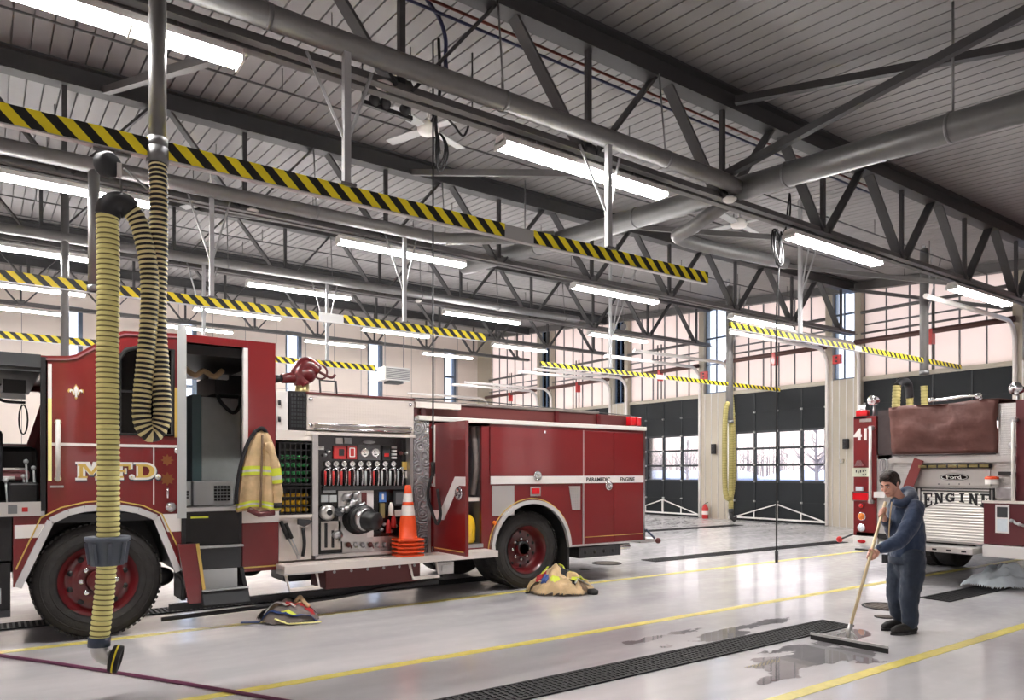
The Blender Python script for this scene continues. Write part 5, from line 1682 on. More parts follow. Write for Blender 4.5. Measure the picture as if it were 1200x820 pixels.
# arch trim, white
b = MB()
q = [Vector((p[0], YS - 0.02, p[1])) for p in ra]
for i in range(len(q) - 1):
    b.beam(q[i], q[i + 1], 0.05, 0.055, up=(0, 1, 0))
b.build('arch_trim', 'trim_bright', E1)
b = MB()
q = [Vector((6.05 + 0.71 * math.cos(a), YS - 0.004, 0.54 + 0.70 * math.sin(a))) for a in [PI - PI * k / 20 for k in range(21)]]
for i in range(20):
    b.beam(q[i], q[i + 1], 0.012, 0.014, up=(0, 1, 0))
b.build('pinstripe', 'gold_flat', E1)
bx('mud_flap', 'black_rubber', 6.70, 6.73, YS + 0.0, YS + 0.6, 0.22, 0.72)
bx('polished_panel', 'brushed', 5.40, 5.76, YS - 0.008, YS, 1.02, 1.42)
side([(6.72, 1.40), (6.93, 1.40), (6.93, 1.06), (6.78, 1.06)][::-1], YS - 0.008, 0.008, 'polished_panel', 'diamond')
mk = bx('marker_light', 'chrome', 6.02, 6.2, YS - 0.02, YS, 1.27, 1.40)
b = MB(); b.box(6.05, 6.17, YS - 0.035, YS - 0.018, 1.30, 1.38); b.build('lens', 'lens_red', mk)
for (x, z, nm) in ((6.14, 1.545, 'locker_latch'), (7.47, 1.40, 'locker_latch')):
    b = MB(); b.lathe([(0.068, 0), (0.07, 0.015), (0.05, 0.022), (0.045, 0.012), (0.02, 0.012), (0.016, 0.03), (0, 0.03)], (x, YS - 0.02, z), (0, -1, 0), 24); lt = b.build(nm, 'chrome', E1)
b = MB(); b.lathe([(0.03, 0), (0.028, 0.014), (0, 0.018)], (5.44, YS, 0.93), (0, -1, 0), 16); b.build('reflector', 'amber', E1)
# open side compartment
bx('compartment_back', 'mid_grey', 4.5, 5.3, 8.6, 8.63, 0.6, 2.24)
bx('compartment_side', 'mid_grey', 5.25, 5.28, YS + 0.05, 8.62, 0.6, 2.24)
bx('compartment_side', 'mid_grey', 4.47, 4.50, YS + 0.05, 8.62, 0.6, 2.24)
bx('compartment_floor', 'steel', 4.5, 5.26, YS - 0.01, 8.6, 0.62, 0.67)
bx('compartment_shelf', 'cream_plate', 4.9, 5.25, YS + 0.06, 8.6, 1.22, 1.27)
b = MB()
b.tube(spline([(5.1, 8.2, 2.15), (5.05, 8.2, 1.8), (5.15, 8.2, 1.5), (5.1, 8.2, 1.3)], 5), 0.03, 8); b.build('air_hose', 'black', E1)
b = MB(); b.tube(spline([(5.2, 8.15, 2.2), (5.22, 8.1, 1.7), (5.2, 8.15, 1.3)], 5), 0.04, 8); b.build('coiled_hose', 'grey_cloth', E1)
b = MB(); b.tube([(5.12, 8.2, 1.95), (5.12, 8.2, 2.1)], [0.05, 0.03], 12); b.build('tool_grip', 'pink_vinyl', E1)
# its open door, swung square to the side
XD0, YD1 = 4.50, 7.21
dr = bpy.data.objects.new('compartment_door', None); COL.objects.link(dr); dr.parent = E1; dr.location = Vector((XD0, 7.98, 0.62)) - E1.location
b = MB(); b.prism([(7.97, 0.62), (YD1, 0.62), (YD1, 2.2), (7.97, 2.2)], (XD0, 0, 0), Y_, Z_, (0.045, 0, 0)); b.build('door_skin', 'red_paint', dr, bevel=0.005)
b = MB()
zz = [(7.97, 1.02), (7.97, 1.13), (7.78, 1.13), (7.44, 1.545), (YD1 + 0.0, 1.545), (YD1, 1.44), (7.36, 1.44), (7.70, 1.02)]
b.prism(zz, (XD0, 0, 0), Y_, Z_, (-0.006, 0, 0)); b.build('stripe', 'white_paint', dr)
b = MB(); b.prism([(7.93, 0.66), (YD1 + 0.04, 0.66), (YD1 + 0.04, 0.672), (7.93, 0.672)], (XD0, 0, 0), Y_, Z_, (-0.003, 0, 0)); b.build('pinstripe', 'gold_flat', dr)
b = MB(); b.lathe([(0.075, 0), (0.078, 0.015), (0.055, 0.02), (0.05, 0.008), (0.0, 0.008)], (XD0 - 0.006, YD1 + 0.13, 1.35), (-1, 0, 0), 24); b.box(XD0 - 0.025, XD0 - 0.006, YD1 + 0.085, YD1 + 0.175, 1.34, 1.36); b.build('door_handle', 'chrome', dr)
# beacon, chock holder and exhaust at the tail
bc = bx('beacon', 'chrome', 7.95, 8.22, YS + 0.02, YS + 0.16, 2.295, 2.31)
b = MB(); b.box(7.97, 8.08, YS + 0.02, YS + 0.15, 2.31, 2.45); b.box(8.10, 8.2, YS + 0.02, YS + 0.15, 2.31, 2.45); b.build('lens', 'lens_red', bc, bevel=0.02)
ts = bx('wheel_chock_rack', 'diamond_dark', 6.9, 7.72, 7.98, 8.3, 0.36, 0.52, bevel=0.01)
for k in range(4):
    b = MB(); b.lathe([(0.03, 0), (0.02, 0.012), (0, 0.012)], (7.02 + k * 0.18, 7.98, 0.44), (0, -1, 0), 10); b.build('bolt', 'black', ts)
b = MB(); b.tube([(7.4, 8.15, 0.47), (7.95, 8.05, 0.47)], 0.05, 14); b.build('tail_pipe', 'chrome', E1)
bx('tailboard', 'diamond', 8.2, 8.6, YS + 0.05, YF - 0.05, 0.50, 0.56)
b = MB(); b.tube([(8.25, YS - 0.02, 0.72), (8.36, YS - 0.10, 0.58)], 0.016, 8); ho = b.build('corner_marker', 'navy_strip', E1)
b = MB(); b.ball((8.40, YS - 0.13, 0.545), 0.045); b.build('marker_ball', 'redbrown', ho)

# ---- red deck gun on the roof of the pump module
dg = bpy.data.objects.new('deck_gun', None); COL.objects.link(dg); dg.parent = E1; dg.location = Vector((3.0, 9.1, 2.5)) - E1.location
G = lambda px, py: Vector(atY(px, py, 9.1))
c = G(354, 447)
b = MB(); b.tube([Vector((c.x, 9.1, 2.5)), Vector((c.x, 9.1, c.z - 0.02))], 0.09, 14); b.lathe([(0.14, 0), (0.14, 0.05), (0.09, 0.07)], (c.x, 9.1, 2.5), n=20); b.build('gun_base', 'brass', dg)
b = MB(); b.tube(spline([c + Vector((0.02, 0, -0.05)), c + Vector((-0.05, 0, 0.1)), c + Vector((0.05, 0, 0.22)), c + Vector((0.2, 0, 0.14))], 6), [0.10] * 19, 14); b.ball(c + Vector((0.05, 0, 0.1)), 0.13); b.build('gun_body', 'red_dark', dg)
b = MB(); b.tube([c + Vector((0.02, 0, 0.06)), c + Vector((-0.26, 0, 0.02))], [0.085, 0.06], 14); b.build('barrel', 'red_dark', dg)
b = MB(); b.tube([c + Vector((-0.26, 0, 0.02)), c + Vector((-0.4, 0, 0.0))], [0.045, 0.055], 14); b.build('nozzle_tip', 'black', dg)
b = MB(); b.tube([c + Vector((0.24, 0.0, 0.14)) + Vector((0.09 * math.cos(a), 0, 0.09 * math.sin(a))) for a in [2 * PI * i / 20 for i in range(20)]], 0.014, 6, closed=True); b.build('hand_wheel', 'redbrown', dg)
b = MB(); b.tube(spline([c + Vector((0.22, 0, 0.14)), c + Vector((0.38, 0, 0.08)), c + Vector((0.44, 0, 0.12))], 5), 0.018, 8); b.build('lever', 'redbrown', dg)
q = G(385, 452)
b = MB(); b.tube([Vector((q.x - 0.1, 9.1, 2.5)), Vector((q.x - 0.12, 9.1, 2.78)), Vector((q.x + 0.1, 9.1, 2.78)), Vector((q.x + 0.12, 9.1, 2.5))], 0.014, 8); b.build('roof_bracket', 'dark_grey', E1)
b = MB(); b.tube([(3.5, 9.8, 2.6), (4.2, 9.8, 2.6)], 0.018, 8); b.tube([(3.5, 9.8, 2.5), (3.5, 9.8, 2.6)], 0.018, 8); b.tube([(4.2, 9.8, 2.5), (4.2, 9.8, 2.6)], 0.018, 8); b.build('roof_rail', 'light_grey', E1)

# ================================================================== things carried on the engine
GB = 'green topped bottles in the mesh crate'; YB = 'yellow topped bottles in the mesh crate'
def bottle(x, z, m, label, grp):
    t = thing('bottle', (x, 8.04, z), label, 'bottle', grp)
    b = MB(); b.tube([(x, 8.22, z), (x, 8.06, z)], 0.026, 10); b.build('body', m, t)
    b = MB(); b.tube([(x, 8.06, z), (x, 8.035, z)], 0.018, 10); b.build('cap', m, t)
for r in range(4):
    for k in range(5):
        bottle(2.645 + k * 0.068, 1.51 + r * 0.085, 'bottle_green', 'green bottle lying in the upper mesh crate on the engine side', GB)
for r in range(3):
    for k in range(5):
        bottle(2.645 + k * 0.068, 1.18 + r * 0.08, 'bottle_yellow', 'yellow bottle lying in the lower mesh crate on the engine side', YB)
# bolt cutters and axe on the tool board
t = thing('bolt_cutter', (2.72, 7.99, 0.7), 'black and silver bolt cutters hung slanting on the white tool board', 'tool')
for q in (0, 0.06):
    b = MB(); b.tube([(2.61 + q * 0.9, 7.99, 1.06 - q * 0.4), (2.69 + q * 0.7, 7.99, 0.87)], 0.022, 8); b.build('handle', 'black_rubber', t)
    b = MB(); b.tube([(2.69 + q * 0.7, 7.99, 0.87), (2.80 + q * 0.3, 7.99, 0.66)], 0.009, 8); b.build('shank', 'steel', t)
b = MB(); b.ball((2.81, 7.99, 0.66), (0.025, 0.012, 0.03)); b.build('jaw', 'steel', t)
t = thing('fire_axe', (2.86, 7.99, 0.68), 'black handled axe hung upright on the white tool board', 'axe')
b = MB(); b.tube(spline([(2.855, 7.99, 0.66), (2.875, 7.99, 0.8), (2.86, 7.99, 0.98)], 5), 0.02, 8); b.build('handle', 'black', t)
b = MB(); b.prism([(2.80, 1.02), (2.80, 1.08), (2.93, 1.07), (2.96, 1.05), (2.93, 1.02), (2.87, 0.99)], (0, 7.975, 0), X_, Z_, (0, 0.03, 0)); b.build('head', 'dark_grey', t)
# traffic cones stacked on the running board
cx, cy = atY(478, 650, 7.86).x, 7.86
for k in range(5):
    z = 0.60 + k * 0.046
    if k == 4: lab = 'orange and white traffic cone on top of the stack on the running board'
    else: lab = 'orange cone in the stack on the running board, %s from the bottom' % ordinal(k)
    t = thing('traffic_cone', (cx, cy, z), lab, 'traffic cone', 'traffic cones on the running board')
    b = MB(); b.prism(rrect(-0.155, 0.155, -0.155, 0.155, 0.04), (cx, cy, z + 0.002), X_, Y_, (0, 0, 0.022)); b.build('base', 'cone_orange', t, bevel=0.004)
    h = 0.66
    b = MB()
    pr = [(0.125, 0.024), (0.112, 0.03), (0.10, 0.22), (0.085, 0.30), (0.070, 0.42), (0.062, 0.46), (0.05, 0.56), (0.034, 0.655), (0.028, h), (0.022, h), (0.03, 0.6), (0.104, 0.024)]
    if k < 4:
        pr = [(0.125, 0.024), (0.118, 0.05), (0.112, 0.05), (0.119, 0.024)]
        b.lathe(pr, (cx, cy, z), n=28)
        b.build('shell', 'cone_orange', t)
    else:
        b.lathe(pr, (cx, cy, z), n=28, mfun=lambda i: 1 if i in (3, 5) else 0)
        b.build('shell', ['cone_orange', 'cone_white'], t)
t = thing('traffic_cone', (4.62, 7.83, 0.60), 'small bit of orange cone standing behind the open compartment door', 'traffic cone')
b = MB(); b.lathe([(0.06, 0.0), (0.04, 0.2), (0.03, 0.22), (0, 0.22)], (4.40, 8.12, 0.6), n=16)
bpy.data.objects.remove(t)
# yellow can inside the open compartment
t = thing('foam_can', (5.0, 8.2, 0.67), 'yellow rounded can inside the open side compartment', 'can')
b = MB(); b.lathe([(0.0, 0.0), (0.14, 0.0), (0.16, 0.03), (0.165, 0.2), (0.155, 0.30), (0.11, 0.36), (0.05, 0.38), (0, 0.38)], (5.08, 8.20, 0.672), n=28); b.build('body', 'bottle_yellow', t)
b = MB(); b.lathe([(0.045, 0.46), (0.045, 0.50), (0, 0.51)], (5.08, 8.20, 0.582), n=14); b.build('cap', 'black', t)
# ================================================================== exhaust hoses
def ribbed(pts, r, pitch, mats_pair, n=16):
    """corrugated hose along pts: (mesh builder, materials); ring faces get material 0 (ridge) or 1 (groove)"""
    half = pitch / 4.0
    q = resample(pts, half)
    rs = []
    for i in range(len(q)):
        k = i % 4
        rs.append(r * (1.0 if k in (0, 1) else 0.93 if k == 2 else 0.93))
    b = MB()
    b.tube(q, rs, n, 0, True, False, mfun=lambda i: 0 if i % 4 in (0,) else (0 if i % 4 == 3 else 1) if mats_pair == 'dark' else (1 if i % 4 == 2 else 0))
    return b


YH = 5.86
def H(px, py, dy=0.0): return Vector(atY(px, py, YH + dy))
eh = thing('exhaust_hose', Vector((XD, Y1, 3.9)), 'long yellow and black corrugated exhaust hose hanging in front of the engine cab', 'hose')
b = MB(); b.tube([(XD, Y1, 3.88), (XD, Y1, 4.0)], 0.078, 18); b.build('top_clamp', 'galv', eh)
dark = spline([Vector((XD, Y1, 3.96)), H(186, 230, 0.04), H(186, 300, 0.04), H(184.5, 370, 0.03), H(187.5, 430, 0.02), H(190, 470), H(190, 488), H(186, 502), H(178, 508.5), H(170, 502), H(166, 488), H(166.5, 465), H(171, 420), H(175, 370), H(175, 320), H(168, 280), H(160, 256), H(150, 243)], 10)
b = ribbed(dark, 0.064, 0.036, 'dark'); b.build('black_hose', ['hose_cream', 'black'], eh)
b = MB(); b.tube(spline([H(153, 247), H(145, 240), H(135, 239), H(128, 244), H(126, 254)], 6), 0.082, 18); b.build('saddle_elbow', 'dark_grey', eh)
yl = spline([H(126, 248), H(127, 330), H(126, 430), H(127, 540), H(127, 634)], 8)
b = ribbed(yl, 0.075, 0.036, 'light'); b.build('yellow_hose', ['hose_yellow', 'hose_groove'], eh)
c = H(126, 645)
b = MB(); b.lathe([(0.075, -0.10), (0.105, -0.10), (0.125, 0.06), (0.145, 0.07), (0.145, 0.10), (0.08, 0.10)], c, n=24)
for k in range(8):
    a = 2 * PI * k / 8
    b.beam(c + Vector((0.112 * math.cos(a), 0.112 * math.sin(a), -0.09)), c + Vector((0.132 * math.cos(a), 0.132 * math.sin(a), 0.06)), 0.02, 0.02)
b.build('grip_collar', 'collar_grey', eh)
lo_ = spline([H(126, 650), H(122, 700), H(116.5, 748)], 10)
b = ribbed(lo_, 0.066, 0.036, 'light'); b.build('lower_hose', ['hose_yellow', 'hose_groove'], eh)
b = MB(); b.tube([H(116.6, 746), H(116, 757)], 0.072, 18); b.build('cuff', 'navy_strip', eh)
b = MB(); b.tube(spline([H(116, 755), H(117, 764), H(123, 769), H(130, 771)], 6), [0.055] * 19, 16); b.build('metal_elbow', 'brushed', eh)
ax = (H(142, 772) - H(130, 771)).normalized(); ax = Vector((ax.x, ax.y - 0.3, ax.z)).normalized()
b = MB(); b.lathe([(0.05, -0.01), (0.092, 0.0), (0.096, 0.01), (0.096, 0.06), (0.07, 0.065), (0.066, 0.02), (0, 0.02)], H(130, 771), ax, 24); b.build('nozzle_cup', 'black_rubber', eh)
b = MB(); b.lathe([(0.098, 0.024), (0.099, 0.03), (0.098, 0.036)], H(130, 771), ax, 24); b.build('nozzle_stripe', 'yellow', eh)

bl = thing('hose_balancer', H(127, 190), 'black spring balancer disc hanging below the striped rail beside the hose', 'balancer')
c = H(126, 193)
b = MB(); b.lathe([(0, -0.05), (0.075, -0.05), (0.088, -0.03), (0.088, 0.03), (0.075, 0.05), (0, 0.05)], c, (0.5, -0.85, 0), 24); b.build('drum', 'dark_grey', bl)
b = MB(); b.tube([c + Vector((0.03, 0, 0.08)), Vector((c.x + 0.05, Y1, 3.9))], 0.012, 8); b.tube([(c.x - 0.08, Y1, 3.895), (c.x + 0.16, Y1, 3.895)], 0.014, 8); b.build('hook', 'galv', bl)
b = MB(); b.beam(c + Vector((0.07, -0.02, 0.02)), c + Vector((0.07, -0.02, -0.08)), 0.03, 0.03); b.build('label', 'white_paint', bl)
b = MB(); b.tube([c + Vector((0.08, 0, -0.06)), c + Vector((0.09, 0, -0.2)), H(143, 239)], 0.008, 6); b.build('chain', 'galv', bl)
b = MB(); b.tube([c + Vector((0.1, 0, 0.0)), Vector((XD - 0.02, Y1 - 0.06, 3.62))], 0.007, 6); b.build('cord', 'light_grey', bl)

# hose over the open floor, and the one above engine 41
def small_hose(name_label, y, pts_px, x_label):
    t = thing('exhaust_hose', Vector(atY(pts_px[0][0], pts_px[0][1], y)), name_label, 'hose')
    p = spline([Vector(atY(a, c_, y)) for a, c_ in pts_px], 8)
    b = ribbed(p, 0.075, 0.07, 'light', 10); b.build('yellow_hose', ['hose_dull', 'hose_groove'], t)
    return t


t = small_hose('distant pale yellow exhaust hose looped down to the floor before the far doors', 13.4, [(855, 452), (858, 480), (859.5, 540), (858, 575), (854, 584), (850, 575), (849, 530), (850, 485), (853, 473), (856, 480), (857, 520), (856.5, 570), (856.5, 596)], '')
e = Vector(atY(856.5, 600, 13.4))
b = MB(); b.tube([e + Vector((0, 0, 0.1)), e], 0.07, 12); b.build('cuff', 'dark_grey', t)
b = MB(); b.tube([e, e + Vector((0.02, -0.02, -0.16)), e + Vector((0.1, -0.08, -0.2))], [0.06, 0.06, 0.1], 12); b.build('nozzle_cup', 'black_rubber', t)
t = small_hose('yellow exhaust hose hanging behind the brown hose bed cover of engine 41', 8.0, [(1083, 452), (1083.5, 480), (1083, 520), (1078, 545), (1070, 540), (1067, 500), (1066, 465)], '')
b = MB(); b.tube(spline([Vector(atY(a, c_, 8.0)) for a, c_ in [(1066, 466), (1064, 450), (1057, 447), (1051, 453)]], 6), 0.085, 12); b.build('saddle_elbow', 'black', t)
p = spline([Vector(atY(a, c_, 8.0)) for a, c_ in [(1051, 452), (1049, 500), (1048, 560)]], 8)
b = ribbed(p, 0.085, 0.07, 'light', 10); b.build('front_hose', ['hose_dull', 'hose_groove'], t)

# maroon hose on the floor
pts = [Vector((p.x, p.y, 0.014)) for p in spline([atZ(-60, 757), atZ(0, 769.5), atZ(60, 778), atZ(150, 792), atZ(235, 806), atZ(310, 819), atZ(420, 838)], 8)]
b = MB(); b.tube(pts, 0.014, 10); o = b.build('floor_hose', 'purple_hose', loc=pts[0]); tag(o, 'thin maroon hose lying across the floor at the lower left', 'hose')
# ================================================================== fire engine 41, seen from behind
XR = 11.15
E2 = thing('fire_engine', (15, 5.05, 0), 'fire engine numbered 41 seen from its rear, with a brown hose bed cover', 'fire engine')
def R(px, py, x=XR): return Vector(atX(px, py, x))
def rb_(name, m, px0, py0, px1, py1, d0=0.0, d1=0.03, x=XR, bevel=0.0, parent=E2):
    """box on the rear face: pixel corners at distance x, standing out d0..d1 towards the viewer"""
    a, c = R(px0, py0, x), R(px1, py1, x)
    b = MB(); b.box(x - d1, x - d0, min(a.y, c.y), max(a.y, c.y), min(a.z, c.z), max(a.z, c.z)); return b.build(name, m, parent, bevel)
YA, YB = 6.29, 3.80          # left and right flank
def bb(name, m, x0, x1, y0, y1, z0, z1, bevel=0.0, parent=E2):
    b = MB(); b.box(x0, x1, y0, y1, z0, z1); return b.build(name, m, parent, bevel)

bb('body_side', 'red_paint', XR + 0.05, 16.4, YA - 0.05, YA, 0.6, 2.47)
bb('body_side', 'red_paint', XR + 0.05, 16.4, YB, YB + 0.05, 0.6, 2.47)
bb('body_floor', 'black', XR, 16.4, YB + 0.05, YA - 0.05, 0.58, 0.66)
bb('hosebed_floor', 'steel', XR + 0.1, 16.4, YB + 0.3, YA - 0.3, 1.75, 1.8)
bb('body_front', 'red_paint', 16.3, 16.4, YB, YA, 0.6, 2.47)
bb('cab', 'red_paint', 16.5, 19.6, YB, YA, 0.62, 2.95, 0.06)
bb('cab_window', 'glass_dark', 16.8, 17.8, YA, YA + 0.012, 1.9, 2.7)
bb('cab_window', 'glass_dark', 18.1, 19.1, YA, YA + 0.012, 1.9, 2.6)
for y in (4.6, 5.4):
    bb('frame_rail', 'black', XR + 0.2, 19.4, y, y + 0.1, 0.6, 0.82)
wheel(13.4, YA - 0.03, 1, 0.53, E2, dual=True, deep=True)
wheel(13.4, YB + 0.03, -1, 0.53, E2, dual=True, deep=True)
wheel(18.2, YA - 0.03, 1, 0.54, E2)
wheel(18.2, YB + 0.03, -1, 0.54, E2)
b = MB(); b.tube([(13.4, YB + 0.3, 0.53), (13.4, 4.8, 0.53), (13.4, 5.05, 0.53), (13.4, 5.3, 0.53), (13.4, YA - 0.3, 0.53)], [0.09, 0.1, 0.22, 0.1, 0.09], 12); b.build('axle', 'black', E2)

# left column
yc0, yc1 = R(1000, 500).y, R(1027, 500).y
bb('rear_column', 'red_paint', XR, XR + 0.5, yc1, yc0, 0.60, 2.47, 0.01)
b = MB(); a = R(1000.5, 515)
b.text('41', R(1001, 515.5) + Vector((-0.004, 0, 0)), (0, -1, 0), Z_, 0.245, 0.004, offset=0.010, sx=1.0); b.build('number', 'white_paint', E2)
rb_('registration_plate', 'green_plate', 999, 548, 1021.5, 558.5, 0, 0.012)
b = MB()
for (px, py, w, h) in ((1004, 552, 1.4, 3.5), (1006.5, 553, 1.2, 3), (1009, 552, 1.6, 3.6), (1012, 552, 1.5, 2.2), (1015, 551.5, 1.3, 1.6), (1012, 556, 1.5, 1.6), (1015, 555.5, 1.3, 1.4)):
    p = R(px, py); b.box(XR - 0.015, XR - 0.012, p.y - w * 0.006, p.y + w * 0.006, p.z - h * 0.006, p.z + h * 0.006)
b.build('plate_marks', 'dark_grey', E2)
p = R(1009, 543); b = MB(); b.prism([(-0.08, -0.04), (0.08, -0.04), (0.03, 0.05), (-0.03, 0.05)], (XR, p.y, p.z), Y_, Z_, (-0.06, 0, 0)); b.build('plate_lamp', 'chrome', E2)
rb_('marker_lamp', 'lens_clear', 1004, 570, 1012, 575, 0, 0.03)
h = rb_('stop_lamp', 'chrome', 999.5, 575.5, 1020, 587.5, 0, 0.02); rb_('lens', 'lens_red', 1001, 577, 1018.5, 586, 0.02, 0.04, parent=h)
disc_lens(R(1010, 592.5), (-1, 0, 0), 0.035, 'lens_red', E2, 'red_dark', 'round_lamp')
disc_lens(R(1010.5, 605), (-1, 0, 0), 0.055, 'amber', E2, 'chrome', 'round_lamp')
disc_lens(R(1010, 618), (-1, 0, 0), 0.055, 'lens_clear', E2, 'chrome', 'round_lamp')
bt = bb('white_foot', 'white_paint', XR - 0.01, XR + 0.5, yc1 - 0.02, yc0, 0.44, 0.60, 0.01)
p = R(1010, 634); b = MB(); b.ball((XR - 0.012, p.y, p.z), (0.012, 0.07, 0.03)); b.build('reflector', 'lens_red', bt)
rb_('step_pad', 'black', 1006, 642, 1021, 645, 0.0, 0.10)
b = MB(); b.tube([(XR, yc0, 0.62), (XR - 0.02, yc0 + 0.13, 0.56), (XR - 0.02, yc0 + 0.2, 0.53)], 0.014, 8); mk = b.build('corner_marker', 'dark_grey', E2)
b = MB(); b.ball((XR - 0.02, yc0 + 0.22, 0.52), 0.05); b.build('marker_ball', 'red_plastic', mk)
# rail, beacon, spotlight
p0, p1 = R(1023, 500), R(1023, 589)
b = MB(); b.tube([(XR - 0.08, p0.y, p0.z), (XR - 0.08, p1.y, p1.z)], 0.022, 10); gr = b.build('grab_rail', 'white_plastic', E2)
for z in (p0.z - 0.02, p1.z + 0.02):
    b = MB(); b.tube([(XR - 0.095, p0.y, z), (XR, p0.y, z)], 0.035, 10); b.build('bracket', 'steel', gr)
bn = rb_('beacon', 'black', 1001, 488, 1016, 490, -0.15, 0.0)
rb_('lens', 'lens_red', 1001.5, 481, 1015, 488, -0.14, -0.02, parent=bn, bevel=0.02)
b = MB()
for px in (1004, 1007, 1010):
    p = R(px, 478); b.tube([(XR + 0.08, p.y, 2.5), (XR + 0.08, p.y, p.z + 0.04)], 0.018, 8)
b.build('antenna_stub', 'chrome', E2)
rb_('chrome_cap', 'chrome', 1008, 491, 1022, 494, -0.05, 0.02)
def spot(px, py, r, x):
    p = R(px, py, x)
    b = MB(); b.lathe([(r * 0.5, -0.14), (r * 0.85, -0.09), (r, 0.0), (r * 1.06, 0.01), (r * 0.95, 0.02), (r * 0.5, 0.035), (0, 0.04)], p, (-1, 0.1, 0), 20); h = b.build('spotlight', 'chrome', E2)
    b = MB(); b.tube([p + Vector((0.06, 0, -r)), Vector((p.x + 0.06, p.y, 2.45))], 0.02, 8); b.build('stalk', 'steel', h)
spot(1022, 469, 0.075, XR + 0.1); spot(1190.5, 455, 0.085, XR + 0.15)

# hose bed with vinyl cover
rb_('cover_flap', 'vinyl_dark', 1028, 481, 1045, 538, -0.4, -0.02)
n, m_ = 24, 12
vs = []
TLp, TRp, BLp, BRp = R(1043, 478), R(1171, 467), R(1047, 533), R(1169, 531)
for j in range(m_ + 1):
    v = j / m_
    for i in range(n + 1):
        u = i / n
        p = TLp.lerp(TRp, u).lerp(BLp.lerp(BRp, u), v)
        w = 0.05 * noise.noise(Vector((u * 5, v * 3, 1.3))) + 0.03 * noise.noise(Vector((u * 11 + v * 4, v * 6, 4))) + 0.03 * math.sin(PI * v)
        p.x -= 0.03 + w
        p.z += 0.02 * math.sin(u * 9) * (1 - v) * 0.6
        vs.append(p)
fs = [(j * (n + 1) + i, j * (n + 1) + i + 1, (j + 1) * (n + 1) + i + 1, (j + 1) * (n + 1) + i) for j in range(m_) for i in range(n)]
b = MB(); b.raw(vs, fs); hc = b.build('hosebed_cover', 'vinyl_brown', E2)
sd = hc.modifiers.new('thick', 'SOLIDIFY'); sd.thickness = 0.012
vs = [];
for i in range(n + 1):
    u = i / n; p = TLp.lerp(TRp, u); p.x -= 0.03; p.z += 0.012 * math.sin(u * 9)
    vs += [p.copy(), Vector((XR + 2.2, p.y, p.z + 0.06)), Vector((XR + 4.8, p.y, p.z + 0.02))]
fs = [(3 * i + k, 3 * i + 3 + k, 3 * i + 4 + k, 3 * i + 1 + k) for i in range(n) for k in range(2)]
b = MB(); b.raw(vs, fs); o = b.build('cover_top', 'vinyl_brown', E2); sd = o.modifiers.new('thick', 'SOLIDIFY'); sd.thickness = 0.012
b = MB(); b.tube([Vector((XR - 0.06, q.y, q.z)) for q in [R(1047, 533.5), R(1108, 532.5), R(1169, 531.5)]], 0.012, 8); b.build('cover_hem', 'vinyl_dark', E2)
pts = spline([R(1090, 469, XR - 0.05), R(1110, 467.5, XR - 0.08), R(1130, 464, XR - 0.08), R(1145, 463.5, XR - 0.06), R(1150, 468, XR - 0.05)], 6)
b = MB(); b.tube(pts, [0.024] * len(pts), 10); b.ball(pts[0], 0.035); b.ball(pts[-6], 0.045); b.build('cover_bar', 'chrome', E2)
# right of the cover: diamond plate and maroon column
rb_('diamond_panel', 'diamond', 1170, 473, 1193, 540, -0.1, 0.0)
p = R(1187, 522); b = MB(); b.lathe([(0.05, 0), (0.05, 0.02), (0.03, 0.03), (0, 0.03)], p, (-1, 0, 0), 16); b.build('round_fitting', 'steel', E2)
yr = R(1191, 500).y
bb('rear_column', 'maroon', XR - 0.02, XR + 0.5, YB - 0.02, yr, 0.6, 2.56, 0.01)
p0, p1 = R(1191, 492), R(1191, 594)
b = MB(); b.tube([(XR - 0.1, p0.y, p0.z), (XR - 0.1, p1.y, p1.z)], 0.022, 10); gr = b.build('grab_rail', 'white_plastic', E2)
for z in (p0.z, p1.z):
    b = MB(); b.tube([(XR - 0.12, p0.y, z), (XR, p0.y, z)], 0.035, 10); b.build('bracket', 'steel', gr)
# back plate
bb('back_plate', 'diamond', XR + 0.02, XR + 0.08, yr, yc1, 0.66, 1.86)
rb_('plate_shelf', 'brushed', 1044, 536.5, 1190, 541, -0.02, 0.05)
bx_ = rb_('smooth_plate', 'brushed', 1074, 549, 1160, 570, -0.02, 0.0)
b = MB(); q0, q1 = R(1078, 546.5), R(1162, 545.5)
b.tube([(XR - 0.03, q0.y, q0.z), (XR - 0.03, q1.y, q1.z)], 0.036, 10); sr = b.build('tube_rack', 'black', E2)
b = MB()
for k in range(7):
    p = q0.lerp(q1, (k + 0.5) / 7); b.box(XR - 0.072, XR - 0.06, p.y - 0.055, p.y + 0.055, p.z - 0.02, p.z + 0.02)
b.build('rack_slot', 'brass', sr)
p = R(1118.5, 559); 
def oval(ry, rz): return [(ry * math.cos(a), rz * math.sin(a)) for a in [2 * PI * k / 32 for k in range(32)]]
b = MB(); b.prism(oval(0.19, 0.05), (XR - 0.0, p.y, p.z), -Y_, Z_, (-0.012, 0, 0)); bd = b.build('oval_badge', 'black_gloss', E2)
b = MB(); b.prism(oval(0.178, 0.043), (XR - 0.012, p.y, p.z), -Y_, Z_, (-0.003, 0, 0), [oval(0.165, 0.036)]); b.text('Ford', (XR - 0.013, p.y, p.z - 0.024), (0, -1, 0.0), (0, 0.25, 1), 0.078, 0.004, offset=0.001, sx=1.35, align='CENTER'); b.build('badge_lettering', 'gauge_face', bd)
b = MB()
for k in range(4):
    q = R(1100 + k * 12, 567); b.lathe([(0.012, 0), (0.008, 0.008), (0, 0.01)], (XR, q.y, q.z), (-1, 0, 0), 8)
b.build('rivet', 'mid_grey', E2)
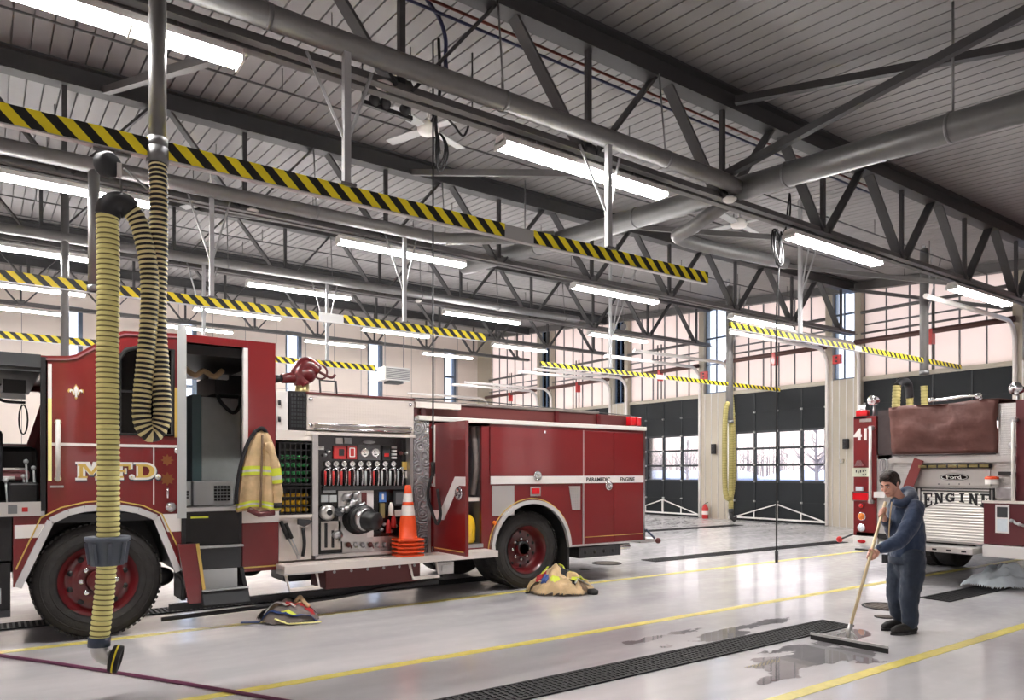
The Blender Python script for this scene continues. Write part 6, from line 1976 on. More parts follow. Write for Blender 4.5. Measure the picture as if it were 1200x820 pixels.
p = R(1166, 563); b = MB(); b.lathe([(0.08, -0.05), (0.08, 0.02), (0.06, 0.03), (0, 0.03)], (XR - 0.1, p.y, p.z), (0, 0, 1), 18); cp = b.build('bucket', 'white_paint', E2)
b = MB(); b.lathe([(0.083, 0.02), (0.083, 0.045), (0.05, 0.06), (0, 0.06)], (XR - 0.1, p.y, p.z), (0, 0, 1), 18); b.build('bucket_lid', 'cone_orange', cp)
rb_('axe_mount', 'black', 1172, 552.5, 1190, 557, 0.0, 0.06)
rb_('socket_box', 'steel', 1168, 571, 1190, 584, 0.0, 0.06, bevel=0.01)
b = MB(); b.beam(R(1077, 538, XR - 0.06), R(1063, 574, XR - 0.08), 0.14, 0.012, up=(1, 0, 0)); b.build('cover_strap', 'strap_red', E2)
for k in range(2):
    c0 = R(1034 + k * 3, 545, XR - 0.05)
    b = MB(); b.tube([c0 + Vector((0, 0.04 * math.cos(a), 0.09 * math.sin(a))) for a in [2 * PI * i / 16 for i in range(16)]], 0.012, 6, closed=True); b.build('ring_hook', 'steel', E2)
rb_('white_ledge', 'white_paint', 1027, 576, 1040, 583, 0.0, 0.08)

# roll-up door with its arched lettering
rb_('door_surround', 'white_paint', 1074.5, 570.5, 1165, 640, 0.0, 0.012)
rb_('door_shutter', 'shutter', 1080, 574.5, 1161, 637, 0.012, 0.022)
b = MB()
for (a0, a1) in (((1074, 571.5), (1165, 571.5)), ((1080, 574.5), (1161, 574.5))):
    q0, q1 = R(*a0), R(*a1); b.box(XR - 0.028, XR - 0.0, min(q0.y, q1.y), max(q0.y, q1.y), q0.z - 0.008, q0.z + 0.008)
for px in (1075.5, 1080, 1161, 1165):
    q0, q1 = R(px, 572), R(px, 638); b.box(XR - 0.028, XR, q0.y - 0.008, q0.y + 0.008, q1.z, q0.z)
b.build('door_border', 'black', E2)
b = MB()
lets = 'ENGINE'
y_l, y_r = R(1082, 580).y, R(1163, 580).y
W = (y_l - y_r) / 6
ztop = R(1120, 577.5).z
for k, ch in enumerate(lets):
    def foot(f, k=k):
        s = (k + f - 3) / 3.0
        return ztop - 0.125 - 0.115 * s * s
    if ch == 'I':
        wd, ofs = W * 0.62, W * 0.2
    else:
        wd, ofs = W * 0.84, W * 0.08
    mid = foot(0.5)
    hgt = ztop - mid
    def bott(f, foot=foot, mid=mid): return foot(f) - mid
    slab(b, ch, (XR - 0.0225, y_l - k * W - ofs, mid), hgt, wd, Vector((0, -1, 0)), Z_, 0.004, 0, 0.24, bott)
b.build('lettering', 'black', E2)
rb_('door_pull', 'steel', 1085, 633, 1158, 637, 0.02, 0.05)
# tailboard and bumper
y0_, y1_ = R(1044, 640).y, R(1153, 640).y
tb = bb('tailboard', 'brushed', XR - 0.35, XR + 0.1, y1_, y0_, 0.48, 0.56, 0.008)
b = MB()
for k in range(6):
    y = y1_ + 0.08 + k * 0.19; b.box(XR - 0.356, XR - 0.35, y, y + 0.06, 0.505, 0.53)
b.build('board_slot', 'black', tb)
bb('tailboard_edge', 'diamond', XR - 0.33, XR + 0.05, y1_, y0_, 0.56, 0.565)
b = MB(); b.tube([(XR + 0.1, 5.42, 0.42), (XR - 0.15, 5.45, 0.36)], 0.055, 12); b.build('tail_pipe', 'steel', E2)
b = MB(); b.tube(spline([(XR - 0.1, 5.38, 0.48), (XR - 0.12, 5.32, 0.34), (XR - 0.1, 5.2, 0.4)], 5), 0.018, 8); b.build('tow_hook', 'steel', E2)
# maroon rear locker at the right
XL = 10.98
yl0 = R(1152.5, 600, XL).y
lk = bb('rear_locker', 'maroon', XL, XR, YB - 0.02, yl0, 0.63, 1.185, 0.006)
bb('locker_top', 'cream_plate', XL - 0.02, XR, YB - 0.02, yl0 + 0.01, 1.185, 1.215, parent=lk)
bb('locker_foot', 'white_paint', XL - 0.02, XR, YB - 0.02, yl0 + 0.005, 0.46, 0.62, 0.006, parent=lk)
b = MB(); q0, q1 = R(1166.5, 591, XL), R(1183, 625, XL); b.box(XL - 0.006, XL, q1.y, q0.y, q1.z, q0.z); lb = b.build('instruction_label', 'gauge_face', lk)
b = MB(); zc = (q0.z + q1.z) / 2; b.box(XL - 0.009, XL - 0.006, q1.y + 0.02, q0.y - 0.02, zc + 0.02, q0.z - 0.03); b.build('label_picture', 'dark_grey', lb)
b = MB(); b.box(XL - 0.009, XL - 0.006, q1.y + 0.02, q0.y - 0.02, q1.z + 0.02, zc); b.build('label_panel', 'ice_plastic', lb)
q = R(1190, 610, XL); b = MB(); b.tube([q + Vector((0, 0.03, 0.0)), q + Vector((-0.05, -0.02, -0.03)), q + Vector((0, -0.1, -0.06))], 0.018, 8); b.ball(q + Vector((-0.04, 0.03, 0)), 0.025); b.ball(q + Vector((-0.05, -0.06, -0.04)), 0.025); b.build('door_handle', 'light_grey', lk)
# ================================================================== cloth things
def loops_mesh(mb, loops, m=0, mfun=None, cap=True):
    n = len(loops[0]); o = len(mb.v)
    for lp in loops: mb.v += [Vector(p) for p in lp]
    for j in range(len(loops) - 1):
        for k in range(n):
            l = (k + 1) % n
            mb.f.append([o + j * n + k, o + j * n + l, o + (j + 1) * n + l, o + (j + 1) * n + k]); mb.m.append(m if mfun is None else mfun(j, k)); mb.s.append(True)
    if cap:
        mb.f.append([o + k for k in range(n)][::-1]); mb.m.append(m); mb.s.append(False)
        mb.f.append([o + (len(loops) - 1) * n + k for k in range(n)]); mb.m.append(m); mb.s.append(False)


# ---- turnout coat hung by its collar on the cab corner
YC = 7.855
coat = thing('turnout_coat', Vector(atY(306, 503, YC)), 'tan firefighter coat with yellow stripes hanging on the red cab corner', 'coat')
def interp(tab, t):
    for (a, *va), (c, *vc) in zip(tab, tab[1:]):
        if t <= c:
            f = (t - a) / (c - a); f = f * f * (3 - 2 * f) if len(tab) < 3 else f
            return [x + (y - x) * f for x, y in zip(va, vc)]
    return list(tab[-1][1:])
prof = [(0.0, 299, 311, 503, 0.03), (0.08, 294, 316, 509, 0.05), (0.2, 290, 321, 521, 0.06), (0.5, 283, 326, 550, 0.075), (0.8, 279, 329, 580, 0.085), (1.0, 277, 330, 598, 0.09)]
def coat_loop(t, grow=0.0, a0=0, a1=2 * PI, n=72):
    xl, xr, py, d = interp(prof, t)
    L, Rr = atY(xl, py, YC), atY(xr, py, YC)
    cx, w, z = (L.x + Rr.x) / 2, (Rr.x - L.x) / 2, L.z
    out = []
    for k in range(n):
        a = 2 * PI * k / n
        fold = 1 + (0.25 + 0.75 * t) * (0.24 * math.sin(6 * a + 2.5 * t) + 0.16 * math.sin(11 * a + 3 * t))
        x = cx + (w + grow) * math.cos(a) * (1 + 0.03 * t * math.sin(7 * a))
        y = YC + (d * fold + grow) * math.sin(a)
        out.append(Vector((x, y, z + 0.02 * t * t * math.sin(3 * a + 1))))
    return out
b = MB(); loops_mesh(b, [coat_loop(i / 26) for i in range(27)]); b.build('body', 'tan_cloth', coat)
for (t0, t1, mm, nm, g) in ((0.46, 0.50, 'reflect_yellow', 'reflective_band', 0.006), (0.50, 0.53, 'silver_tape', 'silver_band', 0.006), (0.53, 0.57, 'reflect_yellow', 'reflective_band', 0.006), (0.89, 0.92, 'reflect_yellow', 'reflective_band', 0.006), (0.92, 0.945, 'silver_tape', 'silver_band', 0.006), (0.945, 0.975, 'reflect_yellow', 'reflective_band', 0.006)):
    b = MB(); loops_mesh(b, [coat_loop(t0 + (t1 - t0) * i / 3, g) for i in range(4)], cap=False); b.build(nm, mm, coat)
b = MB(); p0, p1 = atY(298, 505, YC), atY(312, 505, YC)
b.tube([Vector((p0.x + (p1.x - p0.x) * f, YC - 0.05 * math.sin(PI * f), p0.z + 0.05 * math.sin(PI * f) - 0.02)) for f in [i / 10 for i in range(11)]], 0.022, 8); b.build('collar', 'black_cloth', coat)
for (pts, nm) in (([(314, 518), (321, 540), (325, 570), (325, 591)], 0),):
    pp_ = spline([Vector(atY(a, c, YC - 0.06)) for a, c in pts], 7)
    N = len(pp_)
    b = MB(); b.tube(pp_, [0.038 + 0.007 * math.sin(i * 0.9) + 0.012 * min(1, i / 8) for i in range(N)], 14); sl = b.build('sleeve', 'tan_cloth', coat)
    for f in ((0.42, 0.5), (0.5, 0.55), (0.55, 0.63)):
        i0, i1 = int(f[0] * N), max(int(f[0] * N) + 1, int(f[1] * N))
        b = MB(); b.tube(pp_[i0:i1 + 1], 0.060, 14, caps=False); b.build('sleeve_band', 'reflect_yellow' if f[0] != 0.5 else 'silver_tape', sl)
    b = MB(); b.tube([pp_[-1] + Vector((0, 0, 0.02)), pp_[-1] - Vector((0, 0, 0.035))], 0.05, 14); b.build('cuff', 'black_cloth', sl)
b = MB(); b.tube([Vector((p.x, YC - 0.075 - 0.04 * i / 6, p.z)) for i, p in enumerate([atY(305 - i * 0.6, 510 + i * 14, YC) for i in range(7)])], 0.012, 6); b.build('front_flap', 'tan_dark', coat)
b = MB(); b.tube([Vector(atY(q[0], q[1], YC - 0.04)) for q in spline([Vector((299, 505, 0)), Vector((290, 520, 0)), Vector((282, 545, 0)), Vector((277.5, 572, 0)), Vector((277, 590, 0))], 5)], 0.02, 8); b.build('dark_lining', 'black_cloth', coat)
b = MB(); b.tube([atY(288, 596, YC) + Vector((0, -0.1, 0)), atY(300, 602, YC) + Vector((0, -0.1, 0)), atY(318, 600, YC) + Vector((0, -0.1, 0))], 0.03, 8); b.build('liner_hem', 'maroon', coat)

# ---- heaps of gear: height fields with straps that follow them
Fv, Rv = Vector((FW[0], FW[1], 0)), Vector((RT[0], RT[1], 0))
class Heap:
    def __init__(s, c, rx, ry, h, seed, peak=(0.0, 0.0), rough=0.22, fold=7.0):
        s.c, s.rx, s.ry, s.h, s.seed, s.peak, s.rough, s.fold = Vector((c.x, c.y, 0)), rx, ry, h, seed, peak, rough, fold
    def hz(s, u, v):
        a = math.atan2(v, u); q = 1 + 0.22 * noise.noise(Vector((1.7 * math.cos(a), 1.7 * math.sin(a), s.seed)))
        r = math.hypot(u, v) / q
        if r >= 1: return 0.0
        du, dv = u - s.peak[0], v - s.peak[1]
        base = (1 - r ** 3) ** 0.6 * (0.62 + 0.38 * math.exp(-(du * du + dv * dv) * 2.0))
        n = noise.noise(Vector((u * 2.3, v * 2.3, s.seed * 3))) * 0.9 + (0.5 - abs(noise.noise(Vector((u * s.fold * 0.5, v * s.fold * 0.5, s.seed * 5))))) * 0.8 + 0.3 * noise.noise(Vector((u * s.fold, v * s.fold, s.seed)))
        return max(0.004, s.h * base * (1 + s.rough * 2 * n))
    def P(s, u, v, lift=0.0):
        p = s.c + Rv * (u * s.rx) + Fv * (v * s.ry); p.z = s.hz(u, v) + lift; return p
    def sheet(s, mask=None, lift=0.0, N=64):
        vs, idx, fs = [], {}, []
        for j in range(N + 1):
            for i in range(N + 1):
                u, v = -1.25 + 2.5 * i / N, -1.25 + 2.5 * j / N
                if s.hz(u, v) > 0 and (mask is None or mask(u, v)):
                    idx[(i, j)] = len(vs); vs.append(s.P(u, v, lift))
        for j in range(N):
            for i in range(N):
                q = [(i, j), (i + 1, j), (i + 1, j + 1), (i, j + 1)]
                if all(k in idx for k in q): fs.append([idx[k] for k in q])
        b = MB(); b.raw(vs, fs); return b
    def strap(s, pts, w=0.03, lift=0.012):
        p2 = spline([Vector((a, c, 0)) for a, c in pts], 8)
        b = MB(); P3 = [s.P(p.x, p.y, lift) for p in p2]
        for i, p in enumerate(P3): p.z = max(p.z, 0.012)
        vs, fs = [], []
        for i, p in enumerate(P3):
            t = (P3[min(i + 1, len(P3) - 1)] - P3[max(i - 1, 0)]).normalized(); sd_ = t.cross(Z_); sd_ = sd_.normalized() if sd_.length > 1e-4 else Rv
            vs += [p - sd_ * w, p + sd_ * w, p + sd_ * w + Vector((0, 0, 0.008)), p - sd_ * w + Vector((0, 0, 0.008))]
        for i in range(len(P3) - 1):
            for k in range(4):
                l = (k + 1) % 4; fs.append((4 * i + k, 4 * i + l, 4 * i + 4 + l, 4 * i + 4 + k))
        b.raw(vs, fs, smooth=False); return b
def patch(cu, cv, ru, rv, seed=0):
    def f(u, v):
        a = math.atan2((v - cv) / rv, (u - cu) / ru); q = 1 + 0.35 * noise.noise(Vector((2 * math.cos(a), 2 * math.sin(a), seed + 0.5)))
        return math.hypot((u - cu) / ru, (v - cv) / rv) < q
    return f

# heap by the rear wheel
c = atZ(657, 694)
hp = Heap(c, 0.43, 0.30, 0.30, 2.7, (-0.25, 0.25), 0.24, 7)
t = thing('turnout_gear', (c.x, c.y, 0), 'heap of tan firefighter clothing with lime bands by the rear wheel', 'firefighter gear', 'gear heaps on the floor')
hp.sheet(N=90).build('coat', 'tan_cloth', t)
for (pc, mm, nm, lf) in ((patch(-0.2, 0.05, 0.24, 0.18, 1), 'black_cloth', 'dark_lining', 0.006), (patch(0.1, -0.15, 0.12, 0.3, 2), 'black_cloth', 'dark_lining', 0.006), (patch(-0.62, -0.2, 0.2, 0.22, 3), 'red_cloth', 'red_cloth', 0.008), (patch(-0.5, -0.5, 0.14, 0.3, 4), 'blue', 'blue_cloth', 0.01), (patch(-0.22, -0.72, 0.17, 0.14, 5), 'reflect_yellow', 'lime_patch', 0.01), (patch(0.72, -0.6, 0.2, 0.22, 6), 'tan_dark', 'glove', 0.012), (patch(0.15, 0.45, 0.35, 0.12, 7), 'black_cloth', 'dark_lining', 0.006), (patch(0.35, -0.72, 0.1, 0.12, 9), 'black_cloth', 'dark_lining', 0.006), (patch(-0.45, 0.0, 0.1, 0.12, 11), 'cone_white', 'white_cloth', 0.01)):
    hp.sheet(pc, lf, 90).build(nm, mm, t)
hp.strap([(0.28, -0.75), (0.42, -0.5), (0.6, -0.3), (0.78, -0.1)], 0.05, 0.012).build('lime_band', 'reflect_yellow', t)
hp.strap([(0.38, -0.8), (0.52, -0.55), (0.7, -0.36), (0.86, -0.2)], 0.02, 0.018).build('silver_band', 'silver_tape', t)
hp.strap([(-0.75, 0.1), (-0.5, 0.25), (-0.2, 0.42), (0.15, 0.3), (0.5, 0.15), (0.8, 0.1)], 0.022, 0.012).build('lime_band', 'reflect_yellow', t)
hp.strap([(-1.1, -0.35), (-0.85, -0.3), (-0.65, -0.45)], 0.022, 0.012).build('buckle_strap', 'black_cloth', t)
b = MB(); b.tube([hp.P(0.82, -0.5, 0.02), hp.P(0.98, -0.62, 0.04), hp.P(1.1, -0.6, 0.03)], [0.04, 0.045, 0.03], 10); b.build('boot_toe', 'black_rubber', t)

# heap in front of the crew steps
c = atZ(338, 727)
hp = Heap(c, 0.34, 0.24, 0.20, 6.1, (0.0, 0.3), 0.15, 6)
t = thing('turnout_gear', (c.x, c.y, 0), 'low heap of dark gear with red cloth and blue straps on the floor', 'firefighter gear', 'gear heaps on the floor')
hp.sheet(N=90).build('bag', 'grey_cloth', t)
for (pc, mm, nm, lf) in ((patch(-0.25, 0.55, 0.45, 0.35, 1), 'black_cloth', 'black_cloth', 0.012), (patch(0.55, 0.5, 0.4, 0.4, 2), 'black_cloth', 'black_cloth', 0.012), (patch(0.1, -0.1, 0.26, 0.18, 3), 'red_cloth', 'red_cloth', 0.01), (patch(0.6, -0.05, 0.3, 0.2, 4), 'red_cloth', 'red_cloth', 0.01), (patch(-0.75, -0.2, 0.2, 0.3, 5), 'black_cloth', 'black_cloth', 0.008), (patch(0.35, 0.1, 0.12, 0.16, 6), 'tan_cloth', 'tan_cloth', 0.014), (patch(-0.35, -0.2, 0.3, 0.14, 8), 'tan_dark', 'tan_cloth', 0.01), (patch(0.15, -0.72, 0.26, 0.1, 7), 'reflect_yellow', 'lime_patch', 0.012)):
    hp.sheet(pc, lf, 90).build(nm, mm, t)
hp.strap([(-1.3, -0.75), (-0.8, -0.7), (-0.3, -0.72), (0.2, -0.85), (0.6, -0.6), (0.95, -0.3)], 0.026, 0.014).build('blue_strap', 'blue', t)
hp.strap([(-0.2, -1.0), (0.3, -1.05), (0.8, -0.8), (1.15, -0.6)], 0.022, 0.014).build('pale_strap', 'hose_yellow', t)
hp.strap([(-0.7, -0.35), (-0.3, -0.1), (0.0, -0.3), (0.3, -0.4)], 0.016, 0.02).build('silver_band', 'silver_tape', t)
b = MB(); b.tube(spline([hp.P(0.2, 0.1, 0.02), hp.P(0.3, 0.3, 0.08), hp.P(0.45, 0.1, 0.03), hp.P(0.65, -0.05, 0.03)], 5), 0.022, 8); b.build('cuff', 'tan_cloth', t)

# crumpled clear plastic under engine 41
c = atZ(1176, 688)
hp = Heap(c, 0.54, 0.24, 0.26, 9.4, (0.1, 0.2), 0.25, 6)
o = hp.sheet(N=80).build('plastic_sheet', 'ice_plastic', loc=(c.x, c.y, 0)); tag(o, 'crumpled pale blue plastic sheet on the floor under the tail of engine 41', 'plastic sheet')

# ================================================================== small things on the pilasters and floor
p = atZ(834.5, 607)
t = thing('fire_extinguisher', (p.x - 0.3, p.y, 0), 'small red fire extinguisher standing at the foot of the pilaster between the far doors', 'fire extinguisher')
o = Vector((min(p.x, 20.1), p.y, 0))
b = MB(); b.lathe([(0, 0), (0.1, 0), (0.11, 0.03), (0.11, 0.36), (0.07, 0.44), (0.035, 0.46), (0.035, 0.5), (0, 0.5)], o, n=18); b.build('cylinder_body', 'red_plastic', t)
b = MB(); b.lathe([(0.113, 0.14), (0.113, 0.26)], o, n=18); b.build('label', 'cone_white', t)
b = MB(); b.beam(o + Vector((0, 0, 0.52)), o + Vector((0, -0.12, 0.56)), 0.03, 0.02); b.tube([o + Vector((0, 0.03, 0.5)), o + Vector((0, 0.1, 0.42)), o + Vector((0, 0.12, 0.25))], 0.014, 6); b.build('valve_handle', 'black', t)
for (px, py, m_, w, h, lab) in [(836, 526, 'black', 0.16, 0.34, 'black control box on the pilaster between the two far doors'), (991, 520, 'black', 0.16, 0.3, 'black control box on the pilaster left of engine 41'),
                          (825, 440, 'red_plastic', 0.3, 0.28, 'red alarm box high on the pilaster between the far doors'), (981, 421, 'red_plastic', 0.26, 0.26, 'red alarm box high on the pilaster left of engine 41'),
                          (986, 540, 'pilaster', 0.12, 0.12, 'small pale outlet box low on the pilaster left of engine 41')]:
    p = atX(px, py, XB - 0.16)
    t = thing('control_box', p, lab, 'control box')
    b = MB(); b.box(XB - 0.20, XB - 0.112, p.y - w / 2, p.y + w / 2, p.z - h / 2, p.z + h / 2); b.build('case', m_, t, bevel=0.01)
    b = MB()
    for s in (-1, 1):
        b.lathe([(0.03, 0), (0.028, 0.02), (0, 0.022)], (XB - 0.2, p.y, p.z + s * h * 0.22), (-1, 0, 0), 12)
    b.build('push_button', 'dark_grey' if m_ != 'pilaster' else 'light_grey', t)
# ================================================================== the man and his squeegee
D0 = 7.35
def Q(px, py, dd=0.0):
    d = D0 + dd; k = (px - 600) / FPX
    return Vector((FW[0] * d + RT[0] * d * k, FW[1] * d + RT[1] * d * k, CAMH + (HORIZ - py) / FPX * d))

sq = thing('floor_squeegee', atZ(994, 755), 'long wooden handled floor squeegee with a black blade held by the man', 'squeegee')
pb = Vector(atZ(993, 754)); pb.z = 0.06
ptop = Q(1037.5, 588, -0.13)
b = MB(); b.tube([pb, ptop], 0.0145, 12); b.build('handle', 'wood_pole', sq)
ba, bc = Vector(atZ(950, 749)), Vector(atZ(1041, 766))
ba.z = bc.z = 0.0
ux = (bc - ba).normalized()
b = MB(); b.beam(ba + Vector((0, 0, 0.03)), bc + Vector((0, 0, 0.03)), 0.012, 0.056, up=(0, 0, 1)); b.build('rubber_blade', 'black_rubber', sq)
b = MB(); b.beam(ba + Vector((0, 0, 0.058)), bc + Vector((0, 0, 0.058)), 0.02, 0.022, up=(0, 0, 1)); b.build('blade_holder', 'aluminium', sq)
b = MB(); b.tube([pb + Vector((0, 0, 0.0)), pb.lerp(ptop, 0.09)], 0.022, 12); b.build('socket', 'aluminium', sq)
for s in (-1, 1):
    b = MB(); b.tube([pb.lerp(ptop, 0.05), Vector((pb.x, pb.y, 0.065)) + ux * (s * 0.1)], 0.008, 6); b.build('stay', 'aluminium', sq)

man = thing('person', Vector((atZ(1062, 738).x, atZ(1062, 738).y, 0)), 'man in a dark navy hooded top and trousers bending over a floor squeegee', 'person')
def limb(mb, pts, rs, n=14, sub=5):
    """tapered smooth chain with rounded joints"""
    P = spline(pts, sub); N = len(P); R_ = []
    for i in range(N):
        t = i / sub; k = min(int(t), len(rs) - 2); f = t - k; R_.append(rs[k] * (1 - f) + rs[k + 1] * f)
    mb.tube(P, R_, n); mb.ball(P[0], rs[0], 12, rings=8); mb.ball(P[-1], rs[-1], 12, rings=8)
def solidify(o, voxel, it=6, fac=0.5):
    r = o.modifiers.new('join', 'REMESH'); r.mode = 'VOXEL'; r.voxel_size = voxel; r.use_smooth_shade = True
    s = o.modifiers.new('soft', 'SMOOTH'); s.factor = fac; s.iterations = it
    return o

# joints
pel = Q(1062, 655); chest = Q(1063, 612, -0.02); upch = Q(1060, 595, -0.02); neck = Q(1052, 582, -0.02)
shL, shR = Q(1073, 597, -0.19), Q(1050, 596, 0.14)
elL, wrL = Q(1058, 628, -0.30), Q(1029, 645, -0.27)
elR, wrR = Q(1050, 626, 0.10), Q(1037, 609, -0.06)
hipL, knL, anL = Q(1069, 658, -0.09), Q(1066, 697, -0.09), Q(1066, 728, -0.08)
hipR, knR, anR = Q(1055, 657, 0.09), Q(1050, 695, 0.07), Q(1054.5, 721, 0.12)

f0 = (-Rv * 0.86 - Fv * 0.50).normalized()
til = math.radians(24)
hf = (f0 * math.cos(til) - Z_ * math.sin(til)).normalized()
hu = (Z_ * math.cos(til) + f0 * math.sin(til)).normalized()
hl = hu.cross(hf).normalized()          # the man's left
hc_ = Q(1043, 567, -0.03)
HM = Matrix((hf, hl, hu)).transposed()
def HP(f, l, u): return hc_ + hf * f + hl * l + hu * u

b = MB()
# head: skull, face, jaw, nose, brow, ears
b.ball(HP(-0.015, 0, 0.03), (0.095, 0.077, 0.088), 20, rings=14, rot=HM)
b.ball(HP(0.022, 0, -0.015), (0.072, 0.066, 0.092), 20, rings=14, rot=HM)
b.ball(HP(0.04, 0, -0.075), (0.045, 0.045, 0.04), 16, rings=10, rot=HM)
b.ball(HP(0.062, 0, -0.095), (0.024, 0.028, 0.02), 12, rings=8, rot=HM)
b.tube([HP(0.088, 0, 0.012), HP(0.104, 0, -0.018), HP(0.112, 0, -0.032)], [0.008, 0.011, 0.013], 10)
b.ball(HP(0.102, 0, -0.036), (0.014, 0.017, 0.010), 10, rings=7, rot=HM)
for s in (-1, 1):
    b.tube([HP(0.088, 0.012 * s, 0.024), HP(0.082, 0.045 * s, 0.022)], 0.010, 8)
    b.ball(HP(0.07, 0.038 * s, -0.028), (0.022, 0.022, 0.02), 10, rings=7, rot=HM)
    b.ball(HP(-0.012, 0.074 * s, -0.008), (0.018, 0.009, 0.030), 12, rings=8, rot=HM)
    b.tube([HP(0.095, 0.0, -0.063), HP(0.085, 0.022 * s, -0.064)], 0.007, 8)
limb(b, [HP(-0.02, 0, -0.05), neck, upch], [0.052, 0.058, 0.08])
# trunk and limbs under the clothes
limb(b, [upch, chest, Q(1063, 635), pel], [0.11, 0.135, 0.125, 0.13])
limb(b, [upch, shL, elL, wrL], [0.06, 0.058, 0.044, 0.028])
limb(b, [upch, shR, elR, wrR], [0.06, 0.058, 0.044, 0.028])
limb(b, [pel, hipL, knL, anL], [0.10, 0.085, 0.058, 0.042])
limb(b, [pel, hipR, knR, anR], [0.10, 0.085, 0.058, 0.042])
pax = (ptop - pb).normalized()
def on_pole(z):
    return pb + pax * ((z - pb.z) / pax.z)
def hand(center, wrist, curl=1, n_dir=None):
    """palm beside the pole at 'center', four fingers wrapped around the pole, thumb closing from the other side"""
    out = (wrist - center); out = (out - pax * out.dot(pax)).normalized()
    sd_ = pax.cross(out).normalized() * curl
    palm = center + out * 0.034
    b.tube([wrist, wrist.lerp(palm, 0.5), palm], [0.027, 0.030, 0.028], 12)
    b.ball(palm, (0.026, 0.026, 0.026), 12, rings=8)
    for k, (L, r) in enumerate(((1.0, 0.0098), (1.08, 0.0102), (1.02, 0.0098), (0.84, 0.0086))):
        off = pax * ((1.5 - k) * 0.0215)
        a0 = -0.35; pts = []
        pts.append(palm + off * 0.9 - sd_ * 0.0)
        for j in range(6):
            a = 0.5 + j * 0.62 * L
            rr = 0.026 - 0.001 * j
            pts.append(center + off + out * (rr * math.cos(a)) + sd_ * (rr * math.sin(a)))
        b.tube(pts, [r * 1.1] + [r] * 5 + [r * 0.8], 8); b.ball(pts[-1], r * 0.8, 8, rings=6)
    tp = [palm + pax * 0.02 - sd_ * 0.012, center + pax * 0.05 + out * 0.014 - sd_ * 0.022, center + pax * 0.056 - out * 0.012 - sd_ * 0.022, center + pax * 0.05 - out * 0.026 - sd_ * 0.006]
    b.tube(tp, [0.013, 0.012, 0.0105, 0.009], 8); b.ball(tp[-1], 0.009, 8, rings=6)
zL = Q(1022, 650, -0.25).z; zR = Q(1034, 601, -0.12).z
cL, cR = on_pole(zL), on_pole(zR)
hand(cL, wrL, 1); hand(cR, wrR, 1)
body = b.build('body', 'skin', man); solidify(body, 0.0058, 3, 0.4)

# face details
for s in (-1, 1):
    b = MB(); b.ball(HP(0.084, 0.03 * s, 0.004), (0.008, 0.0125, 0.0075), 12, rings=8, rot=HM); ey = b.build('eye', 'gauge_face', man)
    b = MB(); b.ball(HP(0.0905, 0.03 * s, 0.002), (0.003, 0.0055, 0.0055), 10, rings=6, rot=HM); b.build('iris', 'hair', ey)
    b = MB(); b.tube([HP(0.083, 0.03 * s - 0.014, 0.011), HP(0.092, 0.03 * s, 0.0125), HP(0.082, 0.03 * s + 0.014, 0.010)], 0.0035, 6); b.build('eyelid', 'lip', man)
    b = MB(); b.tube([HP(0.097, 0.012 * s, 0.027), HP(0.096, 0.03 * s, 0.034), HP(0.082, 0.052 * s, 0.028)], [0.005, 0.0055, 0.003], 7); b.build('eyebrow', 'hair', man)
b = MB(); b.tube([HP(0.084, -0.024, -0.064), HP(0.0995, 0, -0.0625), HP(0.084, 0.024, -0.064)], [0.003, 0.0055, 0.003], 7); b.build('mouth', 'lip', man)
# hair
b = MB()
b.ball(HP(-0.022, 0, 0.045), (0.098, 0.083, 0.086), 20, rings=12, rot=HM)
b.ball(HP(0.03, 0, 0.103), (0.066, 0.062, 0.034), 16, rings=10, rot=HM)
b.ball(HP(0.066, 0.012, 0.100), (0.032, 0.046, 0.024), 14, rings=9, rot=HM)
b.ball(HP(-0.07, 0, 0.0), (0.052, 0.066, 0.07), 16, rings=10, rot=HM)
for s in (-1, 1):
    b.ball(HP(0.012, 0.066 * s, 0.045), (0.04, 0.018, 0.04), 12, rings=8, rot=HM)
    b.ball(HP(0.016, 0.07 * s, 0.006), (0.012, 0.008, 0.026), 10, rings=7, rot=HM)
rnd = random.Random(5)
for k in range(40):
    a = rnd.uniform(-1.3, 1.3); w = rnd.uniform(-1, 1)
    p = HP(-0.015 + 0.085 * math.sin(a), 0.068 * w * math.cos(a) * 0.9, 0.055 + 0.072 * math.cos(a) * math.sqrt(max(0, 1 - w * w * 0.6)))
    b.tube([p, p + hf * 0.03 + hl * rnd.uniform(-.01, .01) + hu * 0.008], [0.012, 0.006], 6)
hr = b.build('hair', 'hair', man); solidify(hr, 0.006, 2, 0.4)

# hooded top
b = MB()
limb(b, [Q(1059, 588, 0.0), upch + Vector((0, 0, -0.02)), chest, Q(1064, 636, 0.0), Q(1063, 650, 0.0), Q(1063, 657, 0.0)], [0.08, 0.128, 0.155, 0.160, 0.160, 0.148])
b.ball(Q(1062, 605, -0.03), (0.135, 0.15, 0.12), 18, rings=12)
limb(b, [Q(1064, 596, -0.06), shL, elL + Vector((0, 0, -0.01)), Q(1041, 640, -0.29), wrL.lerp(elL, 0.12)], [0.10, 0.086, 0.076, 0.066, 0.050])
limb(b, [Q(1056, 597, 0.02), shR, elR, wrR.lerp(elR, 0.12)], [0.10, 0.084, 0.074, 0.050])
top = b.build('hooded_top', 'navy', man); solidify(top, 0.011, 5, 0.5)
tx = bpy.data.textures.new('cloth_folds', 'CLOUDS'); tx.noise_scale = 0.11; tx.noise_depth = 3
dp = top.modifiers.new('folds', 'DISPLACE'); dp.texture = tx; dp.strength = 0.028; dp.mid_level = 0.5; dp.texture_coords = 'GLOBAL'
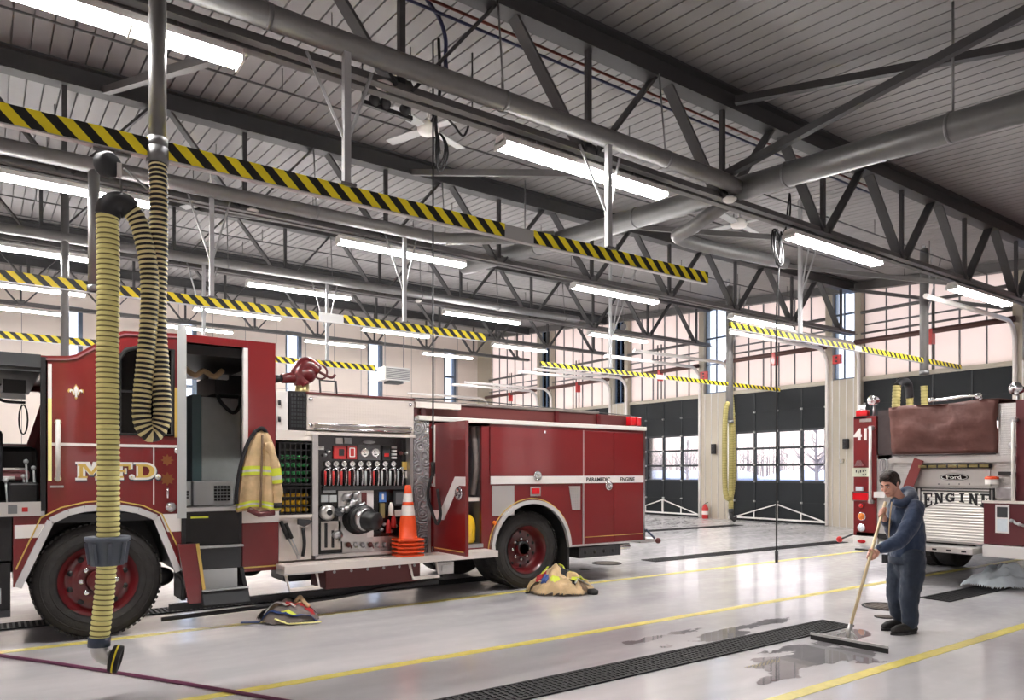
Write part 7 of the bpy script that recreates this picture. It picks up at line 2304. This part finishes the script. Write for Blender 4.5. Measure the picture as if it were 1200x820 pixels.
# hood lying on the shoulders, hem, cuffs, zip, badge
b = MB()
ring = [(1047, 588, -0.11), (1056, 590, -0.14), (1065, 586, -0.11), (1068, 579, 0.0), (1063, 575, 0.09), (1053, 582, 0.12)]
P = spline([Q(*r) for r in ring] + [Q(*ring[0])], 6)
b.tube(P, [0.034 + 0.022 * math.sin(PI * i / len(P)) for i in range(len(P))], 12)
b.ball(Q(1065, 584, 0.0), (0.07, 0.10, 0.06), 14, rings=9)
hd = b.build('hood', 'navy', man); solidify(hd, 0.01, 4, 0.5)
b = MB(); hm = Q(1063, 655, 0.0)
b.lathe([(0.150, -0.045), (0.166, -0.04), (0.170, 0.0), (0.166, 0.03)], hm, (0, 0, 1), 28); b.build('hem_band', 'navy_dark', man)
for (w_, e_) in ((wrL, elL), (wrR, elR)):
    d_ = (e_ - w_).normalized(); b = MB(); b.tube([w_ + d_ * 0.01, w_ + d_ * 0.03, w_ + d_ * 0.06], [0.036, 0.047, 0.05], 14); b.build('cuff', 'navy_dark', man)
b = MB(); b.tube(spline([Q(1045, 588, -0.16), Q(1043, 605, -0.2), Q(1042, 620, -0.2), Q(1042, 632, -0.19)], 5), 0.006, 6); b.build('drawstring', 'tan_cloth', man)
b = MB(); b.box(-0.03, 0.03, -0.004, 0.004, -0.03, 0.03)
# trousers
b = MB()
limb(b, [Q(1063, 646, 0.0), pel, Q(1063, 668, 0.0)], [0.135, 0.148, 0.125])
limb(b, [hipL + Vector((0, 0, 0.03)), Q(1069, 675, -0.09), knL, Q(1066, 713, -0.09), anL + Vector((0, 0, 0.0)), anL + Vector((0, 0, -0.02))], [0.125, 0.112, 0.092, 0.082, 0.078, 0.070])
limb(b, [hipR + Vector((0, 0, 0.03)), Q(1053, 675, 0.08), knR, Q(1051, 710, 0.09), anR + Vector((0, 0, 0.01)), anR + Vector((0, 0, -0.01))], [0.125, 0.110, 0.090, 0.080, 0.074, 0.066])
tr_ = b.build('trousers', 'navy_dark', man); solidify(tr_, 0.011, 4, 0.5)
dp = tr_.modifiers.new('folds', 'DISPLACE'); dp.texture = tx; dp.strength = 0.030; dp.mid_level = 0.5; dp.texture_coords = 'GLOBAL'
# boots
for an, toe, dd in ((anL, Q(1044, 739, -0.16), 0), (anR, Q(1038, 730, 0.06), 0)):
    an0 = Vector((an.x, an.y, 0)); td = Vector((toe.x - an.x, toe.y - an.y, 0)).normalized()
    b = MB()
    limb(b, [an0 + Vector((0, 0, 0.15)), an0 - td * 0.02 + Vector((0, 0, 0.06))], [0.056, 0.055])
    limb(b, [an0 - td * 0.045 + Vector((0, 0, 0.05)), an0 + td * 0.07 + Vector((0, 0, 0.052)), an0 + td * 0.15 + Vector((0, 0, 0.045)), an0 + td * 0.195 + Vector((0, 0, 0.04))], [0.046, 0.05, 0.049, 0.036])
    bo = b.build('boot', 'black_rubber', man); solidify(bo, 0.008, 3, 0.5)
    b = MB(); sp_ = []
    sdv = Vector((-td.y, td.x, 0))
    for k in range(24):
        a = 2 * PI * k / 24; sp_.append((0.075 + 0.165 * math.cos(a), 0.05 * math.sin(a) * (1.08 if math.cos(a) > 0 else 0.9)))
    b.prism(sp_, an0, td, sdv, (0, 0, 0.024)); b.build('sole', 'black', bo)
# small radio and key clip at the belt
p = Q(1037, 652, -0.22); b = MB(); b.box(p.x - 0.02, p.x + 0.02, p.y - 0.02, p.y + 0.02, p.z - 0.06, p.z + 0.02); b.build('belt_pouch', 'black_cloth', man)
# ================================================================== light, sky, camera
w = bpy.data.worlds.new('sky'); scn.world = w; w.use_nodes = True
nt = w.node_tree
bg = nt.nodes['Background']
tc = nt.nodes.new('ShaderNodeTexCoord'); sp = nt.nodes.new('ShaderNodeSeparateXYZ')
rmp = nt.nodes.new('ShaderNodeValToRGB')
rmp.color_ramp.elements[0].position = 0.0; rmp.color_ramp.elements[0].color = (*lin((255, 232, 220)), 1)
rmp.color_ramp.elements[1].position = 0.6; rmp.color_ramp.elements[1].color = (*lin((226, 236, 252)), 1)
nt.links.new(tc.outputs['Generated'], sp.inputs[0]); nt.links.new(sp.outputs['Z'], rmp.inputs['Fac']); nt.links.new(rmp.outputs['Color'], bg.inputs['Color'])
bg.inputs['Strength'].default_value = 1.25

cam = bpy.data.cameras.new('camera'); co = bpy.data.objects.new('camera', cam); COL.objects.link(co)
cam.sensor_fit = 'HORIZONTAL'; cam.sensor_width = 36.0; cam.lens = 36.0 * FPX / 1200.0
cam.shift_y = (HORIZ - 410.0) / 1200.0
cam.clip_start = 0.05; cam.clip_end = 400
co.location = (0, 0, CAMH); co.rotation_euler = (PI / 2, 0, -YAW)
scn.camera = co
vs_ = scn.view_settings
vs_.view_transform = 'Standard'; vs_.look = 'None'; vs_.gamma = 1.0; vs_.use_curve_mapping = False
vs_.exposure = 1.3
